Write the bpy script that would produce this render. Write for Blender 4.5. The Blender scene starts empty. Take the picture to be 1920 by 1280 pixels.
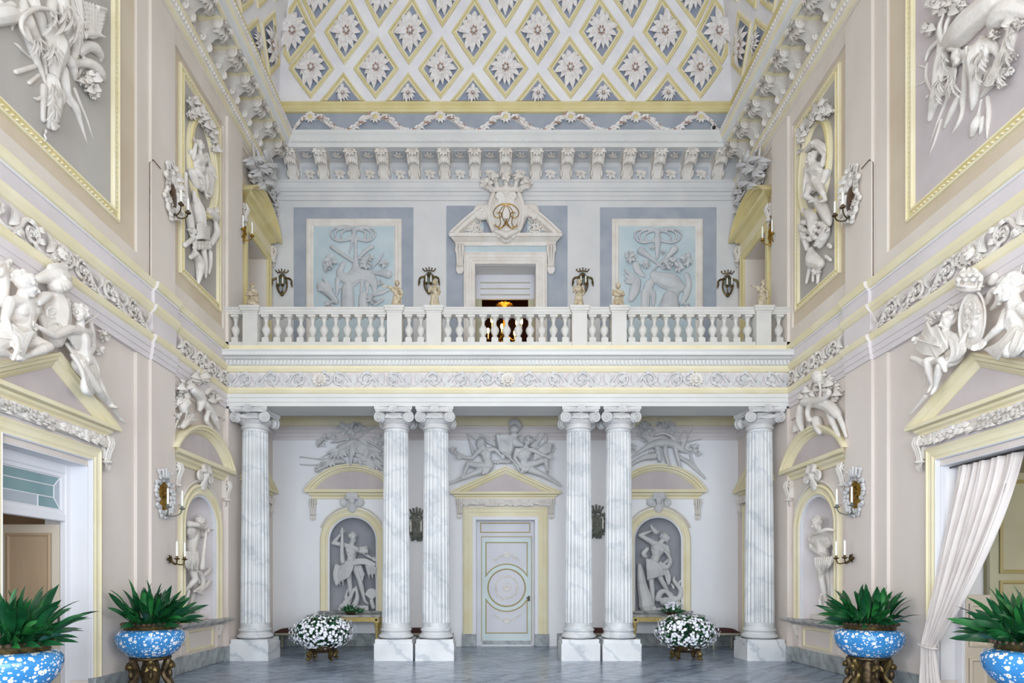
import bpy, bmesh, math, random
from mathutils import Vector, Matrix
from math import sin, cos, pi, sqrt, radians, atan2, exp
random.seed(7)
sc = bpy.context.scene
COL = sc.collection

# ------------------------------------------------------------------ camera
# the camera stands at the origin of the plan, 1.7 m up, looking along +Y with a shifted lens
F, VX, VY, CH = 1140.0, 928.0, 1088.0, 1.7
cam = bpy.data.cameras.new('camera')
cam.sensor_fit = 'HORIZONTAL'; cam.sensor_width = 36.0
cam.lens = F / 1920 * 36.0
cam.shift_x = (960 - VX) / 1920
cam.shift_y = (VY - 640) / 1920
cam.clip_end = 200
camo = bpy.data.objects.new('camera', cam)
camo.location = (0, 0, CH); camo.rotation_euler = (pi / 2, 0, 0)
COL.objects.link(camo); sc.camera = camo

# ------------------------------------------------------------------ light
w = bpy.data.worlds.new('daylight'); sc.world = w
w.use_nodes = True
bg = w.node_tree.nodes['Background']
bg.inputs[0].default_value = (0.90, 0.95, 1.0, 1); bg.inputs[1].default_value = 1.0
def area(name, loc, rot, sx, sy, power, col):
    l = bpy.data.lights.new(name, 'AREA'); l.shape = 'RECTANGLE'; l.size = sx; l.size_y = sy
    l.energy = power; l.color = col
    o = bpy.data.objects.new(name, l); o.location = loc; o.rotation_euler = rot; COL.objects.link(o)
    return o
XC0 = 0.27
# unseen lamp added as daylight from the end of the hall behind the camera
area('daylight_lamp_low', (0.27, -3.6, 3.0), (pi / 2, 0, 0), 9.0, 5.0, 1450, (0.80, 0.90, 1.0))
# unseen lamps added at the side walls, level with the camera and behind it
area('daylight_lamp_left', (XC0 - 5.95, -0.6, 3.1), (0, -pi / 2, 0), 4.2, 5.0, 880, (0.95, 0.97, 1.0))
area('daylight_lamp_right', (XC0 + 5.95, -0.6, 3.1), (0, pi / 2, 0), 4.2, 5.0, 590, (0.95, 0.97, 1.0))
area('daylight_lamp_high', (0.27, -3.6, 10.0), (pi / 2, 0, 0), 9.0, 5.0, 150, (1.0, 0.98, 0.96))  # unseen lamp added high up behind the camera
# lamps added to brighten the two rooms beyond the side doorways
area('left_room_fill', (XC0 - 8.2, 4.8, 2.2), (pi / 2, 0, 0), 1.6, 2.4, 20, (1.0, 0.95, 0.88))
area('right_room_fill', (XC0 + 8.2, 4.8, 2.2), (pi / 2, 0, 0), 1.6, 2.4, 60, (1.0, 0.97, 0.92))
vs = sc.view_settings
sc.display_settings.display_device = 'sRGB'
vs.view_transform = 'Standard'; vs.look = 'None'; vs.gamma = 1.0; vs.use_curve_mapping = False
vs.exposure = 0.1
sc.cycles.use_denoising = True
sc.cycles.max_bounces = 8; sc.cycles.diffuse_bounces = 6; sc.cycles.glossy_bounces = 3
sc.cycles.transmission_bounces = 4; sc.cycles.sample_clamp_indirect = 8
sc.cycles.caustics_reflective = False; sc.cycles.caustics_refractive = False

# ------------------------------------------------------------------ measures of the hall
XC, HW = 0.27, 6.005          # middle of the hall, half width to the wall plane
DB, DC = 15.70, 12.84         # back wall, front of the loggia
XL, XR = XC - HW, XC + HW

class Frame:
    """a wall: a runs along it, z up, o out of it into the hall"""
    def __init__(s, kind, d=DB): s.k = kind; s.d = d
    def P(s, a, z, o=0.0):
        if s.k == 'L': return Vector((XL + o, a, z))
        if s.k == 'R': return Vector((XR - o, a, z))
        return Vector((a, s.d - o, z))
    def az(s, x, y, o=0.0):
        if s.k == 'L': D = F * (XL + o) / (x - VX); a = D
        elif s.k == 'R': D = F * (XR - o) / (x - VX); a = D
        else: D = s.d - o; a = (x - VX) * D / F
        return a, CH + (VY - y) * D / F
    def W(s, x, y, o=0.0):
        a, z = s.az(x, y, o); return s.P(a, z, o)
    def sc(s, x, o=0.0):            # pixels per metre there
        if s.k == 'L': return (x - VX) / (XL + o)
        if s.k == 'R': return (x - VX) / (XR - o)
        return F / (s.d - o)
    def n(s):
        return Vector((1, 0, 0)) if s.k == 'L' else Vector((-1, 0, 0)) if s.k == 'R' else Vector((0, -1, 0))
    def adir(s):
        return Vector((0, 1, 0)) if s.k in 'LR' else Vector((1, 0, 0))
LF, RF, BF, CF = Frame('L'), Frame('R'), Frame('B', DB), Frame('B', DC)

# ------------------------------------------------------------------ materials
def lin(c):
    c = c.lstrip('#'); v = [int(c[i:i + 2], 16) / 255 for i in (0, 2, 4)]
    return tuple(x / 12.92 if x <= .04045 else ((x + .055) / 1.055) ** 2.4 for x in v) + (1,)
M = {}
def mat(name, col, rough=.7, col2=None, scale=3.0, detail=4, bump=0.0, bscale=40, metal=0.0, coat=0.0, mix=(.35, .7), stretch=None, emit=None, estr=0, spec=None, trans=0, alpha=1):
    m = bpy.data.materials.new(name); m.use_nodes = True
    nt = m.node_tree; N = nt.nodes; L = nt.links; b = N['Principled BSDF']
    b.inputs['Base Color'].default_value = lin(col); b.inputs['Roughness'].default_value = rough
    b.inputs['Metallic'].default_value = metal
    if coat: b.inputs['Coat Weight'].default_value = coat
    if spec is not None: b.inputs['Specular IOR Level'].default_value = spec
    if trans: b.inputs['Transmission Weight'].default_value = trans
    if emit: b.inputs['Emission Color'].default_value = lin(emit); b.inputs['Emission Strength'].default_value = estr
    if col2 or bump:
        g = N.new('ShaderNodeNewGeometry'); mp = N.new('ShaderNodeMapping')
        L.new(g.outputs['Position'], mp.inputs['Vector'])
        if stretch: mp.inputs['Scale'].default_value = stretch
    if col2:
        no = N.new('ShaderNodeTexNoise'); no.inputs['Scale'].default_value = scale; no.inputs['Detail'].default_value = detail
        L.new(mp.outputs[0], no.inputs['Vector'])
        r = N.new('ShaderNodeValToRGB'); r.color_ramp.elements[0].position = mix[0]; r.color_ramp.elements[1].position = mix[1]
        r.color_ramp.elements[0].color = lin(col); r.color_ramp.elements[1].color = lin(col2)
        L.new(no.outputs['Fac'], r.inputs[0]); L.new(r.outputs[0], b.inputs['Base Color'])
    if bump:
        n2 = N.new('ShaderNodeTexNoise'); n2.inputs['Scale'].default_value = bscale; n2.inputs['Detail'].default_value = 3
        L.new(mp.outputs[0], n2.inputs['Vector'])
        bp = N.new('ShaderNodeBump'); bp.inputs['Strength'].default_value = bump; bp.inputs['Distance'].default_value = .02
        L.new(n2.outputs['Fac'], bp.inputs['Height']); L.new(bp.outputs[0], b.inputs['Normal'])
    M[name] = m; return m
def marble(name, base, vein, scale, rough, wscale=1.2, dist=6, band=(.0, .12), col3=None, rot=(.3, .6, .9), coat=0, spec=.5):
    m = bpy.data.materials.new(name); m.use_nodes = True
    nt = m.node_tree; N = nt.nodes; L = nt.links; b = N['Principled BSDF']
    b.inputs['Roughness'].default_value = rough; b.inputs['Specular IOR Level'].default_value = spec
    if coat: b.inputs['Coat Weight'].default_value = coat; b.inputs['Coat Roughness'].default_value = .15
    g = N.new('ShaderNodeNewGeometry'); oi = N.new('ShaderNodeObjectInfo')
    ad = N.new('ShaderNodeVectorMath'); ad.operation = 'ADD'
    sc_ = N.new('ShaderNodeVectorMath'); sc_.operation = 'SCALE'; sc_.inputs[3].default_value = 17.0
    cx = N.new('ShaderNodeCombineXYZ')
    for k in range(3): L.new(oi.outputs['Random'], cx.inputs[k])
    L.new(cx.outputs[0], sc_.inputs[0]); L.new(g.outputs['Position'], ad.inputs[0]); L.new(sc_.outputs[0], ad.inputs[1])
    mp = N.new('ShaderNodeMapping'); mp.inputs['Rotation'].default_value = rot; L.new(ad.outputs[0], mp.inputs[0])
    wv = N.new('ShaderNodeTexWave'); wv.inputs['Scale'].default_value = wscale; wv.inputs['Distortion'].default_value = dist
    wv.inputs['Detail'].default_value = 5; wv.inputs['Detail Scale'].default_value = 1.3; wv.inputs['Detail Roughness'].default_value = .65
    L.new(mp.outputs[0], wv.inputs[0])
    r = N.new('ShaderNodeValToRGB'); e = r.color_ramp.elements
    e[0].position = band[0]; e[0].color = lin(vein); e[1].position = band[1]; e[1].color = lin(base)
    L.new(wv.outputs['Fac'], r.inputs[0])
    no = N.new('ShaderNodeTexNoise'); no.inputs['Scale'].default_value = scale; no.inputs['Detail'].default_value = 6
    L.new(mp.outputs[0], no.inputs['Vector'])
    r2 = N.new('ShaderNodeValToRGB'); r2.color_ramp.elements[0].position = .42; r2.color_ramp.elements[1].position = .72
    r2.color_ramp.elements[0].color = (1, 1, 1, 1); r2.color_ramp.elements[1].color = lin(col3 or vein)
    L.new(no.outputs['Fac'], r2.inputs[0])
    mx = N.new('ShaderNodeMix'); mx.data_type = 'RGBA'; mx.blend_type = 'MULTIPLY'; mx.inputs[0].default_value = .6
    L.new(r.outputs[0], mx.inputs[6]); L.new(r2.outputs[0], mx.inputs[7]); L.new(mx.outputs[2], b.inputs['Base Color'])
    M[name] = m; return m

mat('wall_upper', '#dad1c7', .8, '#d0c6ba', 1.2, bump=.05, stretch=(1, 1, .35))
mat('wall_loggia', '#eeeef0', .8, '#e6e5e8', 1.0, bump=.05, stretch=(1, 1, .4))
mat('wall_lower', '#dcd2ca', .8, '#d4c8bf', 1.0, bump=.05, stretch=(1, 1, .4))
mat('wall_white', '#d9d8d4', .8, '#d0cfcc', 1.3, bump=.05)
mat('wall_pale', '#d2d1cf', .8, '#c8c8c8', 1.3, bump=.05)
mat('rosette_ground', '#c0c3c7', .8, '#b4b8be', 3)
mat('stucco', '#ddd8d1', .62, '#d2c9bf', 3.5, bump=.35, bscale=24)
mat('stucco_grey', '#d0cecc', .62, '#c0bfbf', 3.5, bump=.35, bscale=24)
mat('stucco_lilac', '#d8d1d1', .7, '#cfc7c6', 1.5, bump=.04)
mat('yellow', '#e4dbbd', .65, '#ddd1aa', 1.8, bump=.04)
mat('yellow_deep', '#dacd9b', .6, '#cfc088', 2.2, bump=.06)
mat('recess_tan', '#cfc1ab', .8, '#c4b49c', 1.0)
mat('panel_grey', '#b5b0a8', .8, '#a8a29c', 1.1, bump=.05, stretch=(1, 1, .5))
mat('panel_lilac', '#c6bcbb', .8, '#bab0b0', 1.4)
mat('niche_grey', '#a9a9ae', .8, '#9a9ba2', 1.6)
mat('blue', '#a3a8b0', .85, '#949ba6', 2.2, bump=.04)
mat('blue_deep', '#959cac', .85, '#868ea0', 3.0)
mat('light_blue', '#bfcbce', .85, '#afbfc5', 1.8)
mat('grisaille', '#c3c5c6', .8, '#b3b5b8', 2.5)
mat('vault_white', '#e8e6e6', .85, '#dad8dc', 1.6)
mat('petal', '#e8e5e1', .75, '#d6ccc6', 14)
mat('petal_brown', '#b99a8a', .8, '#8f7468', 12)
mat('gold', '#b08a35', .38, '#7d5a1c', 25, metal=.85)
mat('gilt_paint', '#cdb878', .5, '#b79d5a', 20, metal=.25)
mat('bronze', '#65543a', .48, '#332a20', 18, metal=.7)
mat('bronze_gilt', '#7b683e', .45, '#3f3424', 16, metal=.75)
mat('sconce_dark', '#7d8076', .6, '#55584f', 25, metal=.2)
mat('mirror_brown', '#5d4023', .3, '#2c1d10', 10)
mat('candle', '#f4f1e8', .5)
mat('door_blue', '#d2dcdb', .55, '#c8d3d2', 2)
mat('door_panel', '#d6d5da', .6, '#cdccd2', 2)
mat('door_tan', '#b9a287', .6, '#ad9579', 1.5, stretch=(2, 2, .4))
mat('door_tan_frame', '#cfc4b4', .6)
mat('door_green', '#b9b59c', .6, '#aca88e', 1.5)
mat('line_gold', '#a89a68', .5)
mat('white_wood', '#dcdbde', .5)
mat('dark', '#3a332c', .9)
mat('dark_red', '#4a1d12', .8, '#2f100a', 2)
mat('glass_teal', '#7d999c', .18, '#6f8b90', 1.2)
mat('glass_grey', '#a9b0b8', .2)
mat('curtain', '#ddd5d0', .85, '#d3cac5', 3, bump=.03)
mat('leaf_green', '#17552d', .35, '#0b3a1f', 6, spec=.6)
mat('leaf_bright', '#2a7436', .36, '#165227', 6)
mat('soil', '#4a4034', .95)
mat('white_flower', '#f4f4fa', .6)
mat('seat_red', '#4c2420', .75, '#391814', 9)
mat('statuette', '#c6baa2', .6, '#8d7754', 14, mix=(.4, .72))
mat('stone_balustrade', '#d0cdc7', .75, '#c5c2bc', 2.0, bump=.06)
mat('black', '#1c1c1e', .35)
mat('plastic_white', '#e6e6e6', .35)
mat('flame', '#ffe2a0', .5, emit='#ffc860', estr=30)
mat('rim_brown', '#6e5b4a', .5, '#41332a', 30, metal=.5)
marble('marble_column', '#d6d7d7', '#c6c9cc', 1.8, .35, 0.55, 14, (.0, .2), '#d0d2d4', (.5, .9, .2))
marble('marble_plinth', '#e2e2e2', '#c5c9cd', 1.6, .3, .7, 8, (.0, .14), '#d5d7da', (.4, .7, .3))
marble('marble_floor', '#8a98ab', '#6f7c90', 2.2, .22, .9, 4, (.0, .3), '#8690a0', (.2, .4, .8))
marble('marble_floor_light', '#96a4b6', '#7a889b', 2.2, .22, .9, 4, (.0, .3), '#9298a1', (.2, .4, 2.0))
marble('marble_skirting', '#a3a8a8', '#8f9597', 4.0, .4, 1.6, 9, (.0, .4), '#8b9190')
marble('marble_grey', '#b4b3b0', '#8d8c8b', 2.5, .35, 1.4, 6, (.0, .3), '#a7a6a4')

# ------------------------------------------------------------------ porcelain: blue ground with small white blossoms
def porcelain():
    m = bpy.data.materials.new('porcelain_blue'); m.use_nodes = True
    N = m.node_tree.nodes; L = m.node_tree.links; b = N['Principled BSDF']
    b.inputs['Roughness'].default_value = .12
    g = N.new('ShaderNodeTexCoord')
    def spots(scale, r0, r1):
        v = N.new('ShaderNodeTexVoronoi'); v.inputs['Scale'].default_value = scale; L.new(g.outputs['Object'], v.inputs['Vector'])
        no = N.new('ShaderNodeTexNoise'); no.inputs['Scale'].default_value = scale * 4; L.new(g.outputs['Object'], no.inputs['Vector'])
        ma = N.new('ShaderNodeMath'); ma.operation = 'MULTIPLY_ADD'; ma.inputs[1].default_value = .25
        L.new(no.outputs['Fac'], ma.inputs[0]); L.new(v.outputs['Distance'], ma.inputs[2])
        r = N.new('ShaderNodeValToRGB'); r.color_ramp.interpolation = 'CONSTANT'
        r.color_ramp.elements[0].position = 0; r.color_ramp.elements[0].color = (1, 1, 1, 1)
        r.color_ramp.elements[1].position = r1; r.color_ramp.elements[1].color = (0, 0, 0, 1)
        L.new(ma.outputs[0], r.inputs[0])
        r2 = N.new('ShaderNodeValToRGB'); r2.color_ramp.interpolation = 'CONSTANT'
        r2.color_ramp.elements[0].color = lin('#c9b98c'); r2.color_ramp.elements[1].position = r0; r2.color_ramp.elements[1].color = lin('#eef0f2')
        L.new(ma.outputs[0], r2.inputs[0])
        return r.outputs[0], r2.outputs[0]
    no = N.new('ShaderNodeTexNoise'); no.inputs['Scale'].default_value = 3; L.new(g.outputs['Object'], no.inputs['Vector'])
    base = N.new('ShaderNodeValToRGB'); base.color_ramp.elements[0].color = lin('#2a74b8'); base.color_ramp.elements[1].color = lin('#4a98cf')
    L.new(no.outputs['Fac'], base.inputs[0])
    last = base.outputs[0]
    for s_, a, c in ((13, .24, .45), (24, .2, .40)):
        f, col = spots(s_, a, c)
        mx = N.new('ShaderNodeMix'); mx.data_type = 'RGBA'
        L.new(f, mx.inputs[0]); L.new(last, mx.inputs[6]); L.new(col, mx.inputs[7]); last = mx.outputs[2]
    L.new(last, b.inputs['Base Color']); M['porcelain'] = m
porcelain()

# ------------------------------------------------------------------ mesh builder
def perp(d):
    d = d.normalized(); u = Vector((0, 0, 1)) if abs(d.z) < .9 else Vector((1, 0, 0))
    a = d.cross(u).normalized(); return a, d.cross(a).normalized()
class MB:
    def __init__(s): s.v = []; s.f = []; s.m = []; s.lv = None
    def add(s, vs, fs, m):
        k = len(s.v); s.v += [Vector(x) for x in vs]
        for f in fs: s.f.append(tuple(i + k for i in f)); s.m.append(m)
    def join(s, o):
        k = len(s.v); s.v += o.v; s.f += [tuple(i + k for i in f) for f in o.f]; s.m += o.m
    # --- wall pieces (a, z, o on frame fr)
    def box(s, fr, a0, a1, z0, z1, o0, o1, m, ch=0.0):
        P = fr.P
        vs = [P(a0, z0, o0), P(a1, z0, o0), P(a1, z1, o0), P(a0, z1, o0), P(a0, z0, o1), P(a1, z0, o1), P(a1, z1, o1), P(a0, z1, o1)]
        if ch:   # chamfered face
            vs = vs[:4] + [P(a0, z0, o1 - ch), P(a1, z0, o1 - ch), P(a1, z1, o1 - ch), P(a0, z1, o1 - ch),
                           P(a0 + ch, z0 + ch, o1), P(a1 - ch, z0 + ch, o1), P(a1 - ch, z1 - ch, o1), P(a0 + ch, z1 - ch, o1)]
            s.add(vs, [(0, 1, 2, 3), (0, 1, 5, 4), (1, 2, 6, 5), (2, 3, 7, 6), (3, 0, 4, 7), (4, 5, 9, 8), (5, 6, 10, 9), (6, 7, 11, 10), (7, 4, 8, 11), (8, 9, 10, 11)], m)
        else:
            s.add(vs, [(0, 1, 2, 3), (4, 5, 6, 7), (0, 1, 5, 4), (1, 2, 6, 5), (2, 3, 7, 6), (3, 0, 4, 7)], m)
        return s
    def wbox(s, x0, x1, y0, y1, z0, z1, m, ch=0.0):
        return s.box(WF, x0, x1, z0, z1, y0, y1, m, ch)
    def poly(s, fr, pts, o0, o1, m):     # polygon in (a,z) extruded
        n = len(pts)
        vs = [fr.P(a, z, o0) for a, z in pts] + [fr.P(a, z, o1) for a, z in pts]
        s.add(vs, [tuple(range(n)), tuple(range(n, 2 * n))] + [(i, (i + 1) % n, (i + 1) % n + n, i + n) for i in range(n)], m)
        return s
    def run(s, fr, a0, a1, prof, mats, m0=0.0, m1=0.0, cap=True):
        """profile [(o,z)] drawn along the wall; m0/m1 mitre (a shifts by m*o at that end)"""
        vs = [fr.P(a0 + m0 * o, z, o) for o, z in prof] + [fr.P(a1 + m1 * o, z, o) for o, z in prof]
        n = len(prof)
        for i in range(n - 1):
            s.add([vs[i], vs[i + 1], vs[n + i + 1], vs[n + i]], [(0, 1, 2, 3)], mats[i % len(mats)] if not isinstance(mats, str) else mats)
        if cap:
            mm = mats if isinstance(mats, str) else mats[0]
            s.add(vs[:n], [tuple(range(n))], mm); s.add(vs[n:], [tuple(range(n))], mm)
        return s
    def path(s, fr, pts, prof, mats, closed=True, endn=None):
        """moulding round a path in (a,z); prof [(w,o)]: w to the left of the path, o out of the wall"""
        n = len(pts); nr = []
        for i in range(n):
            p = Vector(pts[i]).to_2d() if False else Vector((pts[i][0], pts[i][1]))
            q0 = Vector(pts[(i - 1) % n]) if (closed or i > 0) else None
            q1 = Vector(pts[(i + 1) % n]) if (closed or i < n - 1) else None
            ns = []
            if q0 is not None: d = (p - q0).normalized(); ns.append(Vector((-d.y, d.x)))
            if q1 is not None: d = (q1 - p).normalized(); ns.append(Vector((-d.y, d.x)))
            if len(ns) == 1: nr.append(ns[0])
            else:
                b = (ns[0] + ns[1]); b = b.normalized() if b.length > 1e-6 else ns[0]
                nr.append(b / max(.3, b.dot(ns[0])))
        if endn: nr[0], nr[-1] = Vector(endn[0]), Vector(endn[1])
        k = len(prof)
        vs = [[fr.P(pts[i][0] + nr[i].x * w_, pts[i][1] + nr[i].y * w_, o) for w_, o in prof] for i in range(n)]
        rng = range(n) if closed else range(n - 1)
        for i in rng:
            j = (i + 1) % n
            for t in range(k - 1):
                s.add([vs[i][t], vs[j][t], vs[j][t + 1], vs[i][t + 1]], [(0, 1, 2, 3)], mats if isinstance(mats, str) else mats[t % len(mats)])
        if not closed:
            mm = mats if isinstance(mats, str) else mats[0]
            s.add(vs[0], [tuple(range(k))], mm); s.add(vs[-1], [tuple(range(k))], mm)
        return s
    # --- free shapes in world space
    def ell(s, c, A, B, C, m, nu=12, nv=7):
        c = Vector(c); vs = [c + C]; fs = []
        for j in range(1, nv):
            t = pi * j / nv
            for i in range(nu):
                p = 2 * pi * i / nu; vs.append(c + A * (sin(t) * cos(p)) + B * (sin(t) * sin(p)) + C * cos(t))
        vs.append(c - C); last = len(vs) - 1
        for i in range(nu):
            k = (i + 1) % nu
            fs.append((0, 1 + i, 1 + k)); fs.append((last, last - nu + k, last - nu + i))
            for j in range(nv - 2): a = 1 + j * nu; fs.append((a + i, a + nu + i, a + nu + k, a + k))
        s.add(vs, fs, m); return s
    def ball(s, c, r, m, nu=10, nv=6): return s.ell(c, Vector((r, 0, 0)), Vector((0, r, 0)), Vector((0, 0, r)), m, nu, nv)
    def tube(s, pts, rad, m, n=8, caps=True, flat=None):
        """tapered tube through world points; flat=(normal,factor) squashes it along a direction"""
        pts = [Vector(p) for p in pts]; k = len(pts)
        if not isinstance(rad, (list, tuple)): rad = [rad] * k
        if k < 2: return s
        tg = [(pts[min(i + 1, k - 1)] - pts[max(i - 1, 0)]) for i in range(k)]
        tg = [t.normalized() if t.length > 1e-9 else Vector((0, 0, 1)) for t in tg]
        a, b = perp(tg[0]); rings = []
        for i in range(k):
            a = (a - tg[i] * a.dot(tg[i]))
            a = a.normalized() if a.length > 1e-6 else perp(tg[i])[0]
            b = tg[i].cross(a)
            rings.append((pts[i], tg[i], a.copy(), b.copy(), rad[i]))
        rr = []
        if caps:
            p, t, a_, b_, r = rings[0]
            for q in (.95, .6): rr.append((p - t * r * q, a_, b_, r * sqrt(1 - q * q)))
        for p, t, a_, b_, r in rings: rr.append((p, a_, b_, r))
        if caps:
            p, t, a_, b_, r = rings[-1]
            for q in (.6, .95): rr.append((p + t * r * q, a_, b_, r * sqrt(1 - q * q)))
        vs = []; fs = []
        for p, a_, b_, r in rr:
            for i in range(n):
                d = (a_ * cos(2 * pi * i / n) + b_ * sin(2 * pi * i / n)) * r
                if flat: d = d - flat[0] * (d.dot(flat[0]) * (1 - flat[1]))
                vs.append(p + d)
        for j in range(len(rr) - 1):
            for i in range(n): fs.append((j * n + i, j * n + (i + 1) % n, (j + 1) * n + (i + 1) % n, (j + 1) * n + i))
        fs.append(tuple(range(n))); fs.append(tuple(range((len(rr) - 1) * n, len(rr) * n)))
        s.add(vs, fs, m); return s
    def lathe(s, c, prof, m, n=24, wob=None, cap=True):
        c = Vector(c); vs = []; fs = []; k = len(prof)
        for r, z in prof:
            for i in range(n):
                t = 2 * pi * i / n; q = r * (wob(t, z) if wob else 1)
                vs.append(c + Vector((q * cos(t), q * sin(t), z)))
        mm = m if isinstance(m, (list, tuple)) else [m]
        for j in range(k - 1):
            s.add([], [], mm[0])
        base = len(s.v); s.v += vs
        for j in range(k - 1):
            for i in range(n):
                s.f.append(tuple(base + q for q in (j * n + i, j * n + (i + 1) % n, (j + 1) * n + (i + 1) % n, (j + 1) * n + i))); s.m.append(mm[j % len(mm)])
        if cap:
            if prof[0][0] > 1e-4: s.f.append(tuple(base + i for i in range(n))); s.m.append(mm[0])
            if prof[-1][0] > 1e-4: s.f.append(tuple(base + (k - 1) * n + i for i in range(n))); s.m.append(mm[(k - 2) % len(mm)])
        return s
    def leaf(s, b, t, w, nrm, m, bend=.12, seg=4, thick=0.0):
        """a pointed leaf from b to t, folded along its rib"""
        b = Vector(b); t = Vector(t); d = t - b; ln = d.length
        if ln < 1e-6: return s
        side = d.cross(nrm); side = side.normalized() if side.length > 1e-6 else perp(d)[0]
        up = side.cross(d).normalized(); vs = []; fs = []
        for i in range(seg + 1):
            q = i / seg; ww = w * (sin(pi * min(1, q * .86 + .12)) ** .8) * (1 if i < seg else .05)
            p = b + d * q + up * (bend * ln * sin(pi * q))
            vs += [p - side * ww + up * ww * .25, p, p + side * ww + up * ww * .25]
        for i in range(seg):
            k = i * 3; fs += [(k, k + 1, k + 4, k + 3), (k + 1, k + 2, k + 5, k + 4)]
        s.add(vs, fs, m)
        if thick:
            s.add([v - up * thick for v in vs], fs, m)
        return s
    def grid(s, rows, m):
        k = len(rows[0]); vs = [v for r in rows for v in r]
        s.add(vs, [(j * k + i, j * k + i + 1, (j + 1) * k + i + 1, (j + 1) * k + i) for j in range(len(rows) - 1) for i in range(k - 1)], m); return s
    def mesh(s, name, off=None, recalc=True, smooth=True, ang=40):
        names = []
        for x in s.m:
            if x not in names: names.append(x)
        me = bpy.data.meshes.new(name)
        o = off or Vector((0, 0, 0))
        me.from_pydata([tuple(v - o) for v in s.v], [], s.f)
        for x in names: me.materials.append(M[x])
        if len(names) > 1: me.polygons.foreach_set('material_index', [names.index(x) for x in s.m])
        if recalc:
            bm = bmesh.new(); bm.from_mesh(me)
            bmesh.ops.recalc_face_normals(bm, faces=bm.faces); bm.to_mesh(me); bm.free()
        if smooth:
            me.polygons.foreach_set('use_smooth', [True] * len(me.polygons))
            me.set_sharp_from_angle(angle=radians(ang))
        return me
class WorldFrame:
    k = 'W'
    def P(s, a, z, o=0.0): return Vector((a, o, z))
WF = WorldFrame()
class TurnFrame:
    """a frame at a point, a along x turned by angle, o along its normal"""
    def __init__(s, loc, ang=0.0): s.l = Vector(loc); s.ax = Vector((cos(ang), sin(ang), 0)); s.nx = Vector((sin(ang), -cos(ang), 0))
    def P(s, a, z, o=0.0): return s.l + s.ax * a + s.nx * o + Vector((0, 0, z))
    def n(s): return s.nx
    def adir(s): return s.ax

# ------------------------------------------------------------------ objects
def thing(name, label, cat, loc=(0, 0, 0), group=None):
    o = bpy.data.objects.new(name, None); o.location = loc; o.empty_display_size = .1; COL.objects.link(o)
    o['label'] = label; o['category'] = cat; o['kind'] = 'thing'
    if group: o['group'] = group
    return o
def rootloc(o):
    l = Vector((0, 0, 0))
    while o is not None: l += Vector(o.location); o = o.parent
    return l
def part(name, mb, parent, label=None, **kw):
    me = mb if isinstance(mb, bpy.types.Mesh) else mb.mesh(name, rootloc(parent), **kw)
    o = bpy.data.objects.new(name, me); COL.objects.link(o); o.parent = parent
    if label: o['label'] = label
    return o
def solo(name, mb, label, cat, group=None, loc=None, **kw):
    me = mb if isinstance(mb, bpy.types.Mesh) else mb.mesh(name, Vector(loc) if loc else None, **kw)
    o = bpy.data.objects.new(name, me); COL.objects.link(o)
    if loc: o.location = loc
    o['label'] = label; o['category'] = cat; o['kind'] = 'thing'
    if group: o['group'] = group
    return o
def struct(name, mb, label=None, **kw):
    me = mb if isinstance(mb, bpy.types.Mesh) else mb.mesh(name, **kw)
    o = bpy.data.objects.new(name, me); COL.objects.link(o); o['kind'] = 'structure'
    if label: o['label'] = label
    return o
def inst(name, me, parent, loc, rot=(0, 0, 0), scale=(1, 1, 1), matrix=None):
    """a piece sharing mesh data, child of parent (parents of pieces carry no rotation)"""
    o = bpy.data.objects.new(name, me); COL.objects.link(o); o.parent = parent
    if matrix is not None:
        m = matrix.copy(); m.translation = m.translation - rootloc(parent); o.matrix_local = m
    else:
        o.location = Vector(loc) - rootloc(parent); o.rotation_euler = rot; o.scale = scale
    return o
def copy_tree(o, loc, label=None, rotz=None, parent=None):
    c = o.copy(); COL.objects.link(c); c.parent = parent
    if loc is not None: c.location = loc
    if rotz is not None: c.rotation_euler = (0, 0, rotz)
    if label: c['label'] = label
    for ch in o.children: copy_tree(ch, None, parent=c)
    return c
def fmat(fr, a, z, o=0.0):
    """matrix placing a piece modelled with x along the wall, -y out of it, z up"""
    ax = fr.adir(); n = fr.n(); p = fr.P(a, z, o)
    m = Matrix.Identity(4)
    for i in range(3): m[i][0] = ax[i]; m[i][1] = -n[i]; m[i][2] = (0, 0, 1)[i]; m[i][3] = p[i]
    return m
def modmesh(mb, mods, mname, name='sculpt', smooth=True):
    me = mb.mesh('tmp', recalc=True, smooth=False); o = bpy.data.objects.new('tmp', me); COL.objects.link(o)
    for typ, kw in mods:
        md = o.modifiers.new(typ, typ)
        for k, v in kw.items(): setattr(md, k, v)
    dg = bpy.context.evaluated_depsgraph_get(); dg.update()
    r = bpy.data.meshes.new_from_object(o.evaluated_get(dg))
    bpy.data.objects.remove(o); bpy.data.meshes.remove(me)
    r.name = name
    if mname:
        r.materials.clear(); r.materials.append(M[mname])
        r.polygons.foreach_set('material_index', [0] * len(r.polygons))
    r.polygons.foreach_set('use_smooth', [smooth] * len(r.polygons)); r.update()
    return r
def sculpt(mb, mname, voxel=.016, sm=2, parent=None, name='body', label=None, extra=None, fac=.5):
    """plaster: the shapes of mb melted into one surface"""
    r = modmesh(mb, [('REMESH', dict(mode='VOXEL', voxel_size=voxel)), ('SMOOTH', dict(factor=fac, iterations=sm))], mname, name)
    off = rootloc(parent) if parent else Vector((0, 0, 0))
    r.transform(Matrix.Translation(-off))
    o = islands(r, name, parent, label)
    if getattr(mb, 'lv', None) is not None and parent:
        me = mb.lv.mesh('leaves', off, recalc=False, ang=80); me.materials.clear(); me.materials.append(M[mname]); me.polygons.foreach_set('material_index', [0] * len(me.polygons))
        part('leaves', me, parent)['kind'] = 'stuff'
    return o
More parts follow.
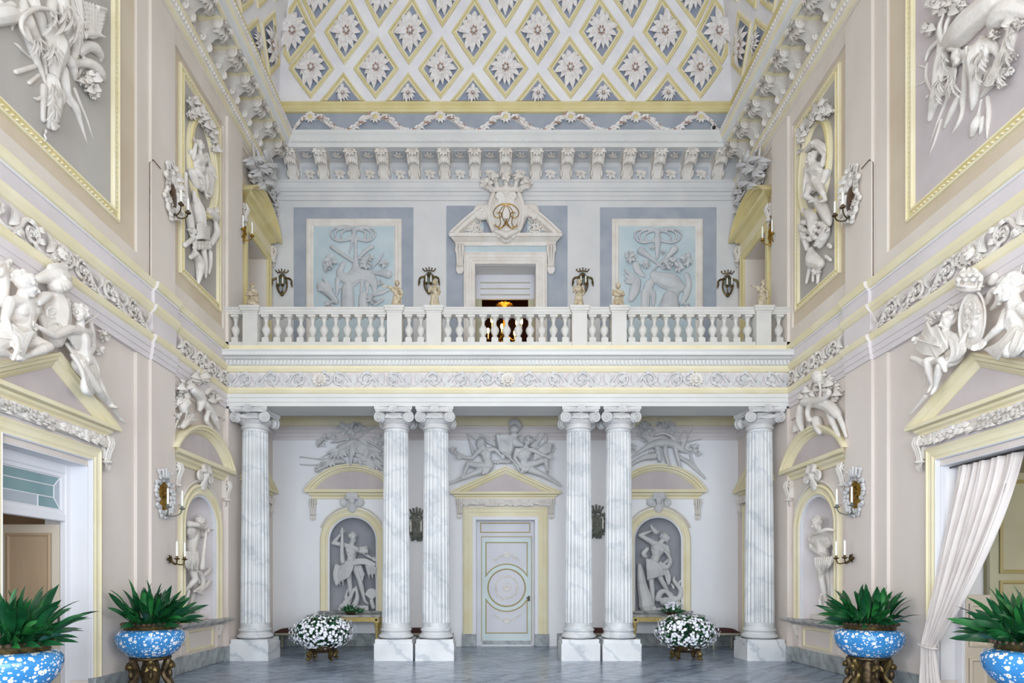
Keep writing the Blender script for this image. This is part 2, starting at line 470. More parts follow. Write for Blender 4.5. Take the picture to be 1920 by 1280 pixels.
def islands(r, name, parent, label=None):
    """pieces that do not touch become parts of their own; crumbs stay with the largest"""
    import numpy as np
    nv = len(r.vertices); ne = len(r.edges); e = np.empty(ne * 2, dtype=np.int64); r.edges.foreach_get('vertices', e); e = e.reshape(-1, 2)
    lab = np.arange(nv)
    while True:
        m = np.minimum(lab[e[:, 0]], lab[e[:, 1]]); new = lab.copy()
        np.minimum.at(new, e[:, 0], m); np.minimum.at(new, e[:, 1], m); new = new[new]; new = new[new]
        if (new == lab).all(): break
        lab = new
    ids, cnt = np.unique(lab, return_counts=True); leafy = name in ('foliage', 'branches', 'garland'); big = ids[cnt > max((.12 if leafy else .008) * cnt.max(), 12)]; main = ids[cnt.argmax()]
    def mk(me):
        o = bpy.data.objects.new(name, me); COL.objects.link(o)
        if parent: o.parent = parent
        if label: o['label'] = label
        if leafy: o['kind'] = 'stuff'
        return o
    if len(big) == 1 and len(ids) == 1: return mk(r)
    bm = bmesh.new(); bm.from_mesh(r); first = None
    for q in [main] + [x for x in big if x != main]:
        b2 = bm.copy(); b2.verts.ensure_lookup_table()
        kill = np.isin(lab, [x for x in big if x != main]) if (q == main and leafy) else lab != q
        bmesh.ops.delete(b2, geom=[b2.verts[i] for i in np.nonzero(kill)[0]], context='VERTS')
        me = bpy.data.meshes.new(name); b2.to_mesh(me); b2.free(); me.materials.append(r.materials[0])
        me.polygons.foreach_set('use_smooth', [True] * len(me.polygons)); o = mk(me); first = first or o
    bm.free(); bpy.data.meshes.remove(r); return first

# ------------------------------------------------------------------ sculptor's shapes (world space)
def lerp(a, b, t): return a + (b - a) * t
def spline(pts, k=4):
    """Catmull-Rom through points that carry a radius as 4th value"""
    P = [Vector(p) for p in pts]; out = []
    if len(P) < 3: return P
    for i in range(len(P) - 1):
        p0, p1, p2, p3 = P[max(i - 1, 0)], P[i], P[i + 1], P[min(i + 2, len(P) - 1)]
        for j in range(k):
            t = j / k
            out.append(.5 * ((2 * p1) + (p2 - p0) * t + (2 * p0 - 5 * p1 + 4 * p2 - p3) * t * t + (3 * p1 - p0 - 3 * p2 + p3) * t ** 3))
    out.append(P[-1]); return out
def stube(mb, pts, m='stucco', n=8, k=4, flat=None):
    q = spline([tuple(p[0]) + (p[1],) for p in pts], k)
    return mb.tube([v.to_3d() if len(v) == 3 else Vector(v[:3]) for v in q], [max(.001, v[3]) for v in q], m, n, flat=flat)
def head(mb, c, r, f, up, m='stucco', hair=46, beard=0, rnd=None):
    rnd = rnd or random
    f = f.normalized(); up = (up - f * up.dot(f)).normalized(); rt = f.cross(up)
    c = Vector(c)
    def E(p, a, b, d): mb.ell(c + (rt * p[0] + up * p[1] + f * p[2]) * r, rt * a * r, up * b * r, f * d * r, m)
    E((0, .12, -.12), .78, .88, .92); E((0, -.3, .28), .55, .62, .55); E((0, -.78, .55), .25, .2, .24)
    T = lambda p, q, a, b: mb.tube([c + (rt * p[0] + up * p[1] + f * p[2]) * r, c + (rt * q[0] + up * q[1] + f * q[2]) * r], [a * r, b * r], m, 6)
    T((0, .2, .72), (0, -.18, 1.02), .1, .17)
    for s in (-1, 1):
        T((s * .1, .24, .74), (s * .48, .2, .58), .13, .12)
        E((s * .36, -.24, .55), .22, .2, .2); E((s * .3, .02, .66), .12, .08, .08)
        E((s * .78, -.05, -.05), .1, .24, .16)
    E((0, -.47, .8), .24, .06, .1); E((0, -.58, .77), .2, .06, .1)
    for i in range(hair):
        t = rnd.uniform(0, 2 * pi); p = rnd.uniform(-.25, 1)
        q = sqrt(1 - p * p * .98); d = (q * cos(t), p, q * sin(t))
        if d[2] > .45 and d[1] < .62: continue
        E((d[0] * .74, .12 + d[1] * .84, -.12 + d[2] * .86), .23, .2, .23)
    for i in range(beard):
        t = rnd.uniform(-1.2, 1.2); E((sin(t) * .5, -.62 - .25 * rnd.random(), .35 + cos(t) * .38), .2, .24, .18)
def hand(mb, w, d, nrm, r, m='stucco', curl=.6):
    """palm and five bent fingers going from the wrist w along d; palm faces nrm"""
    d = d.normalized(); nrm = (nrm - d * nrm.dot(d)); nrm = nrm.normalized() if nrm.length > 1e-6 else perp(d)[0]
    s = d.cross(nrm); w = Vector(w)
    mb.ell(w + d * r * 1.1, d * r * 1.2, s * r * .95, nrm * r * .5, m, 8, 5)
    for i, (l, q) in enumerate(((.85, -.72), (1.05, -.25), (1.0, .22), (.8, .68))):
        b = w + d * r * 1.9 + s * r * q; k1 = b + (d * cos(curl * .5) + nrm * sin(curl * .5)) * r * l
        k2 = k1 + (d * cos(curl * 1.6) + nrm * sin(curl * 1.6)) * r * l * .8
        mb.tube([b - d * r * .5, k1, k2], [r * .3, r * .27, r * .22], m, 5)
    b = w + d * r * .7 - s * r * .8
    mb.tube([b, b + (d * .7 - s * .55 + nrm * .4) * r, b + (d * 1.3 - s * .6 + nrm * .75) * r], [r * .34, r * .3, r * .24], m, 5)
def figure(mb, J, u, n, m='stucco', female=False):
    """J: joints (world), u: head height, n: out of the wall"""
    g = J.get
    def T(a, b, r0, r1, mid=None):
        if a in J and b in J:
            p, q = J[a], J[b]; rm = mid or (r0 + r1) / 2
            mb.tube([p, lerp(p, q, .35), lerp(p, q, .7), q], [r0 * u, rm * u * 1.04, (rm + r1) / 2 * u, r1 * u], m, 9)
    for s in 'lr':
        T('s' + s, 'e' + s, .24, .17, .22); T('e' + s, 'w' + s, .17, .11, .17)
        if 'e' + s in J and 'w' + s in J and not J.get('nohand' + s):
            hand(mb, J['w' + s], J['w' + s] - J['e' + s], J.get('palm' + s, n), .17 * u, m, J.get('curl' + s, .7))
        T('h' + s, 'k' + s, .38, .22, .33); T('k' + s, 'a' + s, .22, .12, .22)
        if 'a' + s in J:
            t = J.get('t' + s, J['a' + s] + n * .5 * u - Vector((0, 0, .15 * u)))
            mb.tube([J['a' + s], lerp(J['a' + s], t, .5), t], [.13 * u, .13 * u, .09 * u], m, 7)
            dd = (t - J['a' + s]).normalized(); sd = dd.cross(Vector((0, 0, 1)))
            if sd.length > .1:
                sd.normalize()
                for q in (-.08, -.02, .04, .09): mb.tube([t + sd * q * u, t + sd * q * u * 1.2 + dd * .1 * u], [.045 * u, .035 * u], m, 5)
    if 'sl' in J and 'sr' in J:
        ch = (J['sl'] + J['sr']) / 2; pel = J['pel']; ax = (J['sr'] - J['sl']); sw = ax.length; ax = ax.normalized()
        dn = (pel - ch).normalized(); out = J.get('out', n)
        out = (out - dn * out.dot(dn)).normalized()
        waist = J.get('waist', lerp(ch, pel, .62)); cc = ch + dn * .42 * u
        mb.tube([J['sl'] + dn * .05 * u, ch, J['sr'] + dn * .05 * u], [.24 * u, .3 * u, .24 * u], m, 8)
        mb.ell(cc, ax * sw * .47, dn * .66 * u, out * .43 * u, m, 14, 9)
        mb.tube([cc, waist, pel], [.46 * u, .4 * u, .47 * u], m, 10)
        for s in (-1, 1):
            mb.ell(cc + ax * s * sw * .22 + out * .3 * u - dn * .05 * u, ax * sw * .2, dn * .22 * u, out * (.24 if female else .12) * u, m)
            for k in range(3):
                q = lerp(cc, pel, .38 + .2 * k); mb.ell(q + ax * s * .13 * u + out * .31 * u, ax * .15 * u, dn * .11 * u, out * .09 * u, m, 8, 5)
        if 'hl' in J and 'hr' in J: mb.tube([J['hl'], pel, J['hr']], [.38 * u, .44 * u, .38 * u], m, 8)
        if 'head' in J: mb.tube([ch - dn * .05 * u, lerp(ch, J['head'], .75)], [.27 * u, .21 * u], m, 8)
    if 'head' in J:
        head(mb, J['head'], .5 * u * J.get('hs', 1), J.get('look', n), J.get('headup', Vector((0, 0, 1))), m, J.get('hair', 46), J.get('beard', 0))
def cloth(mb, A, B, n, r, m='stucco', k=4, nrm=None, wave=.5):
    """folds running from A to B: two polylines of (point) of equal length, n ridges between them"""
    sp = max((A[j] - B[j]).length for j in range(len(A))) / max(1, n - 1); N2 = 2 * n - 1
    dn = (A[-1] - A[0]).cross(B[0] - A[0]); dn = dn.normalized() if dn.length > 1e-6 else Vector((0, -1, 0))
    for i in range(N2):
        t = i / max(1, N2 - 1); low = i % 2
        rr = max(r * (.62 if low else 1 + wave * .5 * sin(i * 2.1)), sp * (.27 if low else .3))
        pts = []
        for j in range(len(A)):
            q = min(1, max(0, t + .12 * sin(j * 2.3 + i) / n)); p = lerp(A[j], B[j], q)
            pts.append((p, rr * (1 - .25 * (j == len(A) - 1))))
        stube(mb, pts, m, 7, k)
def spiral2(cx, cz, r0, r1, turns, a0, n=40, sgn=1):
    """points (a,z,radiusfactor) winding inward"""
    return [(cx + lerp(r0, r1, t) * cos(a0 + sgn * turns * 2 * pi * t), cz + lerp(r0, r1, t) * sin(a0 + sgn * turns * 2 * pi * t)) for t in [i / n for i in range(n + 1)]]

class Crop:
    """positions read off an enlarged crop of the photograph, laid on a wall"""
    def __init__(s, fr, x0, y0, k, o=0.0, m='stucco'): s.fr = fr; s.x = x0; s.y = y0; s.k = k; s.o = o; s.m = m
    def px(s, x, y): return s.x + x / s.k, s.y + y / s.k
    def w(s, x, y, o=None):
        p = s.px(x, y); return s.fr.W(p[0], p[1], s.o if o is None else o)
    def r(s, x, r): return r / s.k / abs(s.fr.sc(s.px(x, 0)[0], s.o))
    def tube(s, mb, pts, o=None, n=8, k=4, m=None, push=.45, flat=None):
        """pts (x,y,r[,o])"""
        q = []
        for p in pts:
            r = s.r(p[0], p[2]); oo = p[3] if len(p) > 3 else (o if o is not None else s.o + r * push)
            q.append((s.w(p[0], p[1], oo), r))
        stube(mb, q, m or s.m, n, k, flat)
    def ell(s, mb, x, y, rx, ry, ang=0, o=None, dep=None, m=None):
        ca, sa = cos(radians(ang)), sin(radians(ang)); r = s.r(x, min(rx, ry)); dep = dep if dep is not None else r * .8
        oo = o if o is not None else s.o + dep * .4
        c = s.w(x, y, oo); A = s.w(x + rx * ca, y + rx * sa, oo) - c; B = s.w(x - ry * sa, y + ry * ca, oo) - c
        mb.ell(c, A, B, s.fr.n() * dep, m or s.m)
    def leafs(s, mb, x, y, R, n, w=.28, rnd=random, o=None, m=None, a0=0, a1=360, both=True):
        """a spray of plump leaves round a point"""
        for i in range(n):
            t = radians(lerp(a0, a1, (i + rnd.random() * .6) / n)); q = R * rnd.uniform(.7, 1.1)
            x2, y2 = x + q * cos(t), y + q * sin(t); oo = (o if o is not None else s.o + .03) + rnd.uniform(0, .05)
            c = s.w((x * .4 + x2 * .6), (y * .4 + y2 * .6), oo); d = (s.w(x2, y2, oo) - s.w(x, y, oo)) * .45
            nr = s.fr.n(); sd = d.cross(nr); sd = sd.normalized() if sd.length > 1e-6 else perp(d)[0]
            mb.ell(c, d * .8, sd * d.length * w * .9, (nr * .75 + sd * rnd.uniform(-.4, .4)) * max(.012, d.length * .2), m or s.m, 8, 6)
            if getattr(mb, 'lv', None) is None: mb.lv = MB()
            p0 = s.w(x, y, oo); tw = (nr + sd * rnd.uniform(-.6, .6)).normalized(); L2 = (c - p0).length * 1.75; dd = d.normalized()
            mb.lv.leaf(p0 + nr * .02, p0 + dd * L2 + nr * (.02 + .04 * rnd.random()), L2 * w * .75, tw, m or s.m, .22, 6)
            for q_ in (-1, 1):
                for f_, g_ in ((.2, .34), (.42, .4), (.62, .3)):
                    e0 = p0 + dd * L2 * f_ + nr * .025; mb.lv.leaf(e0, e0 + (dd + sd * q_ * 1.0).normalized() * L2 * g_ + nr * .02, L2 * w * .27, tw, m or s.m, .25, 3)
    def blobs(s, mb, pts, r, jit=0, o=None, rnd=random):
        for x, y in pts:
            rr = r * rnd.uniform(.75, 1.2); s.ell(mb, x + rnd.uniform(-jit, jit), y + rnd.uniform(-jit, jit), rr, rr, 0, o)
    def J(s, d, o=None):
        """joints {name:(x,y,o)}"""
        out = {}
        for k, v in d.items():
            out[k] = s.w(v[0], v[1], (v[2] if len(v) > 2 else 0) + s.o) if isinstance(v, tuple) else v
        return out
def walldir(fr, dx, dy, out):
    """direction from picture-right, picture-up and out of the wall"""
    a = fr.adir() * (1 if fr.k != 'R' else -1)
    return (a * dx + Vector((0, 0, 1)) * dy + fr.n() * out).normalized()

# ================================================================== THE SETTING
def cutmesh(mb, cutters, mname):
    """wall solid with openings cut through it"""
    me = mb.mesh('tmp', smooth=False); o = bpy.data.objects.new('tmp', me); COL.objects.link(o); cs = []
    for c in cutters:
        cm = c.mesh('cut', smooth=False); co = bpy.data.objects.new('cut', cm); COL.objects.link(co); cs.append(co)
        md = o.modifiers.new('b', 'BOOLEAN'); md.operation = 'DIFFERENCE'; md.solver = 'EXACT'; md.object = co
    dg = bpy.context.evaluated_depsgraph_get(); dg.update()
    r = bpy.data.meshes.new_from_object(o.evaluated_get(dg))
    bpy.data.objects.remove(o)
    for c in cs: bpy.data.objects.remove(c)
    r.materials.clear(); r.materials.append(M[mname]); r.polygons.foreach_set('material_index', [0] * len(r.polygons))
    return r
def archpts(c, hw, z0, zs, n=20, rise=None):
    """outline of an arched opening, counter-clockwise from bottom left... left jamb last"""
    rise = rise or hw
    return [(c - hw, z0), (c + hw, z0), (c + hw, zs)] + [(c + hw * cos(pi * i / n), zs + rise * sin(pi * i / n)) for i in range(1, n)] + [(c - hw, zs)]
def clip_poly(p, x0, x1, y0, y1):
    def half(P, f, ip):
        out = []
        for i in range(len(P)):
            a, b = P[i], P[(i + 1) % len(P)]
            if f(a): out.append(a)
            if f(a) != f(b): out.append(ip(a, b))
        return out
    for ax, lim, sg in ((0, x0, 1), (0, x1, -1), (1, y0, 1), (1, y1, -1)):
        f = lambda q, ax=ax, lim=lim, sg=sg: sg * (q[ax] - lim) >= 0
        def ip(a, b, ax=ax, lim=lim):
            t = (lim - a[ax]) / (b[ax] - a[ax]); return (a[0] + (b[0] - a[0]) * t, a[1] + (b[1] - a[1]) * t)
        p = half(p, f, ip)
        if not p: return p
    return p

# heights shared by the doors and niches
ZD, ZDO = 3.32, 3.59                     # door opening, outer frame
NHW, NZ0, NZS = .60, .92, 2.725          # niche half width, sill, springing
NICHE_B = (XC - 3.94, XC + 3.94); NICHE_S = 11.83
DOOR_S, DOOR_S_HW = 7.80, .77            # big side doors
LOG_S = 14.45                            # small doors in the sides of the loggia
ZF = 6.60                                # balcony floor

floor = MB().wbox(XL - .6, XR + .6, -4, 16.4, -.25, -.012, 'marble_floor')
floor.wbox(XL, XR, -4, 9.0, -.012, 0, 'marble_floor')
floor = struct('floor', floor, 'polished grey marble floor of diagonal tiles', smooth=False)
TS = .62; g2 = TS / sqrt(2)
tile_me = {}
for i in range(-14, 15):
    for j in range(0, 30):
        if (i + j) % 2: continue
        cx, cy = XC + i * g2, 9.0 + j * g2
        sq = [(cx - g2 + .006, cy), (cx, cy - g2 + .006), (cx + g2 - .006, cy), (cx, cy + g2 - .006)]
        q = clip_poly(sq, XL + .002, XR - .002, 9.004, DB - .002)
        if len(q) < 3: continue
        ar = abs(sum(q[k][0] * q[(k + 1) % len(q)][1] - q[(k + 1) % len(q)][0] * q[k][1] for k in range(len(q)))) / 2
        if ar < .01: continue
        m = 'marble_floor_light' if (i * 7 + j * 3) % 5 in (0, 3) else 'marble_floor'
        if len(q) == 4 and ar > .9 * 2 * (g2 - .006) ** 2:
            if m not in tile_me:
                tile_me[m] = MB().poly(TurnFrame((0, 0, 0)), [(0, 0)], 0, 0, m) if False else None
                b = MB(); b.add([Vector((x - cx, y - cy, z)) for z in (-.012, 0) for x, y in q], [(0, 1, 2, 3), (4, 5, 6, 7), (0, 1, 5, 4), (1, 2, 6, 5), (2, 3, 7, 6), (3, 0, 4, 7)], m)
                tile_me[m] = b.mesh('tile', smooth=False)
            inst('tile', tile_me[m], floor, (cx, cy, 0))
        else:
            n = len(q); b = MB()
            b.add([Vector((x, y, z)) for z in (-.012, 0) for x, y in q], [tuple(range(n)), tuple(range(n, 2 * n))] + [(k, (k + 1) % n, (k + 1) % n + n, k + n) for k in range(n)], m)
            part('tile', b, floor, smooth=False)

def niche_cut(fr, c): return MB().poly(fr, archpts(c, NHW, NZ0, NZS), -.5, .3, 'niche_grey')
def box_cut(fr, a0, a1, z0, z1): return MB().box(fr, a0, a1, z0, z1, -1.0, .3, 'niche_grey')
TW = .6
# back wall
wb = MB().wbox(XL - TW, XR + TW, DB, DB + TW, 0, 6.2, 'wall_lower')
wall_back = struct('wall_back', cutmesh(wb, [niche_cut(BF, NICHE_B[0]), niche_cut(BF, NICHE_B[1]), box_cut(BF, XC - .757, XC + .757, -.1, ZD)], 'wall_loggia'), 'pale lower back wall of the loggia with two niches and a door')
wb = MB().wbox(XL - TW, XR + TW, DB, DB + TW, 6.2, 14.2, 'wall_white')
wall_back_up = struct('wall_back_upper', cutmesh(wb, [box_cut(BF, XC - .78, XC + .78, 6.6, 9.84)], 'wall_pale'), 'white upper back wall behind the balcony')
for sd, fr in (('left', LF), ('right', RF)):
    lo = MB().box(fr, -4, DB, 0, 6.2, -TW, 0, 'wall_lower')
    cuts = [niche_cut(fr, NICHE_S), box_cut(fr, DOOR_S - DOOR_S_HW, DOOR_S + DOOR_S_HW, -.1, ZD), box_cut(fr, LOG_S - .6, LOG_S + .6, -.1, ZD)]
    wl = struct('wall_' + sd, cutmesh(lo, cuts, 'wall_lower'), 'lilac-white lower wall on the %s with door and niche' % sd)
    up = MB().box(fr, -4, DB, 6.2, 14.2, -TW, 0, 'wall_upper')
    wu = struct('wall_%s_upper' % sd, cutmesh(up, [box_cut(fr, 14.02, 15.25, 6.64, 9.75)], 'wall_upper'), 'cream upper wall on the %s with stucco panels' % sd)
    # pilasters and raised borders
    for nm, a0, a1, o in (('pilaster', 9.98, 10.72, .10), ('pilaster', 12.83, 13.55, .11)):
        part(nm, MB().box(fr, a0, a1, .312, 5.328, 0, o, 'wall_lower'), wl)
        part(nm, MB().box(fr, a0, a1, 6.622, 11.498, 0, o, 'wall_upper'), wu)
    for a0, a1, z0, z1 in ((9.66, 9.978, .312, 5.328), (10.722, 12.828, 5.08, 5.328)):
        part('border', MB().box(fr, a0, a1, z0, z1, 0, .05, 'wall_lower'), wl)
    for a0, a1, z0, z1 in ((9.66, 9.978, 6.622, 11.498), (-4, 9.659, 6.622, 6.9), (10.722, 12.828, 6.622, 6.98), (10.722, 12.828, 11.24, 11.498), (10.722, 10.80, 6.981, 11.239), (12.75, 12.828, 6.981, 11.239)):
        part('border', MB().box(fr, a0, a1, z0, z1, 0, .05, 'wall_upper', .0), wu)
    # skirting of grey marble
    sk = MB()
    for a0, a1, o in ((-4, DOOR_S - .98, .03), (DOOR_S + .98, 9.66, .03), (9.66, 9.98, .08), (9.98, 10.72, .13), (10.72, 12.83, .03), (12.83, 13.55, .14), (13.55, LOG_S - .8, .03), (LOG_S + .8, DB, .03)):
        sk.box(fr, a0, a1, 0, .31, 0, o, 'marble_skirting', .012)
    struct('baseboard_' + sd, sk, 'grey marble skirting of the %s wall' % sd, smooth=False)
    # middle entablature with its breaks over the pilaster
    et = MB()
    pr = [(-.02, 5.33), (.02, 5.33), (.02, 5.42), (.035, 5.425), (.035, 5.52), (.05, 5.525), (.05, 5.63), (.075, 5.65), (.095, 5.70), (.095, 5.735), (.02, 5.745), (.02, 6.10), (.045, 6.115), (.09, 6.18), (.10, 6.235), (.05, 6.245), (.05, 6.455), (.07, 6.46), (.07, 6.49), (.10, 6.50), (.125, 6.56), (.125, 6.61), (-.02, 6.62)]
    ml = ['stucco_lilac'] * 6 + ['yellow'] * 4 + ['stucco_lilac'] + ['yellow'] * 3 + ['stucco_lilac'] * 3 + ['white_wood'] + ['yellow'] * 4
    for a0, a1, o in ((-4, 9.98, .05), (9.98, 10.72, .10), (10.72, DC - .02, .05)):
        et.run(fr, a0, a1, [(p[0] + o if p[0] > 0 else 0, p[1]) for p in pr], ml)
    tr = struct('trim_%d' % (1 if sd == 'left' else 2), et, 'cream and yellow entablature running along the %s wall' % sd)
    globals()['ENT_' + fr.k] = tr; globals()['WALL_' + fr.k] = wl; globals()['WALLU_' + fr.k] = wu
sk = MB()
for a0, a1 in ((XL, XC - 1.33), (XC + 1.33, XR)): sk.box(BF, a0, a1, 0, .34, 0, .03, 'marble_skirting', .012)
struct('baseboard_back', sk, 'grey marble skirting of the back wall', smooth=False)

# ------------------------------------------------------------------ loggia: beam, slab, soffit
bm_ = MB()
pr = [(-.75, 5.38), (0, 5.38), (0, 5.46), (.02, 5.465), (.02, 5.55), (.04, 5.555), (.04, 5.63), (.065, 5.645), (.10, 5.70), (.10, 5.745), (.03, 5.76), (.03, 6.08), (.055, 6.09), (.09, 6.15), (.09, 6.20), (.11, 6.205), (.11, 6.31), (.16, 6.325), (.20, 6.355), (.28, 6.365), (.28, 6.43), (.31, 6.46), (.31, 6.47), (.10, 6.475), (.10, 6.63), (.06, 6.645), (-.75, 6.645)]
ml = ['wall_white'] * 6 + ['yellow'] * 4 + ['stucco_lilac'] + ['yellow'] * 3 + ['wall_white'] * 9 + ['yellow'] * 2 + ['wall_white']
bm_.run(CF, XL, XR, pr, ml, cap=False)
bm_.box(CF, XL, XR, 5.38, 6.64, -.76, -.74, 'wall_white')
loggia = struct('trim_3', bm_, 'long entablature of the balcony with scroll frieze and dentils')
dn = MB()
nd = 148
for i in range(nd):
    a = XL + .06 + (XR - XL - .12) * i / (nd - 1)
    dn.box(CF, a - .024, a + .024, 6.215, 6.305, .10, .145, 'wall_white')
d = part('dentils', dn, loggia, smooth=False); d['kind'] = 'stuff'
sl = MB().wbox(XL, XR, DC + .74, DB, 5.95, 6.62, 'wall_white')
slab = struct('ceiling_loggia', sl, 'flat white ceiling of the loggia under the balcony', smooth=False)
# coffer frames under the loggia ceiling and cornice on its back wall
cf = MB()
for x0, x1 in ((XL + .1, XC - 2.9), (XC - 1.05, XC + 1.05), (XC + 2.9, XR - .1)):
    for o in (0, .09):
        cf.wbox(x0 + o, x1 - o, DC + .78 + o, DB - .5 - o, 5.86 + o * .6, 5.95, 'wall_white') if o == 0 else None
    cf.wbox(x0, x1, DC + .78, DC + .95, 5.72, 5.95, 'wall_white')
part('soffit_panel', cf, slab, smooth=False)
bc = MB()
pr = [(0, 5.32), (.03, 5.32), (.03, 5.40), (.05, 5.405), (.05, 5.49), (.07, 5.495), (.07, 5.60), (.04, 5.61), (.04, 5.68), (.08, 5.69), (.14, 5.80), (.14, 5.86), (.2, 5.88), (.2, 5.95), (0, 5.95)]
ml = ['stucco_lilac'] * 8 + ['yellow'] * 4 + ['stucco_lilac'] * 2
bc.run(BF, XL, XR, pr, ml, 1, -1, False)
for fr in (LF, RF): bc.run(fr, DC + .74, DB, pr, ml, 0, -1, False)
struct('trim_4', bc, 'cornice under the ceiling of the loggia')

# ------------------------------------------------------------------ great cornice under the vault
PRU = [(0, 11.50), (.03, 11.50), (.03, 11.60), (.05, 11.605), (.05, 11.69), (.09, 11.70), (.09, 11.76), (.11, 11.77), (.14, 11.88), (.16, 11.89), (.16, 11.95), (.03, 11.96), (.03, 12.46), (.60, 12.46), (.60, 12.56), (.63, 12.57), (.66, 12.62), (.70, 12.68), (.74, 12.72), (.74, 12.79), (.30, 12.80)]
MLS = ['wall_upper'] * 4 + ['yellow'] * 2 + ['stucco'] * 2 + ['yellow'] * 3 + ['stucco', 'wall_white', 'wall_white', 'wall_white', 'wall_white', 'yellow', 'stucco', 'stucco', 'stucco']
MLB = ['wall_pale'] * 13 + ['wall_white'] * 7
corn = {}
for k, fr, a0, a1, m0, m1, ml in (('L', LF, -4, DB, 0, -1, MLS), ('R', RF, -4, DB, 0, -1, MLS), ('B', BF, XL, XR, 1, -1, MLB)):
    corn[k] = struct('trim_%d' % (5 + 'LRB'.index(k)), MB().run(fr, a0, a1, PRU, ml, m0, m1, False), {'L': 'great bracketed cornice along the left wall', 'R': 'great bracketed cornice along the right wall', 'B': 'great white bracketed cornice across the back wall'}[k])
# beading: egg-and-dart strip and the crown bead
for k, fr in (('L', LF), ('R', RF)):
    b = MB()
    n = int(8.0 / .085)
    for i in range(n):
        a = DB - .25 - i * .085; c = fr.P(a, 11.825, .13)
        b.ell(c, fr.adir() * .03, Vector((0, 0, .05)), fr.n() * .03, 'stucco', 6, 4)
        a = DB - .8 - i * .085; c = fr.P(a, 12.755, .745)
        b.ell(c, fr.adir() * .032, Vector((0, 0, .036)), fr.n() * .02, 'stucco', 6, 4)
    part('bead_moulding', b, corn[k])['kind'] = 'stuff'
b = MB(); n = int((XR - XL - 1.4) / .075)
for i in range(n):
    a = XL + .7 + i * .075; b.box(BF, a, a + .042, 12.57, 12.63, .6, .655, 'wall_white')
part('dentils', b, corn['B'], smooth=False)['kind'] = 'stuff'

def flower(mb, n, R, lift, m='petal', m2='petal_brown', w=.2, rnd=random, sq=1.0, inner=True):
    """a carved rosette in the x-z plane facing -y"""
    N = Vector((0, -1, 0))
    for ring, (rr, nn, up) in enumerate(((R, n, lift * .4), (R * .62, n, lift)) if inner else ((R, n, lift * .5),)):
        for i in range(nn):
            t = 2 * pi * (i + .5 * ring) / nn + rnd.uniform(-.08, .08); q = rr * rnd.uniform(.85, 1.08)
            if ring == 0 and i % 3 == 0: q *= 1.12
            dx, dz = cos(t), sin(t) * sq
            mb.leaf(Vector((dx * R * .1, -lift * .3, dz * R * .1)), Vector((dx * q, -up * .4, dz * q)), w * q, N, m, .18, 4)
    mb.ball((0, -lift * .7, 0), R * .13, m, 8, 5)
    for i in range(7):
        t = 2 * pi * i / 7; mb.ball((cos(t) * R * .2, -lift * .55, sin(t) * R * .2 * sq), R * .08, m2, 6, 4)
rng = random.Random(3)
ROS = []
for v in range(3):
    b = MB(); flower(b, (13, 15, 12)[v], .37, .1, rnd=rng, sq=1.22, w=(.2, .17, .22)[v]); ROS.append(b.mesh('rosette', recalc=False))
# brackets (modillions): scroll with an acanthus leaf, modelled x along wall, -y out, z up; hangs from soffit z=0
def modillion(w=.15):
    b = MB(); m = 'stucco'
    prof = [(0, 0), (-.5, 0), (-.5, -.08), (-.44, -.15), (-.34, -.17), (-.24, -.2), (-.14, -.3), (-.1, -.42), (-.05, -.47), (0, -.47)]
    n = len(prof)
    for sgn in (1,):
        vs = [Vector((-w * .8, y, z)) for y, z in prof] + [Vector((w * .8, y, z)) for y, z in prof]
        b.add(vs, [tuple(range(n)), tuple(range(n, 2 * n))] + [(i, (i + 1) % n, (i + 1) % n + n, i + n) for i in range(n)], m)
    for s in (-1, 1):
        for cy, cz, r in ((-.38, -.1, .12), (-.09, -.36, .085)):
            q = spiral2(cy, cz, r, .01, 1.6, pi / 2, 22)
            b.tube([Vector((s * w * .86, y, z)) for y, z in q], [.03 - .016 * i / 22 for i in range(23)], m, 6)
            b.ell(Vector((s * w * .8, cy, cz)), Vector((.04, 0, 0)), Vector((0, r * .8, 0)), Vector((0, 0, r * .8)), m, 10, 5)
    for i in range(7):       # leaf on the front
        t = (i - 3) / 3
        b.leaf(Vector((t * .03, -.46, -.04)), Vector((t * w * .95, -.3 - .16 * (1 - t * t), -.28 - .06 * (1 - abs(t)))), .045, Vector((0, -1, -.3)), m, .2, 3)
    for i in range(5):
        t = (i - 2) / 2
        b.leaf(Vector((t * .02, -.5, -.06)), Vector((t * w * 1.2, -.56, -.22 + .1 * t * t)), .05, Vector((0, -1, 0)), m, .25, 3)
    b.wbox(-w * 1.1, w * 1.1, -.54, 0, -.012, .03, m)
    return b.mesh('modillion')
MOD = modillion(); 
b = MB(); flower(b, 7, .15, .06, 'stucco', 'stucco', .3, rng); b.wbox(-.2, .2, -.002, .012, -.19, .19, 'rosette_ground'); ROSW = b.mesh('rosette', recalc=False)
b = MB(); flower(b, 7, .12, .05, 'stucco', 'stucco', .3, rng); b.wbox(-.17, .17, -.002, .012, -.14, .14, 'rosette_ground'); ROSS = b.mesh('rosette', recalc=False)
b = MB(); flower(b, 7, .13, .05, 'stucco', 'stucco', .3, rng); ROSW2 = b.mesh('rosette', recalc=False)
for i in range(-7, 8):
    a = XC + i * .775
    inst('modillion', MOD, corn['B'], None, matrix=fmat(BF, a, 12.46, .03))
    if i < 7:
        inst('rosette', ROSW, corn['B'], None, matrix=fmat(BF, a + .3875, 12.16, .035))
        mm = fmat(BF, a + .3875, 12.452, .34) @ Matrix.Rotation(pi / 2, 4, 'X'); inst('rosette', ROSS, corn['B'], None, matrix=mm)
